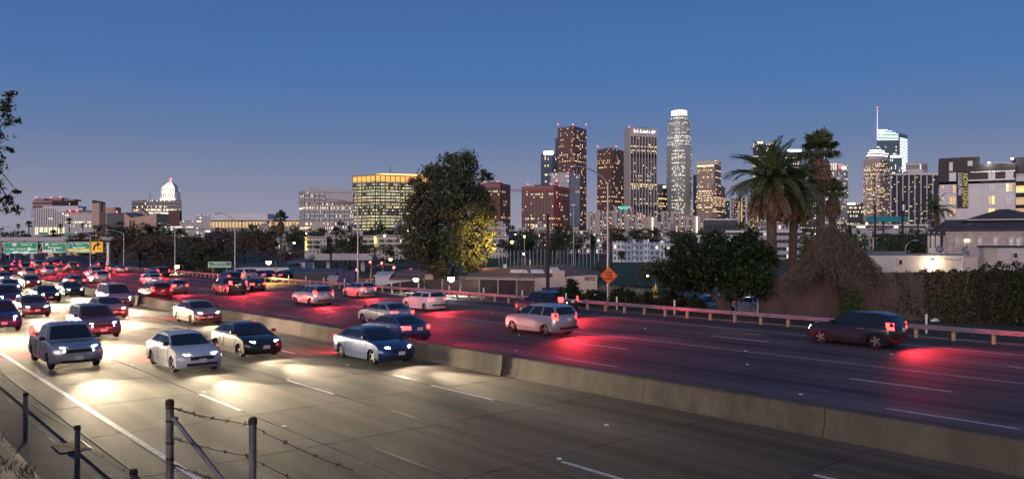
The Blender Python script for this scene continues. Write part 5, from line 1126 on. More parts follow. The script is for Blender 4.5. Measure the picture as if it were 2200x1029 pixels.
# --- weathered wooden house
Yh = 82; m_side = mat('peeling_siding', (.30, .25, .25), .85, var=.5, scale=2.2, col2=(.62, .55, .55)); m_shin = mat('roof_shingle', (.075, .068, .07), .9, var=.4, scale=1.2, bump=.5, bscale=12); m_trim = mat('house_trim', (.55, .50, .48), .8, var=.2, scale=3)
t = thing('wooden_house', 'weathered white clapboard house with grey hipped roof and porch', 'house', (WX(2026, Yh), Yh, -1)); CUR = (WX(2026, Yh), Yh, R(24)); HS = t
x0, x1 = Wp(2026, 0, Yh).x, Wp(2300, 0, Yh).x; ze = WZ(497, Yh); mb = MB(); mb.box(((x0 + x1) / 2, Yh + 5, (ze - 1) / 2), (x1 - x0 - .1, 9.9, ze + 1)); mb.build('wall_core', m_side, t)
mb = MB(); nb = 26; zb_ = WZ(547, Yh)
for i in range(nb):
    z = zb_ + (ze - zb_) * i / nb; h = (ze - zb_) / nb; mb.add([(x0, Yh - .06, z), (x1, Yh - .06, z), (x1, Yh - .012, z + h), (x0, Yh - .012, z + h), (x0, Yh, z), (x1, Yh, z)], [(0, 1, 2, 3), (4, 5, 1, 0)])
o = mb.build('clapboards', m_side, t); o['kind'] = 'stuff'
zr, e = WZ(474, Yh), .7; mb = MB(); ym = Yh + 4.8
def hip(nm, xa, xb, ya, yb, za, zb2, inset):
    mb = MB(); ym = (ya + yb) / 2; mb.add([(xa, ya, za), (xb, ya, za), (xb, yb, za), (xa, yb, za), (xa + inset, ym, zb2), (xb - inset, ym, zb2), (xa, ya, za - .14), (xb, ya, za - .14), (xb, yb, za - .14), (xa, yb, za - .14)], [(0, 1, 5, 4), (1, 2, 5), (2, 3, 4, 5), (3, 0, 4), (6, 7, 1, 0), (7, 8, 2, 1), (8, 9, 3, 2), (9, 6, 0, 3), (9, 8, 7, 6)]); return mb.build(nm, m_shin, t)
hip('lower_roof', x0 - .5, x1 + .5, Yh - .6, Yh + 10.5, ze + .16, WZ(473, Yh + 5), 1.2)
up = hip('upper_roof', x0 + 2.2, x1, Yh + 3.2, Yh + 14, WZ(474, Yh + 3), WZ(452, Yh + 8), 4.0); mb = MB(); mb.box((x0 + 5.0, Yh + 2.7, WZ(473.4, Yh + 3)), (5.2, .12, .1)); mb.build('ridge_flashing', m_trim, t)
mb = MB(); a, b = Wp(2080, 489, Yh), Wp(2092, 481, Yh); mb.quad((a.x, Yh + 1.3, a.z + .08), (b.x, Yh + 1.3, a.z + .08), (b.x + .1, Yh + 2.3, b.z + .1), (a.x + .1, Yh + 2.3, b.z + .1)); mb.build('skylight', m_glasss, t)
mb = MB(); mb.box(((x0 + x1) / 2, Yh - .1, ze - .12), (x1 - x0, .12, .22)); mb.build('frieze', m_trim, t)
for u0, u1, v0, v1, pn in [(2051, 2061, 511, 533, m_glassd), (2071, 2083, 512, 534, m_glassd), (2099, 2111, 511, 534, m_glasss), (2132, 2145, 510, 535, m_glasss), (2166, 2179, 510, 536, m_glasss), (2181, 2195, 510, 536, m_glasss)]: window(t, u0, u1, v0, v1, Yh - .07, pn, m_trim, 0, .1, .12, hm=.5)
mb = MB(); p = Wp(2077, 517, Yh - .2); mb.box(tuple(p), (.5, .12, .18)); mb.build('porch_light', emit('porch_lamp', (1, .72, .3), 7), t)
pt = [Wp(1993, 505, Yh - 1), Wp(2027, 505, Yh - 1)]; zf = WZ(545, Yh - 1)
mb = MB(); mb.box(((pt[0].x + pt[1].x) / 2, Yh + .6, zf - 1.1), (pt[1].x - pt[0].x, 3, 3.4)); mb.build('porch_base', m_trim, t)
for f in (0.03, .36, .68): mb = MB(); mb.box((pt[0].x + (pt[1].x - pt[0].x) * f, Yh - .8, (zf + pt[0].z) / 2 + .3), (.12, .12, pt[0].z - zf)); mb.build('porch_post', m_trim, t)
mb = MB(); mb.box(((pt[0].x + pt[1].x) / 2, Yh + 1.7, (zf + pt[0].z) / 2 + .3), (pt[1].x - pt[0].x - .2, .1, pt[0].z - zf)); mb.build('porch_back', m_glassd, t)
mb = MB(); xa, xb = pt[0].x - .3, pt[1].x + .1; mb.add([(xa, Yh - 1.3, pt[0].z), (xb, Yh - 1.3, pt[0].z), (xb, Yh + 2, pt[0].z), (xa, Yh + 2, pt[0].z), (xb, Yh + .4, pt[0].z + .62), (xa + 1.1, Yh + .4, pt[0].z + .62)], [(0, 1, 4, 5), (1, 2, 4), (2, 3, 5, 4), (3, 0, 5), (3, 2, 1, 0)]); mb.build('porch_roof', m_shin, t)
turn([t], Vector((CUR[0], CUR[1], 0)), CUR[2]); CUR = None
# --- low white stucco buildings behind the wall
Ys = 64; m_stu = mat('white_stucco', (.50, .46, .44), .9, var=.12, scale=.8, bump=.2, bscale=20); m_rf = mat('blue_grey_roof', (.10, .12, .16), .8, var=.25, scale=.8)
t = thing('stucco_shed', 'long low white stucco shed with one small square window behind the wall', 'shed', (WX(1970, Ys), Ys + 3, -.1))
vol('wall', 1862, 2070, 549, 600, Ys, 6, m_stu, t, z0=-.1); vol('parapet_roof', 1862, 1945, 540, 549, Ys + .05, 5.8, m_rf, t); vol('roof_edge', 1945, 2070, 545.5, 549, Ys + .06, 5.8, m_rf, t); vol('rear_part', 2066, 2106, 553, 600, Ys + 1.2, 5, m_stu, t, z0=-.1)
window(t, 1927, 1940, 556, 571, Ys - .01, m_glassd, m_trim, 0, .12, .1)
mb = MB(); mb.tube([W(2066, 600, Ys - .1), W(2066, 566, Ys - .1), W(2069, 563, Ys - .1), W(2069, 550, Ys - .1)], .05, 6); mb.build('downpipe', m_stu, t); mb = MB(); mb.tube([W(2030, 556, Ys - .05), W(2050, 559, Ys - .05), W(2069, 556, Ys - .05)], .015, 4); mb.build('cable', m_dark, t)
t2 = thing('stucco_shed', 'taller white stucco box with a small window at the picture edge', 'shed', (WX(2160, Ys), Ys + 3, -.1))
vol('wall', 2143, 2330, 532, 600, Ys - 1.5, 2.4, m_stu, t2, z0=-.1); vol('roof_edge', 2141, 2335, 527.5, 532, Ys - 1.6, 2.6, mat('dark_roof_edge', (.04, .035, .04), .8), t2); window(t2, 2172, 2188, 541, 557, Ys - 1.51, m_glassd, m_trim, 0, .12, .12)
for k, (u, v, r) in enumerate(((2022, 538, 8), (2080, 540, 8))):
    d = thing('satellite_dish', ['grey satellite dish nearer the porch on the shed roof', 'grey satellite dish farther along, beside the taller white box'][k], 'satellite dish', W(u, v + 10, Ys + 1.5), 0, 'satellite dishes on the shed roof'); p = W(u, v, Ys + 1.3); rr = r / F * Ys
    bm = bmesh.new(); bmesh.ops.create_uvsphere(bm, u_segments=16, v_segments=10, radius=rr); 
    for vv in list(bm.verts):
        if vv.co.z > -.25 * rr: bm.verts.remove(vv)
    me = bpy.data.meshes.new('dish'); bm.to_mesh(me); bm.free(); me.polygons.foreach_set('use_smooth', [True] * len(me.polygons)); o = link('dish', me, mat('dish_grey', (.18, .20, .23), .5, var=.1), d); o.location = p - wl(d) + Vector((0, .25, .12)); o.rotation_euler = (R(68), 0, R(-35 + 50 * k)); o.scale = (1.1, 1.1, 1)
    mb = MB(); mb.tube([W(u, v + 12, Ys + 1.5), W(u, v + 2, Ys + 1.5)], .035, 6); mb.tube([p, p + Vector((-.1, -.45, -.05))], .02, 4); mb.build('mast', m_dark, d)
wp_ = W(2005, 563, Ys - .12); ltn = thing('wall_lamp', 'glaring warm lamp fixed to the long white shed wall', 'lamp', wp_); mb = MB(); mb.box((wp_.x, wp_.y + .06, wp_.z + .16), (.22, .14, .12)); mb.build('housing', m_dark, ltn)
bm = MB(); bm.cyl(wp_ + Vector((0, -.05, -.15)), wp_ + Vector((0, -.05, .1)), .10, .07, 10); bm.build('bulb', emit('wall_lamp_glow', (1, .82, .5), 40), ltn); lamp('bulb_light', 'POINT', wp_ + Vector((0, -.45, -.15)), 150, (1, .76, .42), .08, ltn)
# --- long brown wall
m_wall = mat('brown_stucco_wall', (.085, .062, .056), .9, var=.25, scale=.5, bump=.25, bscale=25)
wa, wb, wc = gnd(1632, 672), gnd(1690, 675), gnd(2340, 703)
t = thing('brown_wall', 'long brown stucco wall beyond the guard rail, ivy-clad further along', 'wall', ((wa.x + wc.x) / 2, (wa.y + wc.y) / 2, 0))
def wallseg(nm, a, b, za, zb2, th=.3):
    d = (b - a).normalized(); nn = Vector((-d.y, d.x, 0)) * th; mb = MB(); mb.add([tuple(a), tuple(b), tuple(b + nn), tuple(a + nn)] + [(q.x, q.y, z) for q, z in ((a, za), (b, zb2), (b + nn, zb2), (a + nn, za))], [(0, 1, 5, 4), (1, 2, 6, 5), (2, 3, 7, 6), (3, 0, 4, 7), (4, 5, 6, 7)]); return mb.build(nm, m_wall, t)
ht = lambda p, v: WZ(v, p.y)
for q in (wa, wb, wc): q.z = -.1
wallseg('lower_section', wa, wb, ht(wa, 597), ht(wb, 597)); wm = wa.lerp(wc, .42); wallseg('upper_section', wb + (wc - wb).normalized() * .005, wc, ht(wb, 587), ht(wc, 582))
mb = MB(); d = (wc - wb).normalized(); a, b = wb - Vector((0, .04, 0)), wc - Vector((0, .04, 0)); 
for k in range(9):
    p = wb.lerp(wc, k / 9); z = ht(p, 586); mb.box((p.x, p.y - .01, z / 2 - .05), (.025, .04, z), rz=math.atan2(d.y, d.x))
mb.build('joint_strips', mat('joint_dark', (.07, .05, .045), .9, var=.1), t)
# ivy over the wall
rg = np.random.default_rng(77); pts = []; dn = (wc - wa).normalized(); nw = Vector((dn.y, -dn.x, 0))
while len(pts) < 17000:
    u = rg.uniform(1896, 2330); f = rg.random(); k = (u - 1632) / (2340 - 1632); p = wa.lerp(wc, k); top = ht(p, 584)
    # solve the wall point under this photo column roughly
    cov = 1 if u > 2000 else (.35 + .5 * sm(.0, .6, 1 - abs(f - .3)) if u > 1960 else .22)
    if u < 2060 and 1990 < u < 2016 and .25 < f < .8: cov *= .25
    pat = math.sin(u * .11 + 6 * f) + math.sin(u * .043 - 9 * f + 1)
    if rg.random() > cov * (1 if u > 2020 else .45 + .35 * pat): continue
    bul = .12 + (.35 * sm(2100, 2180, u) * (1 - abs(f - .6))); extra = .45 * sm(2110, 2160, u) + .12 * math.sin(u * .2)
    z = -.05 + (top + extra + .1) * f; q = p + nw * abs(rg.normal(0, bul)) ; pts.append((q.x, q.y, z))
    if f > .97 and u > 2000: pts.append((q.x - nw.x * .5, q.y - nw.y * .5, z + rg.uniform(-.1, .15)))
pts = np.array(pts); iv = thing('wall_ivy', 'dense dark ivy draped over the brown wall below the glaring lamp', 'ivy', (wc + nw * .1).lerp(wa, .3)); v = leaves(pts, .15, rg, .75, .5) - np.array(iv.location)
link('foliage', leaf_mesh('foliage', v, m_ivy), None, iv)
mb = MB()
for k in range(110):
    u = rg.uniform(1895, 2300); kk = (u - 1632) / (2340 - 1632); p = wa.lerp(wc, kk) + nw * .06; z = ht(p, 586); q = []; x = 0
    for i in range(7): q.append(Vector((p.x + x, p.y, z - (z * rg.uniform(.1, .16)) * i)) + nw * rg.uniform(.0, .12)); x += rg.normal(0, .14)
    mb.tube(q, [.02, .018, .016, .014, .012, .01, .006], 4, cap=False)
mb.build('stems', m_vin, iv)
# --- sodium light on the street behind the wall, sports field, side street
def sheet(name, quad, z, m, label=None, parent=None):
    mb = MB(); n_ = 14; A, B, Cc, D = [Vector((WX(u, Y), Y, 0)) for u, Y in quad]
    for j in range(n_):
        for i in range(n_):
            def q(a, b): p = A.lerp(B, a).lerp(D.lerp(Cc, a), b); p.z = terrain(p.x, p.y) + z; return p
            mb.quad(q(i / n_, j / n_), q((i + 1) / n_, j / n_), q((i + 1) / n_, (j + 1) / n_), q(i / n_, (j + 1) / n_))
    o = mb.build(name, m, parent); o['kind'] = 'structure'
    if label: o['label'] = label
    return o
m_turf = mat('sports_turf', (.028, .065, .016), .9, var=.3, scale=.3); m_str = mat('street_asphalt', (.075, .07, .066), .8, var=.3, scale=.5)
sheet('sports_field', [(1090, 150), (1500, 130), (1480, 285), (1040, 300)], .14, m_turf, 'dim green sports field behind the low shop')
sheet('street', [(640, 104), (1020, 128), (1010, 150), (560, 165)], .10, m_str, 'street crossing behind the fence by the traffic signals')
sheet('side_street', [(1380, 70), (1660, 68), (1700, 130), (1400, 120)], .10, m_str, 'lamplit street with a yellow crosswalk behind the round tree')
cwk = thing('crosswalk', 'yellow striped crosswalk on lamplit side street behind the round tree', 'crosswalk', W(1540, 640, 75)); cwk.location.z = 0
for k in range(8):
    mb = MB(); y = 70 + k * 1.15; a, b = WX(1505, y), WX(1600, y); zz = terrain((a + b) / 2, y) + .13; mb.box(((a + b) / 2, y, zz), (b - a, .5, .012)); mb.build('stripe', mat('yellow_paint', (.62, .45, .07), .7, var=.2), cwk)
sheet('parking_lot', [(470, 100), (770, 98), (740, 135), (450, 140)], .12, m_str, 'dark car park beyond the freeway fence')
# --- road work diamond and freeway lamp posts
m_org = mat('orange_sign', (.85, .16, .035), .5, var=.05); m_blkp = mat('sign_black', (.01, .01, .01), .6, var=0)
def cobra(label, u, vb, vt, Y, ua, va, r=.10, group='freeway lamp posts', zb=-.1, kind='grey'):
    b, tp, q = W(u, vb, Y), W(u, vt, Y), W(ua, va, Y); b.z = zb; t = thing('lamp_post', label, 'lamp post', b, 0, group)
    mb = MB(); mb.cyl(b, tp, r, r * .6, 12); mb.build('pole', m_galv, t, smooth=True); mb = MB(); mb.box((b.x, b.y, b.z + .15), (r * 4, r * 4, .3)); mb.build('base', m_pg, t)
    dx, dz = q.x - tp.x, q.z - tp.z; pts = [tp - Vector((0, 0, .1))] + [Vector((tp.x + dx * f, Y, tp.z + dz * (1 - (1 - f) ** 2.2))) for f in (.15, .35, .55, .75, .92)]
    mb = MB(); mb.tube(pts, [r * .62, r * .55, r * .5, r * .45, r * .42, r * .4], 8); mb.build('arm', m_galv, t, smooth=True)
    s = -1 if dx < 0 else 1; mb = MB(); h = pts[-1]; L_ = .75
    mb.tube([h, h + Vector((s * .12, 0, .02)), h + Vector((s * .35, 0, .0)), h + Vector((s * .62, 0, -.03)), h + Vector((s * .74, 0, -.05))], [.06, .10, .15, .12, .04], 10); mb.build('lamp_head', m_galv, t, smooth=True)
    return t
lp = cobra('tall lamp post with curved arm carrying the orange road work sign', 1306, 652, 392, 66, 1236, 358, .12)
sg_ = thing('road_work_sign', 'orange diamond sign reading road work ahead strapped to a lamp post', 'road sign', W(1308, 592, 65.7)); s = 19.5 / F * 65.7; c = W(1308, 592, 65.7)
def diamond(s, y, nm, m, par): mb = MB(); mb.add([(c.x, y, c.z - s), (c.x + s, y, c.z), (c.x, y, c.z + s), (c.x - s, y, c.z), (c.x, y + .02, c.z - s), (c.x + s, y + .02, c.z), (c.x, y + .02, c.z + s), (c.x - s, y + .02, c.z)], [(0, 1, 2, 3), (7, 6, 5, 4), (0, 4, 5, 1), (1, 5, 6, 2), (2, 6, 7, 3), (3, 7, 4, 0)]); return mb.build(nm, m, par)
diamond(s, c.y, 'panel', m_org, sg_); diamond(s * .93, c.y - .022, 'border', m_blkp, sg_); diamond(s * .89, c.y - .044, 'face', m_org, sg_)
for k, (tx, w) in enumerate((('ROAD', .95), ('WORK', 1.0), ('AHEAD', 1.15))): text(tx, .27, m_blkp, sg_, (c.x, c.y - .06, c.z + .26 - k * .255), bold=True, fit=w * .6)
for lab, u, vb, vt, Y, ua, va in [('lamp post with long arm in front of the grey finned office', 769, 623, 440, 88, 697, 428), ('lamp post with long arm over the green memorial sign', 505, 600, 476, 112, 470, 458), ('lamp post beside the glaring yellow lamp on hillside', 376, 592, 489, 140, 345, 480), ('lamp post standing next to the gantry post', 266, 583, 503, 158, 232, 494), ('lamp post partly behind the yellow ramp sign', 194, 578, 505, 168, 172, 499)]:
    cobra(lab, u, vb, vt, Y, ua, va, .11)
for lab, u, vb, vt, Y, ua, va in [('far lamp post among trees at the picture edge', 2, 556, 497, 260, 18, 486), ('far lamp post just beside the first overhead sign', 21, 550, 490, 280, 8, 488), ('thin far lamp post above the first overhead sign', 32, 548, 492, 300, 24, 489)]: cobra(lab, u, vb, vt, Y, ua, va, .10, 'distant lamp posts')
cobra('white street lamp post by the wooden house porch', 1945, 560, 531, 95, 1963, 517, .08, 'street lamp posts', 0)
cobra('white street lamp post beyond the vine heap', 1868, 545, 500, 140, 1874, 487, .08, 'street lamp posts', -1)
# --- overhead sign gantry
Yg = 168; m_green = mat('sign_green', (.0, .24, .12), .45, var=.06, scale=.3); m_sw = mat('sign_white', (.80, .82, .80), .45, var=0); m_yel = mat('sign_yellow', (.85, .42, .02), .5, var=.04)
t = thing('sign_gantry', 'steel gantry carrying the row of overhead signs across the freeway', 'gantry', (WX(231, Yg), Yg, -.1))
mb = MB(); b, tp = W(231, 582, Yg), W(231, 521, Yg); mb.cyl((b.x, Yg + .4, -.1), (tp.x, Yg + .4, tp.z), .42, .36, 12); mb.build('column', m_galv, t, smooth=True)
for nm, v in (('upper_chord', 522.5), ('lower_chord', 541.5)): mb = MB(); a, b = W(-40, v, Yg), W(235, v, Yg); mb.cyl((a.x, Yg + .4, a.z), (b.x, Yg + .4, b.z), .16, n=8); mb.build(nm, m_galv, t)
mb = MB()
for k in range(19):
    u = 231 - k * 14; a, b = W(u, 522.5, Yg + .4), W(u - 7, 541.5, Yg + .4); c_ = W(u - 14, 522.5, Yg + .4); mb.cyl(a, b, .06, n=5); mb.cyl(b, c_, .06, n=5)
mb.build('truss_web', m_galv, t)
mb = MB(); b = W(-38, 582, Yg); mb.cyl((b.x, Yg + .4, -.1), (b.x, Yg + .4, WZ(521, Yg)), .42, .36, 12); mb.build('column', m_galv, t, smooth=True)
def sign(label, u0, u1, v0, v1, Y, m, border=m_sw, lab_cat='road sign', light=0, group=None):
    a, b = W(u0, v1, Y), W(u1, v0, Y); cx, cz = (a.x + b.x) / 2, (a.z + b.z) / 2; w, h = b.x - a.x, b.z - a.z
    s = thing('overhead_sign' if light else 'road_sign', label, 'road sign', (cx, Y, cz), 0, group)
    mb = MB(); mb.box((cx, Y, cz), (w, .08, h)); mb.build('panel', m, s); bw = .02 * w ** .5 * 1.6; mb = MB()
    for z in (cz - h / 2 + bw, cz + h / 2 - bw): mb.box((cx, Y - .05, z), (w - bw, .02, bw))
    for x in (cx - w / 2 + bw, cx + w / 2 - bw): mb.box((x, Y - .047, cz), (bw, .02, h - 3 * bw))
    mb.build('border', border, s)
    if light:
        n_ = max(1, int(w / 3.4))
        for k in range(n_):
            x = cx - w / 2 + w * (k + .5) / n_; mb = MB(); mb.box((x, Y - 1.5, cz - h / 2 - .18), (.7, .3, .18)); mb.cyl((x, Y, cz - h / 2 - .2), (x, Y - 1.5, cz - h / 2 - .2), .05, n=5); f = mb.build('sign_light', m_galv, s)
            l = lamp('lamp', 'SPOT', (x, Y - 1.55, cz - h / 2 - .05), light, (.95, 1, .95), .15, s, spot=R(150)); aim(l, (0, 1.3, 1.1))
    return s
def st(s, u, v, size, txt, m=m_sw, fit=None, Y=Yg): return text(txt, size / F * Y, m, s, W(u, v, Y - .07), bold=True, fit=fit / F * Y if fit else None)
LE = 90
s1 = sign('widest green overhead sign, with route shields for south and east', 8, 81, 520, 544.5, Yg, m_green, light=LE); st(s1, 57, 526, 4.6, 'SOUTH TO', fit=23); st(s1, 27, 535.3, 4, 'EAST', fit=11); st(s1, 49, 535.3, 4, 'NORTH', fit=14); st(s1, 74, 535.3, 4, 'EAST', fit=11); st(s1, 45, 541.3, 4.4, 'USE 2 LANES', fit=34)
def shield(par, u, v, w, h, txt, m, tm, kind='int'):
    c = W(u, v, Yg - .065); ww, hh = w / F * Yg / 2, h / F * Yg / 2
    if kind == 'circle': pts = [(math.cos(a) * ww, math.sin(a) * hh) for a in np.linspace(0, 6.28, 20)[:-1]]
    elif kind == 'state': pts = [(-.9, -.8), (.9, -.8), (1, .0), (.55, .7), (0, 1), (-.55, .7), (-1, 0)]; pts = [(x * ww, y * hh) for x, y in pts]
    else: pts = [(0, -1), (.6, -.65), (.95, -.1), (.9, .5), (.75, .95), (.35, .85), (0, .95), (-.35, .85), (-.75, .95), (-.9, .5), (-.95, -.1), (-.6, -.65)]; pts = [(x * ww, y * hh) for x, y in pts]
    mb = MB(); k = len(pts); mb.add([(c.x + x, c.y, c.z + z) for x, z in pts], [tuple(range(k))]); o = mb.build('shield', m, par)
    text(txt, hh * 1.05, tm, par, (c.x, c.y - .012, c.z - hh * .05), bold=True, fit=ww * 1.3)
    if kind == 'int': mb = MB(); mb.box((c.x, c.y - .006, c.z + hh * .72), (ww * 1.5, .008, hh * .3)); mb.build('shield_band', mat('shield_red', (.55, .03, .04), .5, var=0), par)
m_blue = mat('shield_blue', (.03, .10, .45), .5, var=0)
shield(s1, 31, 525.5, 10, 7, '101', m_sw, m_blkp, 'us'); shield(s1, 15, 535, 8, 7.5, '10', m_blue, m_sw); shield(s1, 38, 535, 8, 7.5, '5', m_blue, m_sw); shield(s1, 63, 535, 9, 7, '60', m_sw, m_green, 'circle')
s2 = sign('middle green overhead sign directing north to Pasadena', 91, 143, 520, 543, Yg, m_green, light=LE); st(s2, 118, 525, 4, 'NORTH', fit=15); st(s2, 134, 522.8, 3, 'EXIT 3B', fit=13); st(s2, 118, 532, 5.2, 'Pasadena', fit=29); shield(s2, 101, 525.3, 9, 6, '110', m_sw, m_green, 'state')
mb = MB(); p = W(102, 539, Yg - .06); mb.box(tuple(p), (20 / F * Yg, .02, 4.6 / F * Yg)); mb.build('plaque', m_sw, s2); text('NO TRUCKS', .36, mat('sign_red', (.6, .05, .06), .5, var=0), s2, W(102, 539, Yg - .085), fit=17.5 / F * Yg, bold=True)
def arrow_dn(par, u, v, s, m): c = W(u, v, Yg - .06); k = s / F * Yg; mb = MB(); mb.add([(c.x - .25 * k, c.y, c.z + k), (c.x - .25 * k, c.y, c.z), (c.x - .8 * k, c.y, c.z + .3 * k), (c.x, c.y, c.z - .9 * k), (c.x + .8 * k, c.y, c.z + .3 * k), (c.x + .25 * k, c.y, c.z), (c.x + .25 * k, c.y, c.z + k)], [(0, 1, 5, 6), (1, 2, 3), (1, 3, 5), (3, 4, 5)]); mb.build('arrow', m, par)
arrow_dn(s2, 117.5, 537.5, 3, m_sw)
s3 = sign('green overhead sign directing south to San Pedro with yellow only strip', 146, 194.5, 520, 542.5, Yg, m_green, light=LE); st(s3, 170, 525, 4, 'SOUTH', fit=14); st(s3, 186, 522.8, 3, 'EXIT 3A', fit=12); st(s3, 170, 531.6, 5.2, 'San Pedro', fit=29); shield(s3, 154, 524.5, 9, 7, '110', m_blue, m_sw)
mb = MB(); p = W(170, 537.2, Yg - .055); mb.box(tuple(p), (45 / F * Yg, .02, 5.2 / F * Yg)); mb.build('only_strip', mat('strip_yellow', (.8, .6, .16), .5, var=0), s3); st(s3, 170, 537.2, 3.6, 'ONLY', m_blkp, 13, Yg - .02); arrow_dn(s3, 155, 537, 2.2, m_blkp); arrow_dn(s3, 185, 537, 2.2, m_blkp)
s4 = sign('yellow overhead ramp speed sign with bent arrow and 35', 195.5, 222, 518.5, 542, Yg - .12, m_yel, m_blkp, light=LE); st(s4, 212.5, 535, 6.2, '35', m_blkp, 9.5, Yg - .1)
mb = MB(); pth = [(202, 538), (202, 532), (203.5, 528), (207, 526.2), (210, 525.6)]; qq = [W(u, v, Yg - .2) for u, v in pth]; r_ = .19
for a, b in zip(qq[:-1], qq[1:]):
    d = (b - a).normalized(); nn = Vector((-d.z, 0, d.x)) * r_; mb.quad(a - nn, b - nn, b + nn, a + nn)
e_ = qq[-1]; mb.add([e_ + Vector((-.15, 0, .62)), e_ + Vector((-.05, 0, -.6)), e_ + Vector((.55, 0, .12))], [(0, 1, 2)]); mb.build('bent_arrow', m_blkp, s4)
# farther signs over the distant bridge, ramp warning signs
for k, (u0, u1, v0, v1, lab) in enumerate([(83, 104, 499, 505, 'small far green street sign above the middle overhead sign'), (138, 168, 500.5, 505, 'long far green sign above the yellow strip sign'), (132, 146, 506, 511, 'lower far green sign first of two'), (152, 162, 506, 512, 'lower far green sign second of two')]):
    sign(lab, u0, u1, v0, v1, 320, m_green)
for k, (u, v) in enumerate(((130, 548.5), (153, 548.5), (166, 548.5))):
    s = sign(['yellow chevron board on the ramp bridge, first of three', 'yellow chevron board on the ramp bridge, middle of three', 'yellow chevron board on the ramp bridge, last of three'][k], u - 2.6, u + 2.6, v - 3, v + 3, 230, m_yel, m_blkp, group='ramp chevron boards')
    c = W(u, v, 229.9); mb = MB()
    for sg2 in (1, -1): mb.quad((c.x + .12, c.y, c.z + sg2 * .3), (c.x - .22, c.y, c.z), (c.x - .05, c.y, c.z), (c.x + .28, c.y, c.z + sg2 * .3))
    mb.build('chevron', m_blkp, s); mb = MB(); mb.cyl((c.x, 230.1, -.1), (c.x, 230.1, c.z), .05, n=5); mb.build('post', m_galv, s)
c = W(112, 548, 230); s = thing('warning_sign', 'yellow diamond warning sign on the ramp bridge', 'road sign', c); mb = MB(); k = 4 / F * 230; mb.add([(c.x, c.y, c.z - k), (c.x + k, c.y, c.z), (c.x, c.y, c.z + k), (c.x - k, c.y, c.z)], [(0, 1, 2, 3)]); mb.build('panel', m_yel, s); mb = MB(); mb.cyl((c.x, 230.1, -.1), (c.x, 230.1, c.z), .05, n=5); mb.build('post', m_galv, s)
s = sign('yellow notice board low beside the exit ramp', 164.5, 172, 552, 561, 215, m_yel, m_blkp)
t = thing('ramp_bridge', 'concrete bridge crossing behind the overhead signs', 'bridge', (WX(130, 300), 300, 0)); mb = MB(); a, b = W(60, 514, 300), W(200, 508, 300); mb.box(((a.x + b.x) / 2, 300, a.z), (b.x - a.x + 20, 8, 1.6)); mb.build('deck', m_pg, t)
for u in (72, 110, 150): p = W(u, 520, 300); mb = MB(); mb.box((p.x, 300, p.z / 2), (1.4, 2, p.z + .6)); mb.build('pier', m_pg, t)
t = thing('ramp_wall', 'low concrete wall carrying the yellow chevron boards', 'wall', (WX(140, 231), 231, -.1)); mb = MB(); a, b = W(100, 551, 231), W(172, 551, 231); mb.box(((a.x + b.x) / 2, 231, a.z / 2), (b.x - a.x, .5, a.z)); mb.build('panel', m_pg, t)
# green memorial sign
s5 = sign('green memorial interchange sign on two posts before the trees', 447, 497, 562, 575, 116, m_green)
text('Bill Keene', 4.8 / F * 116, m_sw, s5, W(472, 565.8, 115.94), bold=True, fit=26 / F * 116); text('Memorial Interchange', 4.6 / F * 116, m_sw, s5, W(472, 571.3, 115.94), bold=True, fit=45 / F * 116)
for u in (457, 487): mb = MB(); a = W(u, 575, 116.1); mb.cyl((a.x, a.y, -.5), tuple(a), .07, n=6); mb.build('post', m_galv, s5)
# --- lit lamps on the streets
def lit_lamp(label, u, v, Y, col, en, base_v=None, strength=40, r=.16, arm=.9, post=True):
    p = W(u, v, Y); zb = terrain(p.x, Y); b = Vector((p.x + (arm or 0), Y + .25, zb)); t = thing('street_lamp', label, 'street lamp', b)
    if post:
        mb = MB(); mb.cyl(b, (b.x, b.y, p.z + .25), .07, .05, 8); mb.tube([(b.x, b.y, p.z + .2), (p.x, p.y + .1, p.z + .24)], .04, 5); mb.build('post', m_dark, t)
    mb = MB(); mb.cyl(p + Vector((0, 0, .1)), p + Vector((0, 0, .24)), r * 1.3, r * .7, 10); mb.build('hood', m_dark, t)
    mb = MB(); mb.tube([p - Vector((0, 0, r)), p - Vector((0, 0, r * .6)), p, p + Vector((0, 0, r * .6))], [r * .3, r * .85, r, r * .8], 10); mb.build('bulb', emit('lamp_' + label[:18], col, strength), t)
    l = lamp('light', 'SPOT', p - Vector((0, .5, .35)), en * 1.6, col, .2, t, spot=R(155), blend=.6); aim(l, (0, -.15, -1)); return t
SOD = (1, .55, .14); WHT = (1, .96, .84)
lit_lamp('glaring yellow-white lamp low among hillside trees', 381, 572, 140, (1, .78, .36), 1600, r=.35)
lit_lamp('white starburst lamp on the long white shed', 542, 572, 125, WHT, 1200, r=.3)
lit_lamp('orange sodium street lamp on a post by the guard rail', 577, 563, 105, SOD, 2600, r=.32)
lit_lamp('orange sodium lamp above the traffic signals', 839, 557, 170, SOD, 2600, r=.32)
lit_lamp('small white floodlight at fence top beside eucalyptus trunk', 893, 600, 84, WHT, 900, r=.26)
lit_lamp('brightest white floodlight between eucalyptus trunk and low shop', 969, 598, 79.5, WHT, 1500, r=.34)
lit_lamp('white floodlight over the small bright shed', 826, 597, 100, WHT, 1300, r=.3)
lit_lamp('pale green-white lamp in the brown trees', 632, 522, 210, (1, .95, .6), 900, r=.25)
SLT = lit_lamp('sodium street lamp just past the eucalyptus flank', 1100, 520, 91, (1, .50, .08), 60, r=.16)
fl = lamp('light', 'SPOT', W(1096, 523, 90.6), 16000, (1, .54, .13), .5, SLT, spot=R(85), blend=1.0); aim(fl, (-3.6, 4.2, 0.2))
lit_lamp('sodium street lamp hidden behind the round tree', 1592, 560, 80, (1, .62, .20), 5000, r=.16)
lit_lamp('sodium lamp on a yellow post by razor wire', 1391, 592, 84, (1, .60, .16), 2600, r=.10)
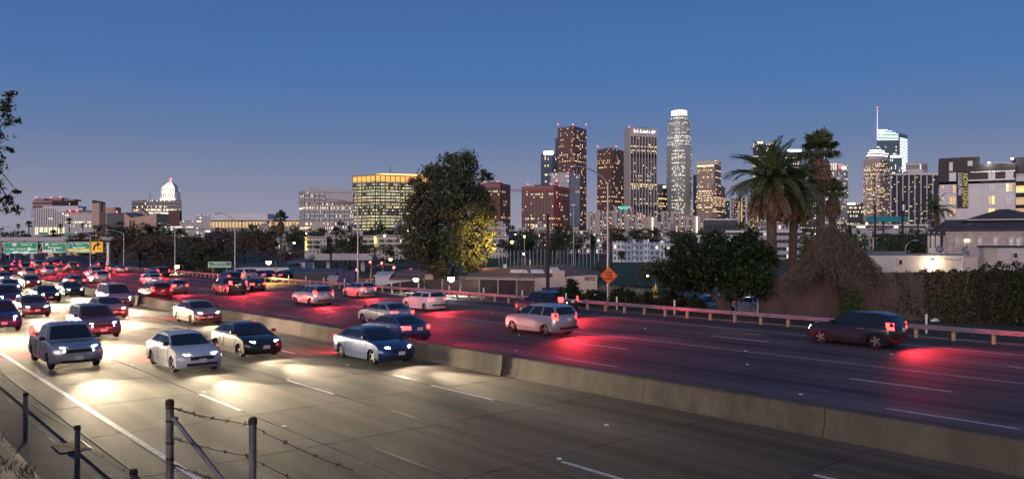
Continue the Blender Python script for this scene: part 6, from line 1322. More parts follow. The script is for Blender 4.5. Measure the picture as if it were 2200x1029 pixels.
lit_lamp('yellow street lamp behind the vine heap', 1862, 480, 150, (1, .80, .35), 2600, r=.16)
lit_lamp('small hanging sodium lamp beside utility pole wires', 1125, 545, 106, (1, .60, .3), 7000, r=.12)
# --- traffic signals
for k, (u, v, Y, lab, arm) in enumerate([(820, 565, 150, 'traffic signal hung farthest out on the mast arm, showing red', 0), (846, 575, 150, 'red traffic signal on the mast arm over the yellow box', 0), (882, 580, 150, 'red traffic signal nearest the eucalyptus', 1), (766, 580, 160, 'red traffic signal on a post beside the lamp post', 1), (795, 563, 175, 'small red signal farther up the street', 1)]):
    p = W(u, v, Y); t = thing('traffic_signal', lab, 'traffic signal', p, 0, 'traffic signals'); mb = MB(); mb.box((p.x, p.y + .15, p.z - .35), (.42, .25, 1.2)); h = mb.build('housing', m_black, t)
    for j, cl in enumerate(('red', 'amber', 'green')):
        mb = MB(); mb.tube([(p.x, p.y + .02, p.z - .36 * j), (p.x, p.y - .04, p.z - .36 * j)], .19 if j == 0 else .14, 10); mb.build('lens', emit('signal_red', (1, .05, .06), 26) if j == 0 else m_dark, h)
    if arm: mb = MB(); mb.cyl((p.x + .3, p.y + .2, terrain(p.x, Y)), (p.x + .3, p.y + .2, p.z + .4), .08, n=6); mb.build('post', m_galv, t)
    lamp('glow', 'POINT', p - Vector((0, .5, 0)), 160, (1, .06, .05), .15, t)
t = thing('signal_mast', 'curved mast arm carrying two red signals over the street', 'signal mast', (WX(795, 150), 150.6, -2)); mb = MB(); b = W(797, 590, 150.6); mb.tube([(b.x, 150.6, -2.1), (b.x, 150.6, WZ(577, 150)), W(806, 572, 150.6), W(822, 567, 150.6), W(848, 570, 150.6)], [.14, .12, .10, .08, .06], 8); mb.build('mast', m_galv, t, smooth=True)
# --- utility poles, wires
def upole(label, u, vt, vb, Y, r, arms=(), zb=None):
    tp, b = W(u, vt, Y), W(u, vb, Y); b.z = terrain(b.x, Y) - .1 if zb is None else zb; t = thing('utility_pole', label, 'utility pole', b); mb = MB(); mb.cyl(b, tp, r, r * .75, 10); mb.build('pole', m_pole, t, smooth=True)
    for va, w in arms: a = W(u, va, Y); mb = MB(); mb.box((a.x, a.y - r, a.z), (w, .12, .14)); mb.build('crossarm', m_pole, t); [None]
    for va, w in arms:
        a = W(u, va, Y)
        for f in (-.45, -.25, .25, .45): mb = MB(); mb.cyl((a.x + w * f, a.y - r, a.z + .07), (a.x + w * f, a.y - r, a.z + .25), .035, n=6); mb.build('insulator', m_wst, t)
    return t
upole('tall dark wooden utility pole beside the low shop', 1177, 460, 645, 78, .2, ((503, 1.2),), -.6)
upole('brown utility pole with crossarms behind low shop roof', 1166, 512, 580, 150, .2, ((520, 3.0), (530, 3.0)))
upole('brown wooden pole standing close behind road work sign post', 1312, 500, 600, 110, .19, ((501, 2.6),))
upole('dark utility pole between faceted brown tower and parking deck', 1880, 440, 545, 130, .2, ((486, 2.4), (494, 2.4)))
upole('dark utility pole with transformer drum by street trees', 1939, 432, 545, 115, .2, ((505, 2.4),))
upole('leaner dark pole between street poles and house porch', 1898, 475, 545, 125, .16, ((492, 2.0),))
upole('dark pole beside the feathery palm', 1972, 440, 540, 140, .16, ())
upole('brown pole near the traffic signals', 805, 530, 600, 130, .18, ((548, 2),))
upole('dark pole before the overpass', 710, 545, 600, 140, .16, ())
def span(label, pts, sag=.3, r=.02, cat='wire'):
    mb = MB()
    for a, b in zip(pts[:-1], pts[1:]):
        a, b = Vector(a), Vector(b); q = []
        for i in range(9): f = i / 8; p = a.lerp(b, f); p.z -= sag * 4 * f * (1 - f); q.append(p)
        mb.tube(q, r, 4)
    return tag(mb.build('overhead_wire', m_dark), label, cat)
for k, (v1, v2, v3) in enumerate(((498, 512, 528), (527, 533, 542), (531, 539, 550))):
    span('overhead wire from the tall dark pole, %s of three' % ('topmost', 'middle', 'lowest')[k], [W(1179, v1, 78), W(1290, v2, 112), W(1420, v3, 160)], .35, .022)
span('guy wire slanting down from the tall dark pole', [W(1176, 480, 78), W(1098, 634, 74)], 0, .025)
span('overhead wire between the two dark street poles', [W(1880, 487, 130), W(1939, 506, 115), W(2040, 508, 90)], .4, .02)
mb = MB(); p = W(1941, 447, 114.6); mb.cyl(p - Vector((0, 0, .4)), p + Vector((0, 0, .5)), .28, n=10); tag(mb.build('transformer', m_galv, smooth=True), 'grey transformer drum hung on a dark street pole', 'transformer')
# --- low shop with lettered wall
Yv2 = 84; m_vroof = mat('shop_roof', (.22, .15, .12), .9, var=.15, scale=.6); m_vwall = mat('shop_wall', (.58, .46, .40), .85, var=.15, scale=.7)
t = thing('low_shop', 'low pinkish-roofed shop with white lettered wall beside the utility pole', 'shop', (WX(1170, Yv2 + 8), Yv2 + 8, -2.1))
mb = MB(); R1, R2 = W(1022, 576, Yv2 + 14), W(1212, 567, Yv2 + 14); E1, E2 = W(1000, 597, Yv2 + 1), W(1285, 600, Yv2 + 1); E3, E4 = W(1292, 584, Yv2 + 24), W(1010, 580, Yv2 + 26)
mb.add([tuple(E1), tuple(E2), tuple(E3), tuple(E4), tuple(R1), tuple(R2)], [(0, 1, 5, 4), (1, 2, 5), (2, 3, 4, 5), (3, 0, 4)]); mb.build('roof', m_vroof, t)
mb = MB(); a, b = W(1150, 596, Yv2), W(1283, 592, Yv2 - 4)
mb.add([(a.x, a.y, -2.2), (b.x, b.y, -2.2), (b.x, b.y, WZ(591, b.y)), (a.x, a.y, WZ(597, a.y)), (a.x, a.y + .3, -2.2), (b.x, b.y + .3, -2.2), (b.x, b.y + .3, WZ(591, b.y)), (a.x, a.y + .3, WZ(597, a.y))], [(0, 1, 2, 3), (3, 2, 6, 7), (1, 5, 6, 2), (4, 0, 3, 7), (5, 4, 7, 6)]); mb.build('front_wall', m_vwall, t)
rzv = math.atan2(b.y - a.y, b.x - a.x); p = a.lerp(b, .885); text('VIERTELS', .55, m_blkp, t, (p.x, p.y - .06, WZ(599, p.y)), (R(90), R(-5), rzv), True, fit=1.28)
mb = MB(); mb.add([(E1.x, E1.y, -2.1), (a.x, a.y + .5, -2.1), (a.x, a.y + .5, E1.z - .02), (E1.x, E1.y, E1.z - .02)], [(0, 1, 2, 3)]); mb.build('side_wall', m_vwall, t)
for u, v, w in ((1072, 591, 3.0), (1116, 585, 3.4), (1155, 585, 2.6), (1190, 580, 2.2)):
    p = W(u, v, Yv2 + 6); mb = MB(); mb.add([(p.x - w * .3, p.y - .5, p.z + .05), (p.x + w * .3, p.y - .5, p.z - .0), (p.x + w * .22, p.y + .8, p.z + .30), (p.x - w * .3, p.y + .8, p.z + .30), (p.x - w * .3, p.y - .5, p.z - .4), (p.x + w * .3, p.y - .5, p.z - .4)], [(0, 1, 2, 3), (4, 5, 1, 0)]); mb.build('skylight', m_sw, t)
mb = MB(); p = W(1200, 588, Yv2 + 3); mb.box(tuple(p), (1.3, 1.2, .75)); mb.build('air_handler', m_vwall, t); mb = MB(); p = W(1085, 572, Yv2 + 12); mb.box(tuple(p), (.4, .4, .5)); mb.build('vent', m_wst, t)
mb = MB(); c0, c1 = W(1164, 618, Yv2 - 1.2), W(1222, 616, Yv2 - 2); mb.quad(c0 - Vector((0, 0, .35)), c1 - Vector((0, 0, .35)), c1, c0); mb.build('blue_stripe', mat('blue_band', (.05, .06, .22), .7), t)
# --- dark screened fence with razor wire
t = thing('screened_fence', 'dark fabric-screened fence with timber posts under razor wire', 'fence', (WX(960, 84), 84, -1)); top = [(768, 619, 93), (820, 613, 91), (860, 606, 89), (900, 601, 87), (950, 600, 85), (990, 600, 83), (1030, 600, 81), (1070, 601, 79), (1110, 602, 77.5), (1150, 603, 76)]
m_scr = mat('screen_fabric', (.035, .028, .032), .9, var=.5, scale=1.2); m_scr2 = mat('screen_fabric_light', (.085, .065, .065), .9, var=.4, scale=1.0)
for k, ((u0, v0, y0), (u1, v1, y1)) in enumerate(zip(top[:-1], top[1:])):
    a, b = W(u0, v0, y0), W(u1, v1, y1); n_ = 8; mb = MB(); grid = []
    for i in range(n_ + 1):
        f = i / n_; p = a.lerp(b, f); w_ = .12 * math.sin(f * 9 + k) ; grid.append([(p.x, p.y + w_, -1.4), (p.x, p.y - w_ * .6, (p.z - 1.4) / 2), (p.x, p.y, p.z)])
    for i in range(n_):
        for j in range(2): mb.quad(grid[i][j], grid[i + 1][j], grid[i + 1][j + 1], grid[i][j + 1])
    mb.build('screen', m_scr2 if k in (4, 5, 8) else m_scr, t, smooth=True); mb = MB(); mb.box((b.x, b.y - .08, b.z / 2 - .6), (.13, .13, b.z + 1.4)); mb.build('post', m_wood, t)
mb = MB(); pa, pb = W(985, 596, 83), W(1150, 598, 76); n_ = 560; q = []
for i in range(n_): f = i / n_; p = pa.lerp(pb, f); an = i * .62; q.append(p + Vector((.0, .26 * math.cos(an), .24 * math.sin(an))))
mb.tube(q, .014, 3); o = mb.build('razor_coil', mat('coil_steel', (.45, .38, .28), .45, .5, var=.1), t)
tz = thing('razor_wire_coil', 'tangled razor wire coil glowing yellow behind the ivy mounds', 'razor wire', W(1320, 626, 80)); mb = MB(); q = []
for i in range(900): f = i / 900; p = W(1235 + 175 * f, 612 + 18 * f, 82 - 4 * f); an = i * .55; q.append(p + Vector((0, .34 * math.cos(an), .34 * math.sin(an) + .08 * math.sin(an * .31))))
mb.tube(q, .016, 3); mb.build('coil', mat('coil_steel', (.45, .38, .28)), tz); 
for i in range(8): p = W(1235 + 25 * i, 618 + 2 * i, 82 - .5 * i); mb = MB(); mb.box((p.x, p.y, p.z - .9), (.09, .09, 2.0)); mb.build('post', mat('yellow_post', (.5, .34, .06), .7), tz)
# ball-field backstop: tall poles with netting of wires
t = thing('field_fence', 'tall see-through ball field fence of thin poles behind the shop', 'fence', (WX(1140, 165), 165, -2)); 
for i in range(26):
    u = 1072 + i * 8.2; Y = 165 + 10 * math.sin(i * .1); tp = W(u, 534 + 4 * abs(math.sin(i * .3)), Y); mb = MB(); mb.cyl((tp.x, Y, -2.1), tuple(tp), .05, n=5); mb.build('pole', m_galv, t)
mb = MB()
for v in (536, 545, 555, 565, 575): mb.tube([W(1072 + i * 20.5, v, 165 + 10 * math.sin(i * .25)) for i in range(11)], .018, 3)
o = mb.build('net_wires', m_dark, t); o['kind'] = 'stuff'
for k, (u, vt, vb, Y) in enumerate([(1232, 440, 590, 200), (943, 468, 560, 260), (1700, 470, 560, 150)]):
    p, b = W(u, vt, Y), W(u, vb, Y); tt = thing('flood_mast', ['thin tall field mast by the white residential tower', 'thin tall mast seen through the eucalyptus crown', 'thin mast between the date palm trunks'][k], 'mast', (b.x, Y, min(b.z, terrain(b.x, Y)))); mb = MB(); mb.cyl(tt.location, p, .14, .09, 7); mb.build('mast', m_galv, tt); mb = MB(); mb.box(tuple(p), (1.3, .2, .2)); mb.build('lamp_bar', m_galv, tt)
# tower crane
t = thing('tower_crane', 'red lattice tower crane before the red-brown office block', 'crane', (WX(1196, 800), 800, 15)); m_cr = mat('crane_red', (.38, .03, .035), .5, var=.1)
x = WX(1196, 800); zt_ = WZ(392, 800); mb = MB()
for sx_ in (-1.2, 1.2):
    for sy_ in (-1.2, 1.2): mb.cyl((x + sx_, 800 + sy_, 10), (x + sx_, 800 + sy_, zt_), .28, n=4)
for k in range(28):
    z = 12 + k * (zt_ - 12) / 28; h = (zt_ - 12) / 28; s_ = 1 if k % 2 else -1; mb.cyl((x - 1.2 * s_, 798.8, z), (x + 1.2 * s_, 798.8, z + h), .16, n=4); mb.cyl((x - 1.2, 798.8, z), (x + 1.2, 798.8, z), .14, n=4)
mb.build('mast', m_cr, t); zj = WZ(411, 800); mb = MB(); xa, xb = WX(1096, 800), WX(1246, 800)
for dz, dy in ((0, -.9), (0, .9), (1.9, 0)): mb.cyl((xa, 800 + dy, zj + dz), (xb, 800 + dy, zj + dz), .17, n=4)
nst = 34
for k in range(nst): a = xa + (xb - xa) * k / nst; b_ = xa + (xb - xa) * (k + .5) / nst; c_ = xa + (xb - xa) * (k + 1) / nst; mb.cyl((a, 799.1, zj), (b_, 800, zj + 1.9), .1, n=3); mb.cyl((b_, 800, zj + 1.9), (c_, 799.1, zj), .1, n=3)
mb.build('jib', m_cr, t); mb = MB(); mb.box((xb - 2.5, 800, zj - .6), (4.5, 2, 3)); mb.build('counterweight', m_pg, t); mb = MB(); mb.box((x, 798, zj - 1.6), (2.2, 2, 2.2)); mb.build('cab', m_wst, t)
mb = MB(); mb.cyl((x, 800, zt_ - 1), (xa + 30, 800, zj + 2), .08, n=3); mb.cyl((x, 800, zt_), (xb - 4, 800, zj + 2), .08, n=3); mb.build('tie_rods', m_cr, t); beacon(t, 1196, 388, 800, 2.4)
t = thing('tower_crane', 'distant crane jib crossing in front of the pale grey finned office', 'crane', (WX(640, 600), 600, 15)); mb = MB(); xa, xb = WX(640, 600), WX(925, 600); zj = WZ(437, 600)
for dz, dy in ((0, -.7), (0, .7), (1.5, 0)): mb.cyl((xa, 600 + dy, zj + dz), (xb, 600 + dy, zj + dz), .11, n=4)
for k in range(60): a = xa + (xb - xa) * k / 60; b_ = xa + (xb - xa) * (k + .5) / 60; c_ = xa + (xb - xa) * (k + 1) / 60; mb.cyl((a, 599.3, zj), (b_, 600, zj + 1.5), .07, n=3); mb.cyl((b_, 600, zj + 1.5), (c_, 599.3, zj), .07, n=3)
mb.build('jib', m_cr, t); mb = MB(); mb.box((xb - 4, 600, (zj + 5) / 2), (2, 2, zj)); mb.build('mast', m_cr, t)
# --- sheds, bins and low roofs beyond the freeway fence
for lab, us, vt, Y, d, m1, m2 in [('long white shed with dark green roof behind the orange lamp', (503, 620), 574, 118, 6, m_wht, mat('dark_green_roof', (.03, .08, .07), .7)), ('small white kiosk at the end of the long shed', (618, 655), 564, 124, 5, m_wht, m_rf), ('small brightly floodlit white shed beside the fence', (806, 838), 594, 98, 3, m_wht, m_wst), ('pale corrugated lean-to running along fence behind bright shed', (838, 905), 601, 97, 3, m_wht, m_vroof), ('brown pitched low roof behind the bright shed', (850, 930), 590, 110, 8, m_vwall, m_vroof), ('long dark low roof of the car park canopy', (590, 720), 588, 112, 8, m_dark, m_rf), ('grey utility cabinet by the guard rail near the bins', (706, 724), 601, 99, .8, m_pg, m_pg)]:
    a, b = W(us[0], vt, Y), W(us[1], vt, Y); zb = terrain(a.x, Y) - .1; tt = thing('low_shed', lab, 'shed', ((a.x + b.x) / 2, Y + d / 2, zb)); mb = MB(); mb.box(((a.x + b.x) / 2, Y + d / 2, (zb + a.z) / 2), (b.x - a.x, d, a.z - zb)); mb.build('wall', m1, tt); mb = MB(); w2 = (b.x - a.x) / 2 + .15; cx_ = (a.x + b.x) / 2
    mb.add([(cx_ - w2, Y - .2, a.z), (cx_ + w2, Y - .2, a.z), (cx_ + w2, Y + d + .2, a.z + .4), (cx_ - w2, Y + d + .2, a.z + .4), (cx_ - w2, Y - .2, a.z + .12), (cx_ + w2, Y - .2, a.z + .12), (cx_ + w2, Y + d + .2, a.z + .52), (cx_ - w2, Y + d + .2, a.z + .52)], [(0, 1, 5, 4), (4, 5, 6, 7), (1, 2, 6, 5), (3, 0, 4, 7), (2, 3, 7, 6)]); mb.build('roof', m2, tt)
for k, (u, lab) in enumerate(((735, 'blue bin nearest the utility cabinet'), (745, 'blue bin in the middle of three'), (757, 'blue bin next to the lamp post'))):
    p = W(u, 600, 98); zb = terrain(p.x, 98); tt = thing('waste_bin', lab, 'bin', (p.x, 98, zb), 0, 'blue bins'); mb = MB(); mb.add([(-.28, -.28, 0), (.28, -.28, 0), (.28, .28, 0), (-.28, .28, 0), (-.36, -.36, 1.9), (.36, -.36, 1.9), (.36, .36, 1.9), (-.36, .36, 1.9)], [(0, 1, 5, 4), (1, 2, 6, 5), (2, 3, 7, 6), (3, 0, 4, 7), (4, 5, 6, 7)]); mb.build('tub', mat('bin_blue', (.02, .03, .12), .5), tt, local=True); mb = MB(); mb.box((0, 0, 1.95), (.8, .8, .1)); mb.build('lid', mat('bin_blue', (.02, .03, .12)), tt, local=True)
# yellow bollards and gate by the side street
for k, (u, v) in enumerate(((1405, 615), (1411, 613), (1438, 620))): p = W(u, v, 76); mb = MB(); mb.cyl((p.x, p.y, terrain(p.x, 76)), tuple(p), .10, n=10); mb.cyl(tuple(p), (p.x, p.y, p.z + .05), .10, .04, 10); tag(mb.build('bollard', mat('yellow_post', (.5, .34, .06)), smooth=True), ['yellow bollard in front of others by the side street', 'yellow bollard paired close behind another', 'lone yellow bollard nearer the round tree'][k], 'bollard', 'yellow bollards')
gp_ = gnd(1625, 668); t = thing('chain_gate_post', 'grey pole and railing at the end of the brown wall', 'post', gp_); mb = MB(); q = W(1628, 598, gp_.y); mb.cyl((q.x, q.y, -.1), tuple(q), .09, n=8); mb.build('post', m_galv, t); mb = MB(); mb.tube([W(1590, 640, gp_.y), W(1606, 645, gp_.y), W(1628, 662, gp_.y)], .03, 5); mb.tube([W(1583, 672, gp_.y), W(1583, 626, gp_.y)], .035, 5); mb.build('railing', m_dark, t)
# ================================================================== TRAFFIC
def paint(name, col, met=.3): return mat('car_paint_' + name, col, .28, met, var=0, spec=.5, coat=.6)
PAINT = {'white': paint('white', (.62, .62, .62), 0), 'silver': paint('silver', (.40, .41, .43), .6), 'black': paint('black', (.012, .012, .014), .1), 'grey': paint('grey', (.13, .135, .145), .5), 'red': paint('red', (.30, .02, .02), .2), 'blue': paint('blue', (.03, .06, .17), .4), 'beige': paint('beige', (.36, .31, .24), .4), 'green': paint('green', (.03, .09, .06), .3)}
m_cglass = mat('car_glass', (.012, .014, .016), .05, 0, var=0, spec=.9); m_tyre = mat('tyre', (.015, .015, .015), .85, var=.1); m_rim = mat('alloy_rim', (.42, .42, .44), .35, .8, var=0); m_plas = mat('black_plastic', (.018, .018, .02), .6, var=0)
m_head = emit('headlamp_glow', (1, .96, .86), 140, True); m_tail = emit('tail_lamp_glow', (1, .035, .03), 9, True); m_plate = mat('number_plate', (.65, .65, .66), .5, var=0)
m_headoff = mat('headlamp_lens', (.5, .5, .52), .1, .2, var=0); m_tailoff = emit('tail_lamp_dim', (1, .05, .04), 2.0)
TYPES = {  # half width, lower body outline, cabin outline, wheel stations, wheel radius
 'sedan': (.90, [(-2.30, .30), (-2.36, .55), (-2.34, .80), (-2.24, .99), (-1.60, 1.03), (-.2, 1.0), (.98, .98), (1.55, .91), (2.05, .80), (2.24, .68), (2.32, .50), (2.28, .28)], [(-1.86, .99), (-1.15, 1.38), (-.6, 1.455), (.0, 1.45), (.32, 1.40), (1.12, .95)], (1.40, -1.38), .325),
 'hatchback': (.88, [(-2.02, .30), (-2.08, .55), (-2.06, .85), (-1.98, 1.06), (-1.3, 1.06), (0, 1.02), (.98, .99), (1.50, .93), (1.86, .82), (2.02, .68), (2.08, .50), (2.04, .28)], [(-2.0, 1.02), (-1.72, 1.44), (-1.1, 1.51), (-.1, 1.50), (.28, 1.44), (1.10, .96)], (1.28, -1.28), .315),
 'suv': (.96, [(-2.30, .36), (-2.36, .6), (-2.34, .95), (-2.26, 1.14), (-1.3, 1.15), (0, 1.13), (1.0, 1.12), (1.6, 1.06), (2.08, .97), (2.28, .80), (2.34, .58), (2.30, .34)], [(-2.26, 1.1), (-2.02, 1.64), (-1.4, 1.75), (-.2, 1.74), (.25, 1.68), (.98, 1.10)], (1.42, -1.40), .37),
 'pickup': (.97, [(-2.70, .42), (-2.74, .62), (-2.72, 1.12), (-1.9, 1.13), (-.75, 1.13), (0, 1.12), (1.1, 1.12), (1.8, 1.08), (2.34, 1.02), (2.56, .86), (2.62, .62), (2.58, .38)], [(-.78, 1.1), (-.62, 1.66), (-.3, 1.78), (.42, 1.77), (.70, 1.70), (1.28, 1.10)], (1.66, -1.66), .39),
 'van': (.98, [(-2.45, .34), (-2.50, .6), (-2.50, .95), (-2.46, 1.15), (-1.3, 1.15), (0, 1.12), (1.3, 1.10), (1.8, 1.02), (2.2, .92), (2.36, .76), (2.42, .54), (2.38, .32)], [(-2.48, 1.1), (-2.36, 1.76), (-1.9, 1.92), (0, 1.94), (.55, 1.86), (1.62, 1.05)], (1.55, -1.5), .35)}
def arch(cx, r, zb, n=8): return [(cx + r * math.cos(a), max(zb, .02 + r * .9 * math.sin(a) + .30)) for a in np.linspace(0, math.pi, n)]
def lerp_z(out, z):
    """x positions where a cabin outline crosses height z"""
    xs = []
    for (xa, za), (xb, zb) in zip(out[:-1], out[1:]):
        if min(za, zb) <= z <= max(za, zb) and za != zb: xs.append(xa + (xb - xa) * (z - za) / (zb - za))
    return min(xs), max(xs)
def car_meshes(ty):
    hw, low, cab, wh, wr = TYPES[ty]; zb = min(p[1] for p in low) - .10; M = {}
    bottom = [(low[-1][0] - .12, zb)] + [(x, z) for x, z in arch(wh[0], wr + .075, zb)] + [(wh[0] - wr - .12, zb - .02), (wh[1] + wr + .12, zb - .02)] + [(x, z) for x, z in arch(wh[1], wr + .075, zb)] + [(low[0][0] + .12, zb)]
    outline = low + bottom; k = len(outline); xm = max(p[0] for p in low)
    def layer(q):
        y = hw * q; aq = abs(q); pts = []
        for x, z in outline:
            e = abs(x) / xm; pl = .16 * aq ** 3.2 * max(0, e - .55) / .45; zz = z - max(0, z - .55) * (.045 * aq ** 2 + (.10 if aq > .98 else 0)); yy = y * (1 - (.05 * max(0, z - .62) / .5 if aq > .9 else 0) - (.035 * max(0, .5 - z) / .3 if aq > .9 else 0))
            pts.append((x * (1 - pl) , yy, zz))
        return pts
    qs = [-1, -.965, -.85, -.5, 0, .5, .85, .965, 1]; mb = MB(); V = [p for q in qs for p in layer(q)]; fs = []
    for j in range(len(qs) - 1):
        for i in range(k): a = j * k + i; b = j * k + (i + 1) % k; fs.append((a, a + k, b + k, b))
    fs += [tuple(range(k)), tuple(range((len(qs) - 1) * k + k - 1, (len(qs) - 1) * k - 1, -1))]
    mb.add(V, fs); M['body'] = mb
    zc0, zc1 = cab[0][1], max(p[1] for p in cab)
    def cw(z): f = (z - zc0) / (zc1 - zc0); return hw * (.93 - .23 * max(0, f) ** 1.15)
    def clayer(q): return [(x - (.06 * abs(q) ** 3 if x > 0 else -.05 * abs(q) ** 3), cw(z) * q, z - .05 * abs(q) ** 3 * (z - zc0) / (zc1 - zc0)) for x, z in cab]
    qs = [-1, -.94, -.6, 0, .6, .94, 1]; mb = MB(); kc = len(cab); V = [p for q in qs for p in clayer(q)]; fs = []
    for j in range(len(qs) - 1):
        for i in range(kc - 1): a = j * kc + i; fs.append((a, a + kc, a + kc + 1, a + 1))
    fs += [tuple(range(kc)), tuple(range((len(qs) - 1) * kc + kc - 1, (len(qs) - 1) * kc - 1, -1))]
    mb.add(V, fs); M['cabin'] = mb
    # screens
    (xa, za), (xb, zb2) = cab[-2], cab[-1]
    def scr(P0, P1, out, f0=.06, f1=.93):
        m = MB(); rows = []
        for f in (f0, f1):
            x = P0[0] + (P1[0] - P0[0]) * f; z = P0[1] + (P1[1] - P0[1]) * f
            rows.append([(x - (.06 if out > 0 else -.05) * abs(q) ** 3 + out * .012, cw(z) * q * .9, z - .05 * abs(q) ** 3 * (z - zc0) / (zc1 - zc0) + .012) for q in (-1, -.6, 0, .6, 1)])
        for i in range(4): m.quad(rows[0][i], rows[0][i + 1], rows[1][i + 1], rows[1][i])
        return m
    M['windscreen'] = scr(cab[-2], cab[-1], 1); M['rear_window'] = scr(cab[1], cab[0], -1, .06, .8)
    z0, z1 = zc0 + .06, zc1 - .09; xl0, xh0 = lerp_z(cab, z0); xl1, xh1 = lerp_z(cab, z1); splits = [(.03, .36), (.40, .70), (.735, .985)] if ty in ('suv', 'van') else ([(.08, .44), (.48, .96)] if ty != 'pickup' else [(.06, .40), (.45, .96)])
    M['side'] = []
    for s in (-1, 1):
        for f0, f1 in splits:
            m = MB(); q = [(xl0 + (xh0 - xl0) * f0, z0), (xl0 + (xh0 - xl0) * f1, z0), (xl1 + (xh1 - xl1) * f1, z1), (xl1 + (xh1 - xl1) * f0, z1)]; v = [(x, s * (cw(z) + .007 if z < zc0 + .2 else cw(z) + .006), z - .05 * (z - zc0) / (zc1 - zc0)) for x, z in q]; m.quad(*(v if s < 0 else v[::-1])); M['side'].append(m)
    fx = low[-3][0]; fz = low[-3][1]; rx = low[2][0]; rz = low[2][1]; M['head'] = []; M['tail'] = []
    for s in (-1, 1):
        m = MB(); y0, y1 = s * hw * .52, s * hw * .93; zt, zbm = fz + .07, fz - .11
        xo = lambda y: fx - .16 * (abs(y) / hw) ** 3.2 * fx + .035
        v = [(xo(y0), y0, zbm), (xo(y1) - .03, y1, zbm + .03), (xo(y1) - .14, y1, zt + .02), (xo(y0) - .08, y0, zt)]; w = [(a - .12, b, c) for a, b, c in v]
        m.add(v + w, [(0, 1, 2, 3) if s > 0 else (3, 2, 1, 0), (0, 4, 5, 1), (1, 5, 6, 2), (2, 6, 7, 3), (3, 7, 4, 0)]); M['head'].append(m)
        m = MB(); y0, y1 = s * hw * (.55 if ty not in ('suv', 'van', 'pickup') else .74), s * hw * .945; hgt = .17 if ty not in ('suv', 'van', 'pickup') else .34; xo2 = lambda y: rx + .16 * (abs(y) / hw) ** 3.2 * abs(rx) - .03
        v = [(xo2(y0), y0, rz - .02), (xo2(y1) + .01, y1, rz), (xo2(y1) + .05, y1, rz + hgt), (xo2(y0) + .03, y0, rz + hgt)]; w = [(a + .12, b, c) for a, b, c in v]
        m.add(v + w, [(3, 2, 1, 0) if s > 0 else (0, 1, 2, 3), (0, 4, 5, 1), (1, 5, 6, 2), (2, 6, 7, 3), (3, 7, 4, 0)]); M['tail'].append(m)
    m = MB(); m.box((low[-2][0] - .005, 0, fz - .08), (.05, hw * 1.0, .13)); M['grille'] = m
    m = MB(); m.box((low[-1][0] + .015, 0, .36), (.06, hw * 1.3, .10)); M['lower_intake'] = m
    m = MB(); m.box((low[1][0] - .0, 0, .48), (.05, hw * 1.5, .12)); M['rear_bumper_trim'] = m
    m = MB(); m.box((low[2][0] - .03, 0, rz + .02), (.02, .32, .16)); M['plate'] = m
    M['mirror'] = []
    for s in (-1, 1): m = MB(); m.box((cab[-1][0] - .22, s * (hw + .07), zc0 + .10), (.12, .19, .13)); m.box((cab[-1][0] - .2, s * (hw - .06), zc0 + .05), (.05, .14, .04)); M['mirror'].append(m)
    m = MB(); ysd = lambda z: hw * (1 - .05 * max(0, z - .62) / .5 - .035 * max(0, .5 - z) / .3) + .002; zt = zc0 - .10
    for s in (-1, 1):
        for x in ((wh[0] - wr - .16), (xl0 + xh0) / 2, (wh[1] + wr + .16) if ty != 'pickup' else -.72): m.tube([(x, s * ysd(z), z) for z in (.36, .5, .62, .8, zt)], .007, 4)
        m.tube([(x, s * ysd(.42), .42) for x in (wh[1] + wr + .16, wh[0] - wr - .16)], .006, 4)
    M['seams'] = m; m = MB()
    for s in (-1, 1):
        for x in ((xl0 + xh0) / 2 + .06, wh[1] + wr + .26): m.box((x, s * (ysd(zt - .06) + .012), zt - .06), (.17, .03, .035))
    M['handles'] = m
    m = MB(); m.box((low[-2][0] + .03, 0, .50), (.02, .31, .15)); M['front_plate'] = m
    if ty == 'pickup': m = MB(); m.box((-1.72, 0, 1.125), (1.7, hw * 1.62, .03)); M['bed_cover'] = m
    return M
def wheel_mesh(r):
    mb = MB(); pr = [(-.09, r * .66), (-.105, r * .86), (-.08, r * .985), (.0, r), (.08, r * .985), (.105, r * .86), (.09, r * .66)]; n_ = 20; k = len(pr)
    for i in range(n_):
        a = 2 * math.pi * i / n_; mb.v += [(rr * math.cos(a), y, rr * math.sin(a)) for y, rr in pr]
    for i in range(n_):
        for j in range(k - 1): a = i * k + j; b = ((i + 1) % n_) * k + j; mb.f.append((a, b, b + 1, a + 1)); mb.m.append(0)
    t = mb.mesh('wheel'); t.materials.append(m_tyre); t.polygons.foreach_set('use_smooth', [True] * len(t.polygons)); mb = MB()
    for s in (-1, 1):
        mb.tube([(0, s * .02, 0), (0, s * .045, 0)], r * .66, 16, m=1); 
        for i in range(5):
            a = 2 * math.pi * i / 5; mb.box((r * .34 * math.cos(a), s * .07, r * .34 * math.sin(a)), (r * .62, .035, r * .17), ry=-a)
        mb.tube([(0, s * .05, 0), (0, s * .095, 0)], r * .15, 10)
    q = mb.mesh('rim'); q.materials.append(m_rim); q.materials.append(m_plas); return t, q
CARS = {}
def smoothed(mb, name, m):
    me = mb.mesh(name); me.materials.append(m); me.polygons.foreach_set('use_smooth', [True] * len(me.polygons))
    try: me.set_sharp_from_angle(angle=R(32))
    except Exception: pass
    return me
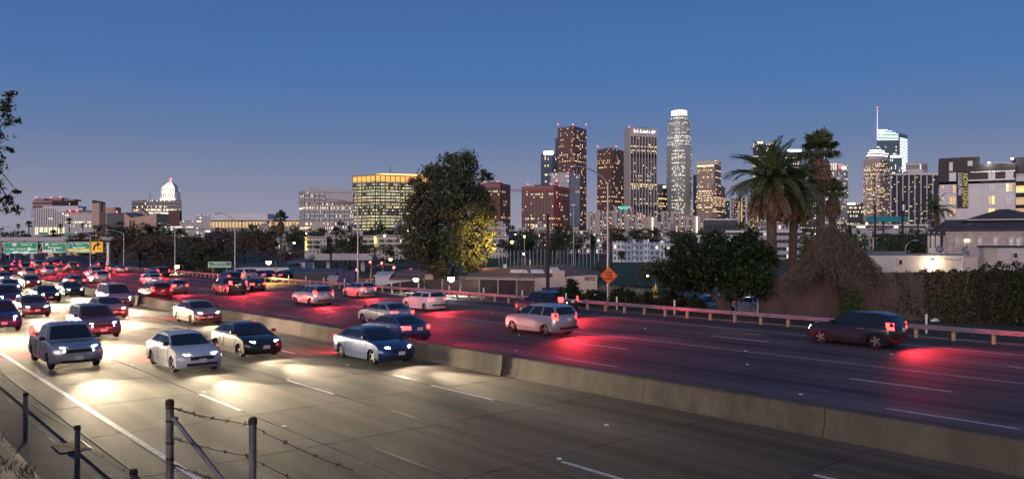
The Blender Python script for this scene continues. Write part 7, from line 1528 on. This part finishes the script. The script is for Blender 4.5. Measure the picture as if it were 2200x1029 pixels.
for ty in TYPES:
    M = car_meshes(ty); d = {'wheel': wheel_mesh(TYPES[ty][4])}
    d['body'] = smoothed(M['body'], 'body', PAINT['white']); d['cabin'] = smoothed(M['cabin'], 'cabin', PAINT['white'])
    for nm in ('windscreen', 'rear_window'): d[nm] = smoothed(M[nm], nm, m_cglass)
    d['side'] = [smoothed(m, 'side_window', m_cglass) for m in M['side']]
    d['head'] = [smoothed(m, 'headlight', m_head) for m in M['head']]; d['tail'] = [smoothed(m, 'taillight', m_tail) for m in M['tail']]
    for nm, mt in (('grille', m_plas), ('lower_intake', m_plas), ('rear_bumper_trim', m_plas), ('plate', m_plate), ('front_plate', m_plate), ('seams', m_plas), ('handles', m_rim)): d[nm] = smoothed(M[nm], nm, mt)
    d['mirror'] = [smoothed(m, 'mirror', m_plas) for m in M['mirror']]
    if 'bed_cover' in M: d['bed_cover'] = smoothed(M['bed_cover'], 'bed_cover', m_plas)
    CARS[ty] = d
l_head = bpy.data.lights.new('headlight_beam', 'SPOT'); l_head.energy = HEAD_E; l_head.color = (1, .80, .52); l_head.spot_size = R(40); l_head.spot_blend = 1.0; l_head.shadow_soft_size = .12
l_beam = l_head.copy(); l_beam.energy = HEAD_E * .12
l_spill = l_head.copy(); l_spill.energy = HEAD_E * .085; l_spill.spot_size = R(125)
l_tail = bpy.data.lights.new('taillight_glow', 'SPOT'); l_tail.energy = TAIL_E; l_tail.color = (1, .035, .05); l_tail.spot_size = R(160); l_tail.spot_blend = .6; l_tail.shadow_soft_size = .25
def add_car(ty, col, p, ang, label, group, lit=True, full=True, beam=True, glow=True):
    d = CARS[ty]; t = thing('car' if ty in ('sedan', 'hatchback') else ('suv' if ty == 'suv' else ('pickup_truck' if ty == 'pickup' else 'van')), label, {'suv': 'suv', 'pickup': 'pickup truck', 'van': 'van'}.get(ty, 'car'), p, ang, group)
    def put(nm, me, paint_=False):
        o = bpy.data.objects.new(nm, me); C.objects.link(o); o.parent = t
        if paint_: o.material_slots[0].link = 'OBJECT'; o.material_slots[0].material = PAINT[col]
        return o
    b = put('body', d['body'], True); c = put('cabin', d['cabin'], True)
    for nm in ('windscreen', 'rear_window'): put(nm, d[nm])
    for me in d['side']: put('side_window', me)
    for k in ('head', 'tail'):
        for me in d[k]:
            o = put('headlight' if k == 'head' else 'taillight', me)
            if not lit: o.material_slots[0].link = 'OBJECT'; o.material_slots[0].material = m_headoff if k == 'head' else m_tailoff
    hw, low, cab, wh, wr = TYPES[ty]
    for x in wh:
        for s in (-1, 1):
            o = put('wheel', d['wheel'][0]); o.location = (x, s * (hw - .15), wr)
            if full: r_ = bpy.data.objects.new('rim', d['wheel'][1]); C.objects.link(r_); r_.parent = o
    if full:
        for nm in ('grille', 'lower_intake', 'rear_bumper_trim'): put(nm, d[nm])
        put('number_plate', d['plate']); put('number_plate', d['front_plate']); put('door_seams', d['seams'])['kind'] = 'stuff'; put('door_handles', d['handles'])['kind'] = 'stuff'
        for me in d['mirror']: put('mirror', me)
    if 'bed_cover' in d: put('bed_cover', d['bed_cover'])
    if lit and beam:
        o = bpy.data.objects.new('headlight_beam', l_head if 'oncoming' in label else l_beam); C.objects.link(o); o.parent = t; o.location = (low[-2][0] + .12, 0, low[-3][1] + .12); aim(o, (1, 0, -.03))
        if 'oncoming' in label: o = bpy.data.objects.new('headlight_spill', l_spill); C.objects.link(o); o.parent = t; o.location = (low[-2][0] + .12, 0, low[-3][1] + .15); aim(o, (1, 0, -.12))
    if lit and glow:
        o = bpy.data.objects.new('taillight_glow', l_tail); C.objects.link(o); o.parent = t; o.location = (low[2][0] - .25, 0, low[2][1] + .1); aim(o, (-1, 0, -.35))
    return t
rc = random.Random(2024); ORD = ['leading', 'second', 'third', 'fourth', 'fifth', 'sixth', 'seventh', 'eighth', 'ninth', 'tenth', 'eleventh', 'twelfth', 'thirteenth', 'fourteenth', 'fifteenth', 'sixteenth']
mix_t = ['sedan'] * 4 + ['suv'] * 3 + ['hatchback'] * 2 + ['pickup', 'van']; mix_c = ['white', 'silver', 'black', 'grey', 'silver', 'white', 'grey', 'red', 'blue', 'beige', 'black', 'green']
KIND = {'sedan': 'sedan', 'hatchback': 'hatchback', 'suv': 'SUV', 'pickup': 'pickup', 'van': 'van'}
NEAR = [(7.68, 'outermost lane by the gutter', [34, 47, 62, 80, 97, 116]), (11.1, 'lane second from the gutter', [33, 45, 56, 68, 82, 98, 113, 130]), (14.54, 'lane second from the median', [37, 56, 70, 86, 101, 118, 137]), (17.95, 'lane beside the median', [34, 51, 66, 80, 95, 109, 126, 145])]
for d, lane, Ys_ in NEAR:
    for k, Y in enumerate(Ys_):
        t_ = TY(Y + rc.uniform(-1.5, 1.5), d); hd, nn = PD(t_); ty = rc.choice(mix_t); col = rc.choice(mix_c)
        add_car(ty, col, P(t_, d + rc.uniform(-.25, .25), .006), math.atan2(-hd.y, -hd.x) + rc.uniform(-.01, .01), 'oncoming %s %s with headlamps lit, %s in the %s' % (col, KIND[ty], ORD[k], lane), 'oncoming traffic on near carriageway', full=Y < 75, glow=Y < 60)
FARL = [(22.5, 'lane beside the median', [41, 72, 96, 120, 141, 168, 196]), (26.9, 'second lane from the median', [52, 84, 108, 131, 155, 180, 210]), (30.9, 'middle lane', [47, 67, 82, 99, 122, 147, 172, 203]), (34.9, 'fourth lane from the median', [60, 88, 113, 138, 161, 190, 220]), (39.1, 'outer lane by the guard rail', [41, 56, 78, 101, 124, 144, 160])]
for d, lane, Ys_ in FARL:
    for k, Y in enumerate(sorted(Ys_, reverse=True)):
        t_ = TY(Y + rc.uniform(-2, 2), d)
        if d == 39.1 and t_ > 165: t_ = 165
        hd, nn = PD(t_); ty = rc.choice(mix_t); col = rc.choice(mix_c)
        add_car(ty, col, P(t_, d + rc.uniform(-.3, .3), .004), math.atan2(hd.y, hd.x) + rc.uniform(-.01, .01), 'departing %s %s with tail lamps lit, %s in the %s' % (col, KIND[ty], ORD[k], lane), 'departing traffic on far carriageway', full=Y < 90, beam=True)
# cars bunched on the exit ramp
for k, i in enumerate((14, 18, 22, 27, 31, 35, 40, 45)):
    a, b, dd = rl[i]; f = .33 if k % 2 else .68; p = a.lerp(b, f); ty = rc.choice(mix_t); col = rc.choice(mix_c)
    add_car(ty, col, p + Vector((0, 0, .01)), math.atan2(dd.y, dd.x), '%s %s on the curving exit ramp, %s from the road' % (col, KIND[ty], ['first', 'second', 'third', 'fourth', 'fifth', 'sixth', 'seventh', 'eighth'][k]), 'cars on the exit ramp', full=False, beam=True)
# parked cars by the brown wall and in the street
for u, Y, ty, col, ang, lab in [(1612, 66, 'sedan', 'white', 2.5, 'white car parked in street at the end of the brown wall'), (1585, 70, 'hatchback', 'grey', 2.6, 'grey car with dim tail lamps parked behind the round tree stems'), (1520, 68, 'suv', 'silver', 3.3, 'silver SUV parked behind the ivy end beside the round tree'), (1940, 100, 'sedan', 'black', .3, 'dark car parked below the street poles'), (1910, 112, 'suv', 'red', .2, 'red SUV under the lamplit street trees')]:
    x = WX(u, Y); add_car(ty, col, (x, Y, terrain(x, Y) + .13), ang, lab, 'parked cars', lit=False)
for k, u in enumerate((520, 556, 596, 632)): x = WX(u, 116); add_car(['sedan', 'suv', 'hatchback', 'sedan'][k], ['grey', 'white', 'blue', 'black'][k], (x, 112, terrain(x, 112) + .15), 1.2, '%s car in the car park beyond the freeway fence' % ['grey', 'white', 'blue', 'black'][k], 'cars in the car park', lit=False, full=False)
# ================================================================== LOW-RISE STREETS AND TREES BELOW DOWNTOWN
rh = random.Random(99); USED = set()
ANCH = [(640, 'columned music hall'), (765, 'finned grey office'), (880, 'slab-floored lit office'), (1040, 'big eucalyptus'), (1125, 'first red-brown office'), (1225, 'crane mast'), (1285, 'tallest brown tower'), (1345, 'lower brown tower'), (1430, 'ribbed pale tower'), (1490, 'round crowned tower'), (1570, 'pink-brown banded tower'), (1680, 'glass cylinders'), (1770, 'date palm pair'), (1855, 'white grid tower'), (1915, 'ring-topped tower'), (2100, 'white-striped dark slab')]
def below(u): return next(n for a, n in ANCH if u < a)
def depth_word(Y): return 'close to the field' if Y < 420 else ('halfway out' if Y < 600 else 'far out')
hw_ = [facade('street_house_windows_%d' % i, c, (.05, .05, .06), l, 1.5, (1, .72, .36), (1, .92, .72), .45, .26, .25, .75, .15, seed=40 + i) for i, (c, l) in enumerate([((.42, .38, .34), .26), ((.28, .26, .27), .22), ((.46, .44, .46), .3), ((.30, .20, .16), .2)])]
taken = []
for k in range(64):
    Y = rh.choice([360, 400, 450, 500, 560, 620, 700, 780]); u = rh.uniform(560, 2040); w = rh.uniform(16, 46) * 450 / Y
    if any(abs(u - a) < (w + b) * .55 and abs(Y - y) < 30 for a, b, y in taken): continue
    lab = 'small %s building, %s below the %s' % (['cream', 'grey', 'white', 'brick'][k % 4], depth_word(Y), below(u))
    if lab in USED: continue
    USED.add(lab); taken.append((u, w, Y)); x = WX(u, Y); zb = terrain(x, Y); h = rh.choice([6, 7, 9, 9, 12, 15]); fl = max(2, h // 3)
    fp = foot((u - w / 2, u + w / 2), Y, None, rh.uniform(10, 18)); c = sum(fp, Vector((0, 0))) / 4
    t = thing('street_building', lab, 'building', (c.x, c.y, zb - .5), 0, 'low buildings below downtown')
    block(t, 'facade', fp, zb - .5, zb + h, hw_[k % 4], (max(3, int(w / 450 * Y / 6)),), fl, v0=k)
    mb = MB(); q = c + Vector((rh.uniform(-2, 2), 0)); mb.box((q.x, q.y, zb + h + .7), (3, 3, 1.4)); mb.build('roof_unit', m_pg, t)
for k in range(230):
    Y = rh.uniform(300, 860); u = rh.uniform(540, 2060); x = WX(u, Y); zb = terrain(x, Y); h = rh.uniform(6, 13); w = h * rh.uniform(.8, 1.3)
    ty = rh.choice(['green', 'green', 'green', 'brown', 'euc']); me, tr = UT[ty][k % len(UT[ty])]
    lab = 'distant %s %s tree, %s below the %s' % ('tall' if h > 10 else 'low', {'green': 'dark', 'brown': 'brownish', 'euc': 'grey-green'}[ty], depth_word(Y), below(u))
    if lab in USED: continue
    USED.add(lab); t = thing('leafy_tree', lab, 'tree', (x, Y, zb), 0, 'distant street trees below downtown')
    for nm, m_ in (('crown', me), ('trunk', tr)):
        o = link(nm, m_, None, t); o.scale = (w / .85, w / .85, h); o.rotation_euler = (0, 0, k * 1.3)
for k in range(44):       # small lit lamps strewn over the far streets
    Y = rh.uniform(260, 700); u = rh.uniform(480, 2000); x = WX(u, Y); zb = terrain(x, Y); h = rh.uniform(7, 10)
    lab = 'tiny distant %s lamp, %s below the %s' % (['amber', 'white'][k % 2], depth_word(Y), below(u))
    if lab in USED: continue
    USED.add(lab); t = thing('street_lamp', lab, 'street lamp', (x, Y, zb), 0, 'tiny distant street lamps')
    mb = MB(); mb.cyl((x, Y, zb), (x, Y, zb + h), .12, .08, 5); mb.build('post', m_galv, t)
    mb = MB(); mb.cyl((x, Y, zb + h), (x, Y, zb + h + .5), .35, .25, 7); mb.build('bulb', emit('far_lamp_%d' % (k % 2), [(1, .72, .34), (1, .95, .8)][k % 2], 16), t)
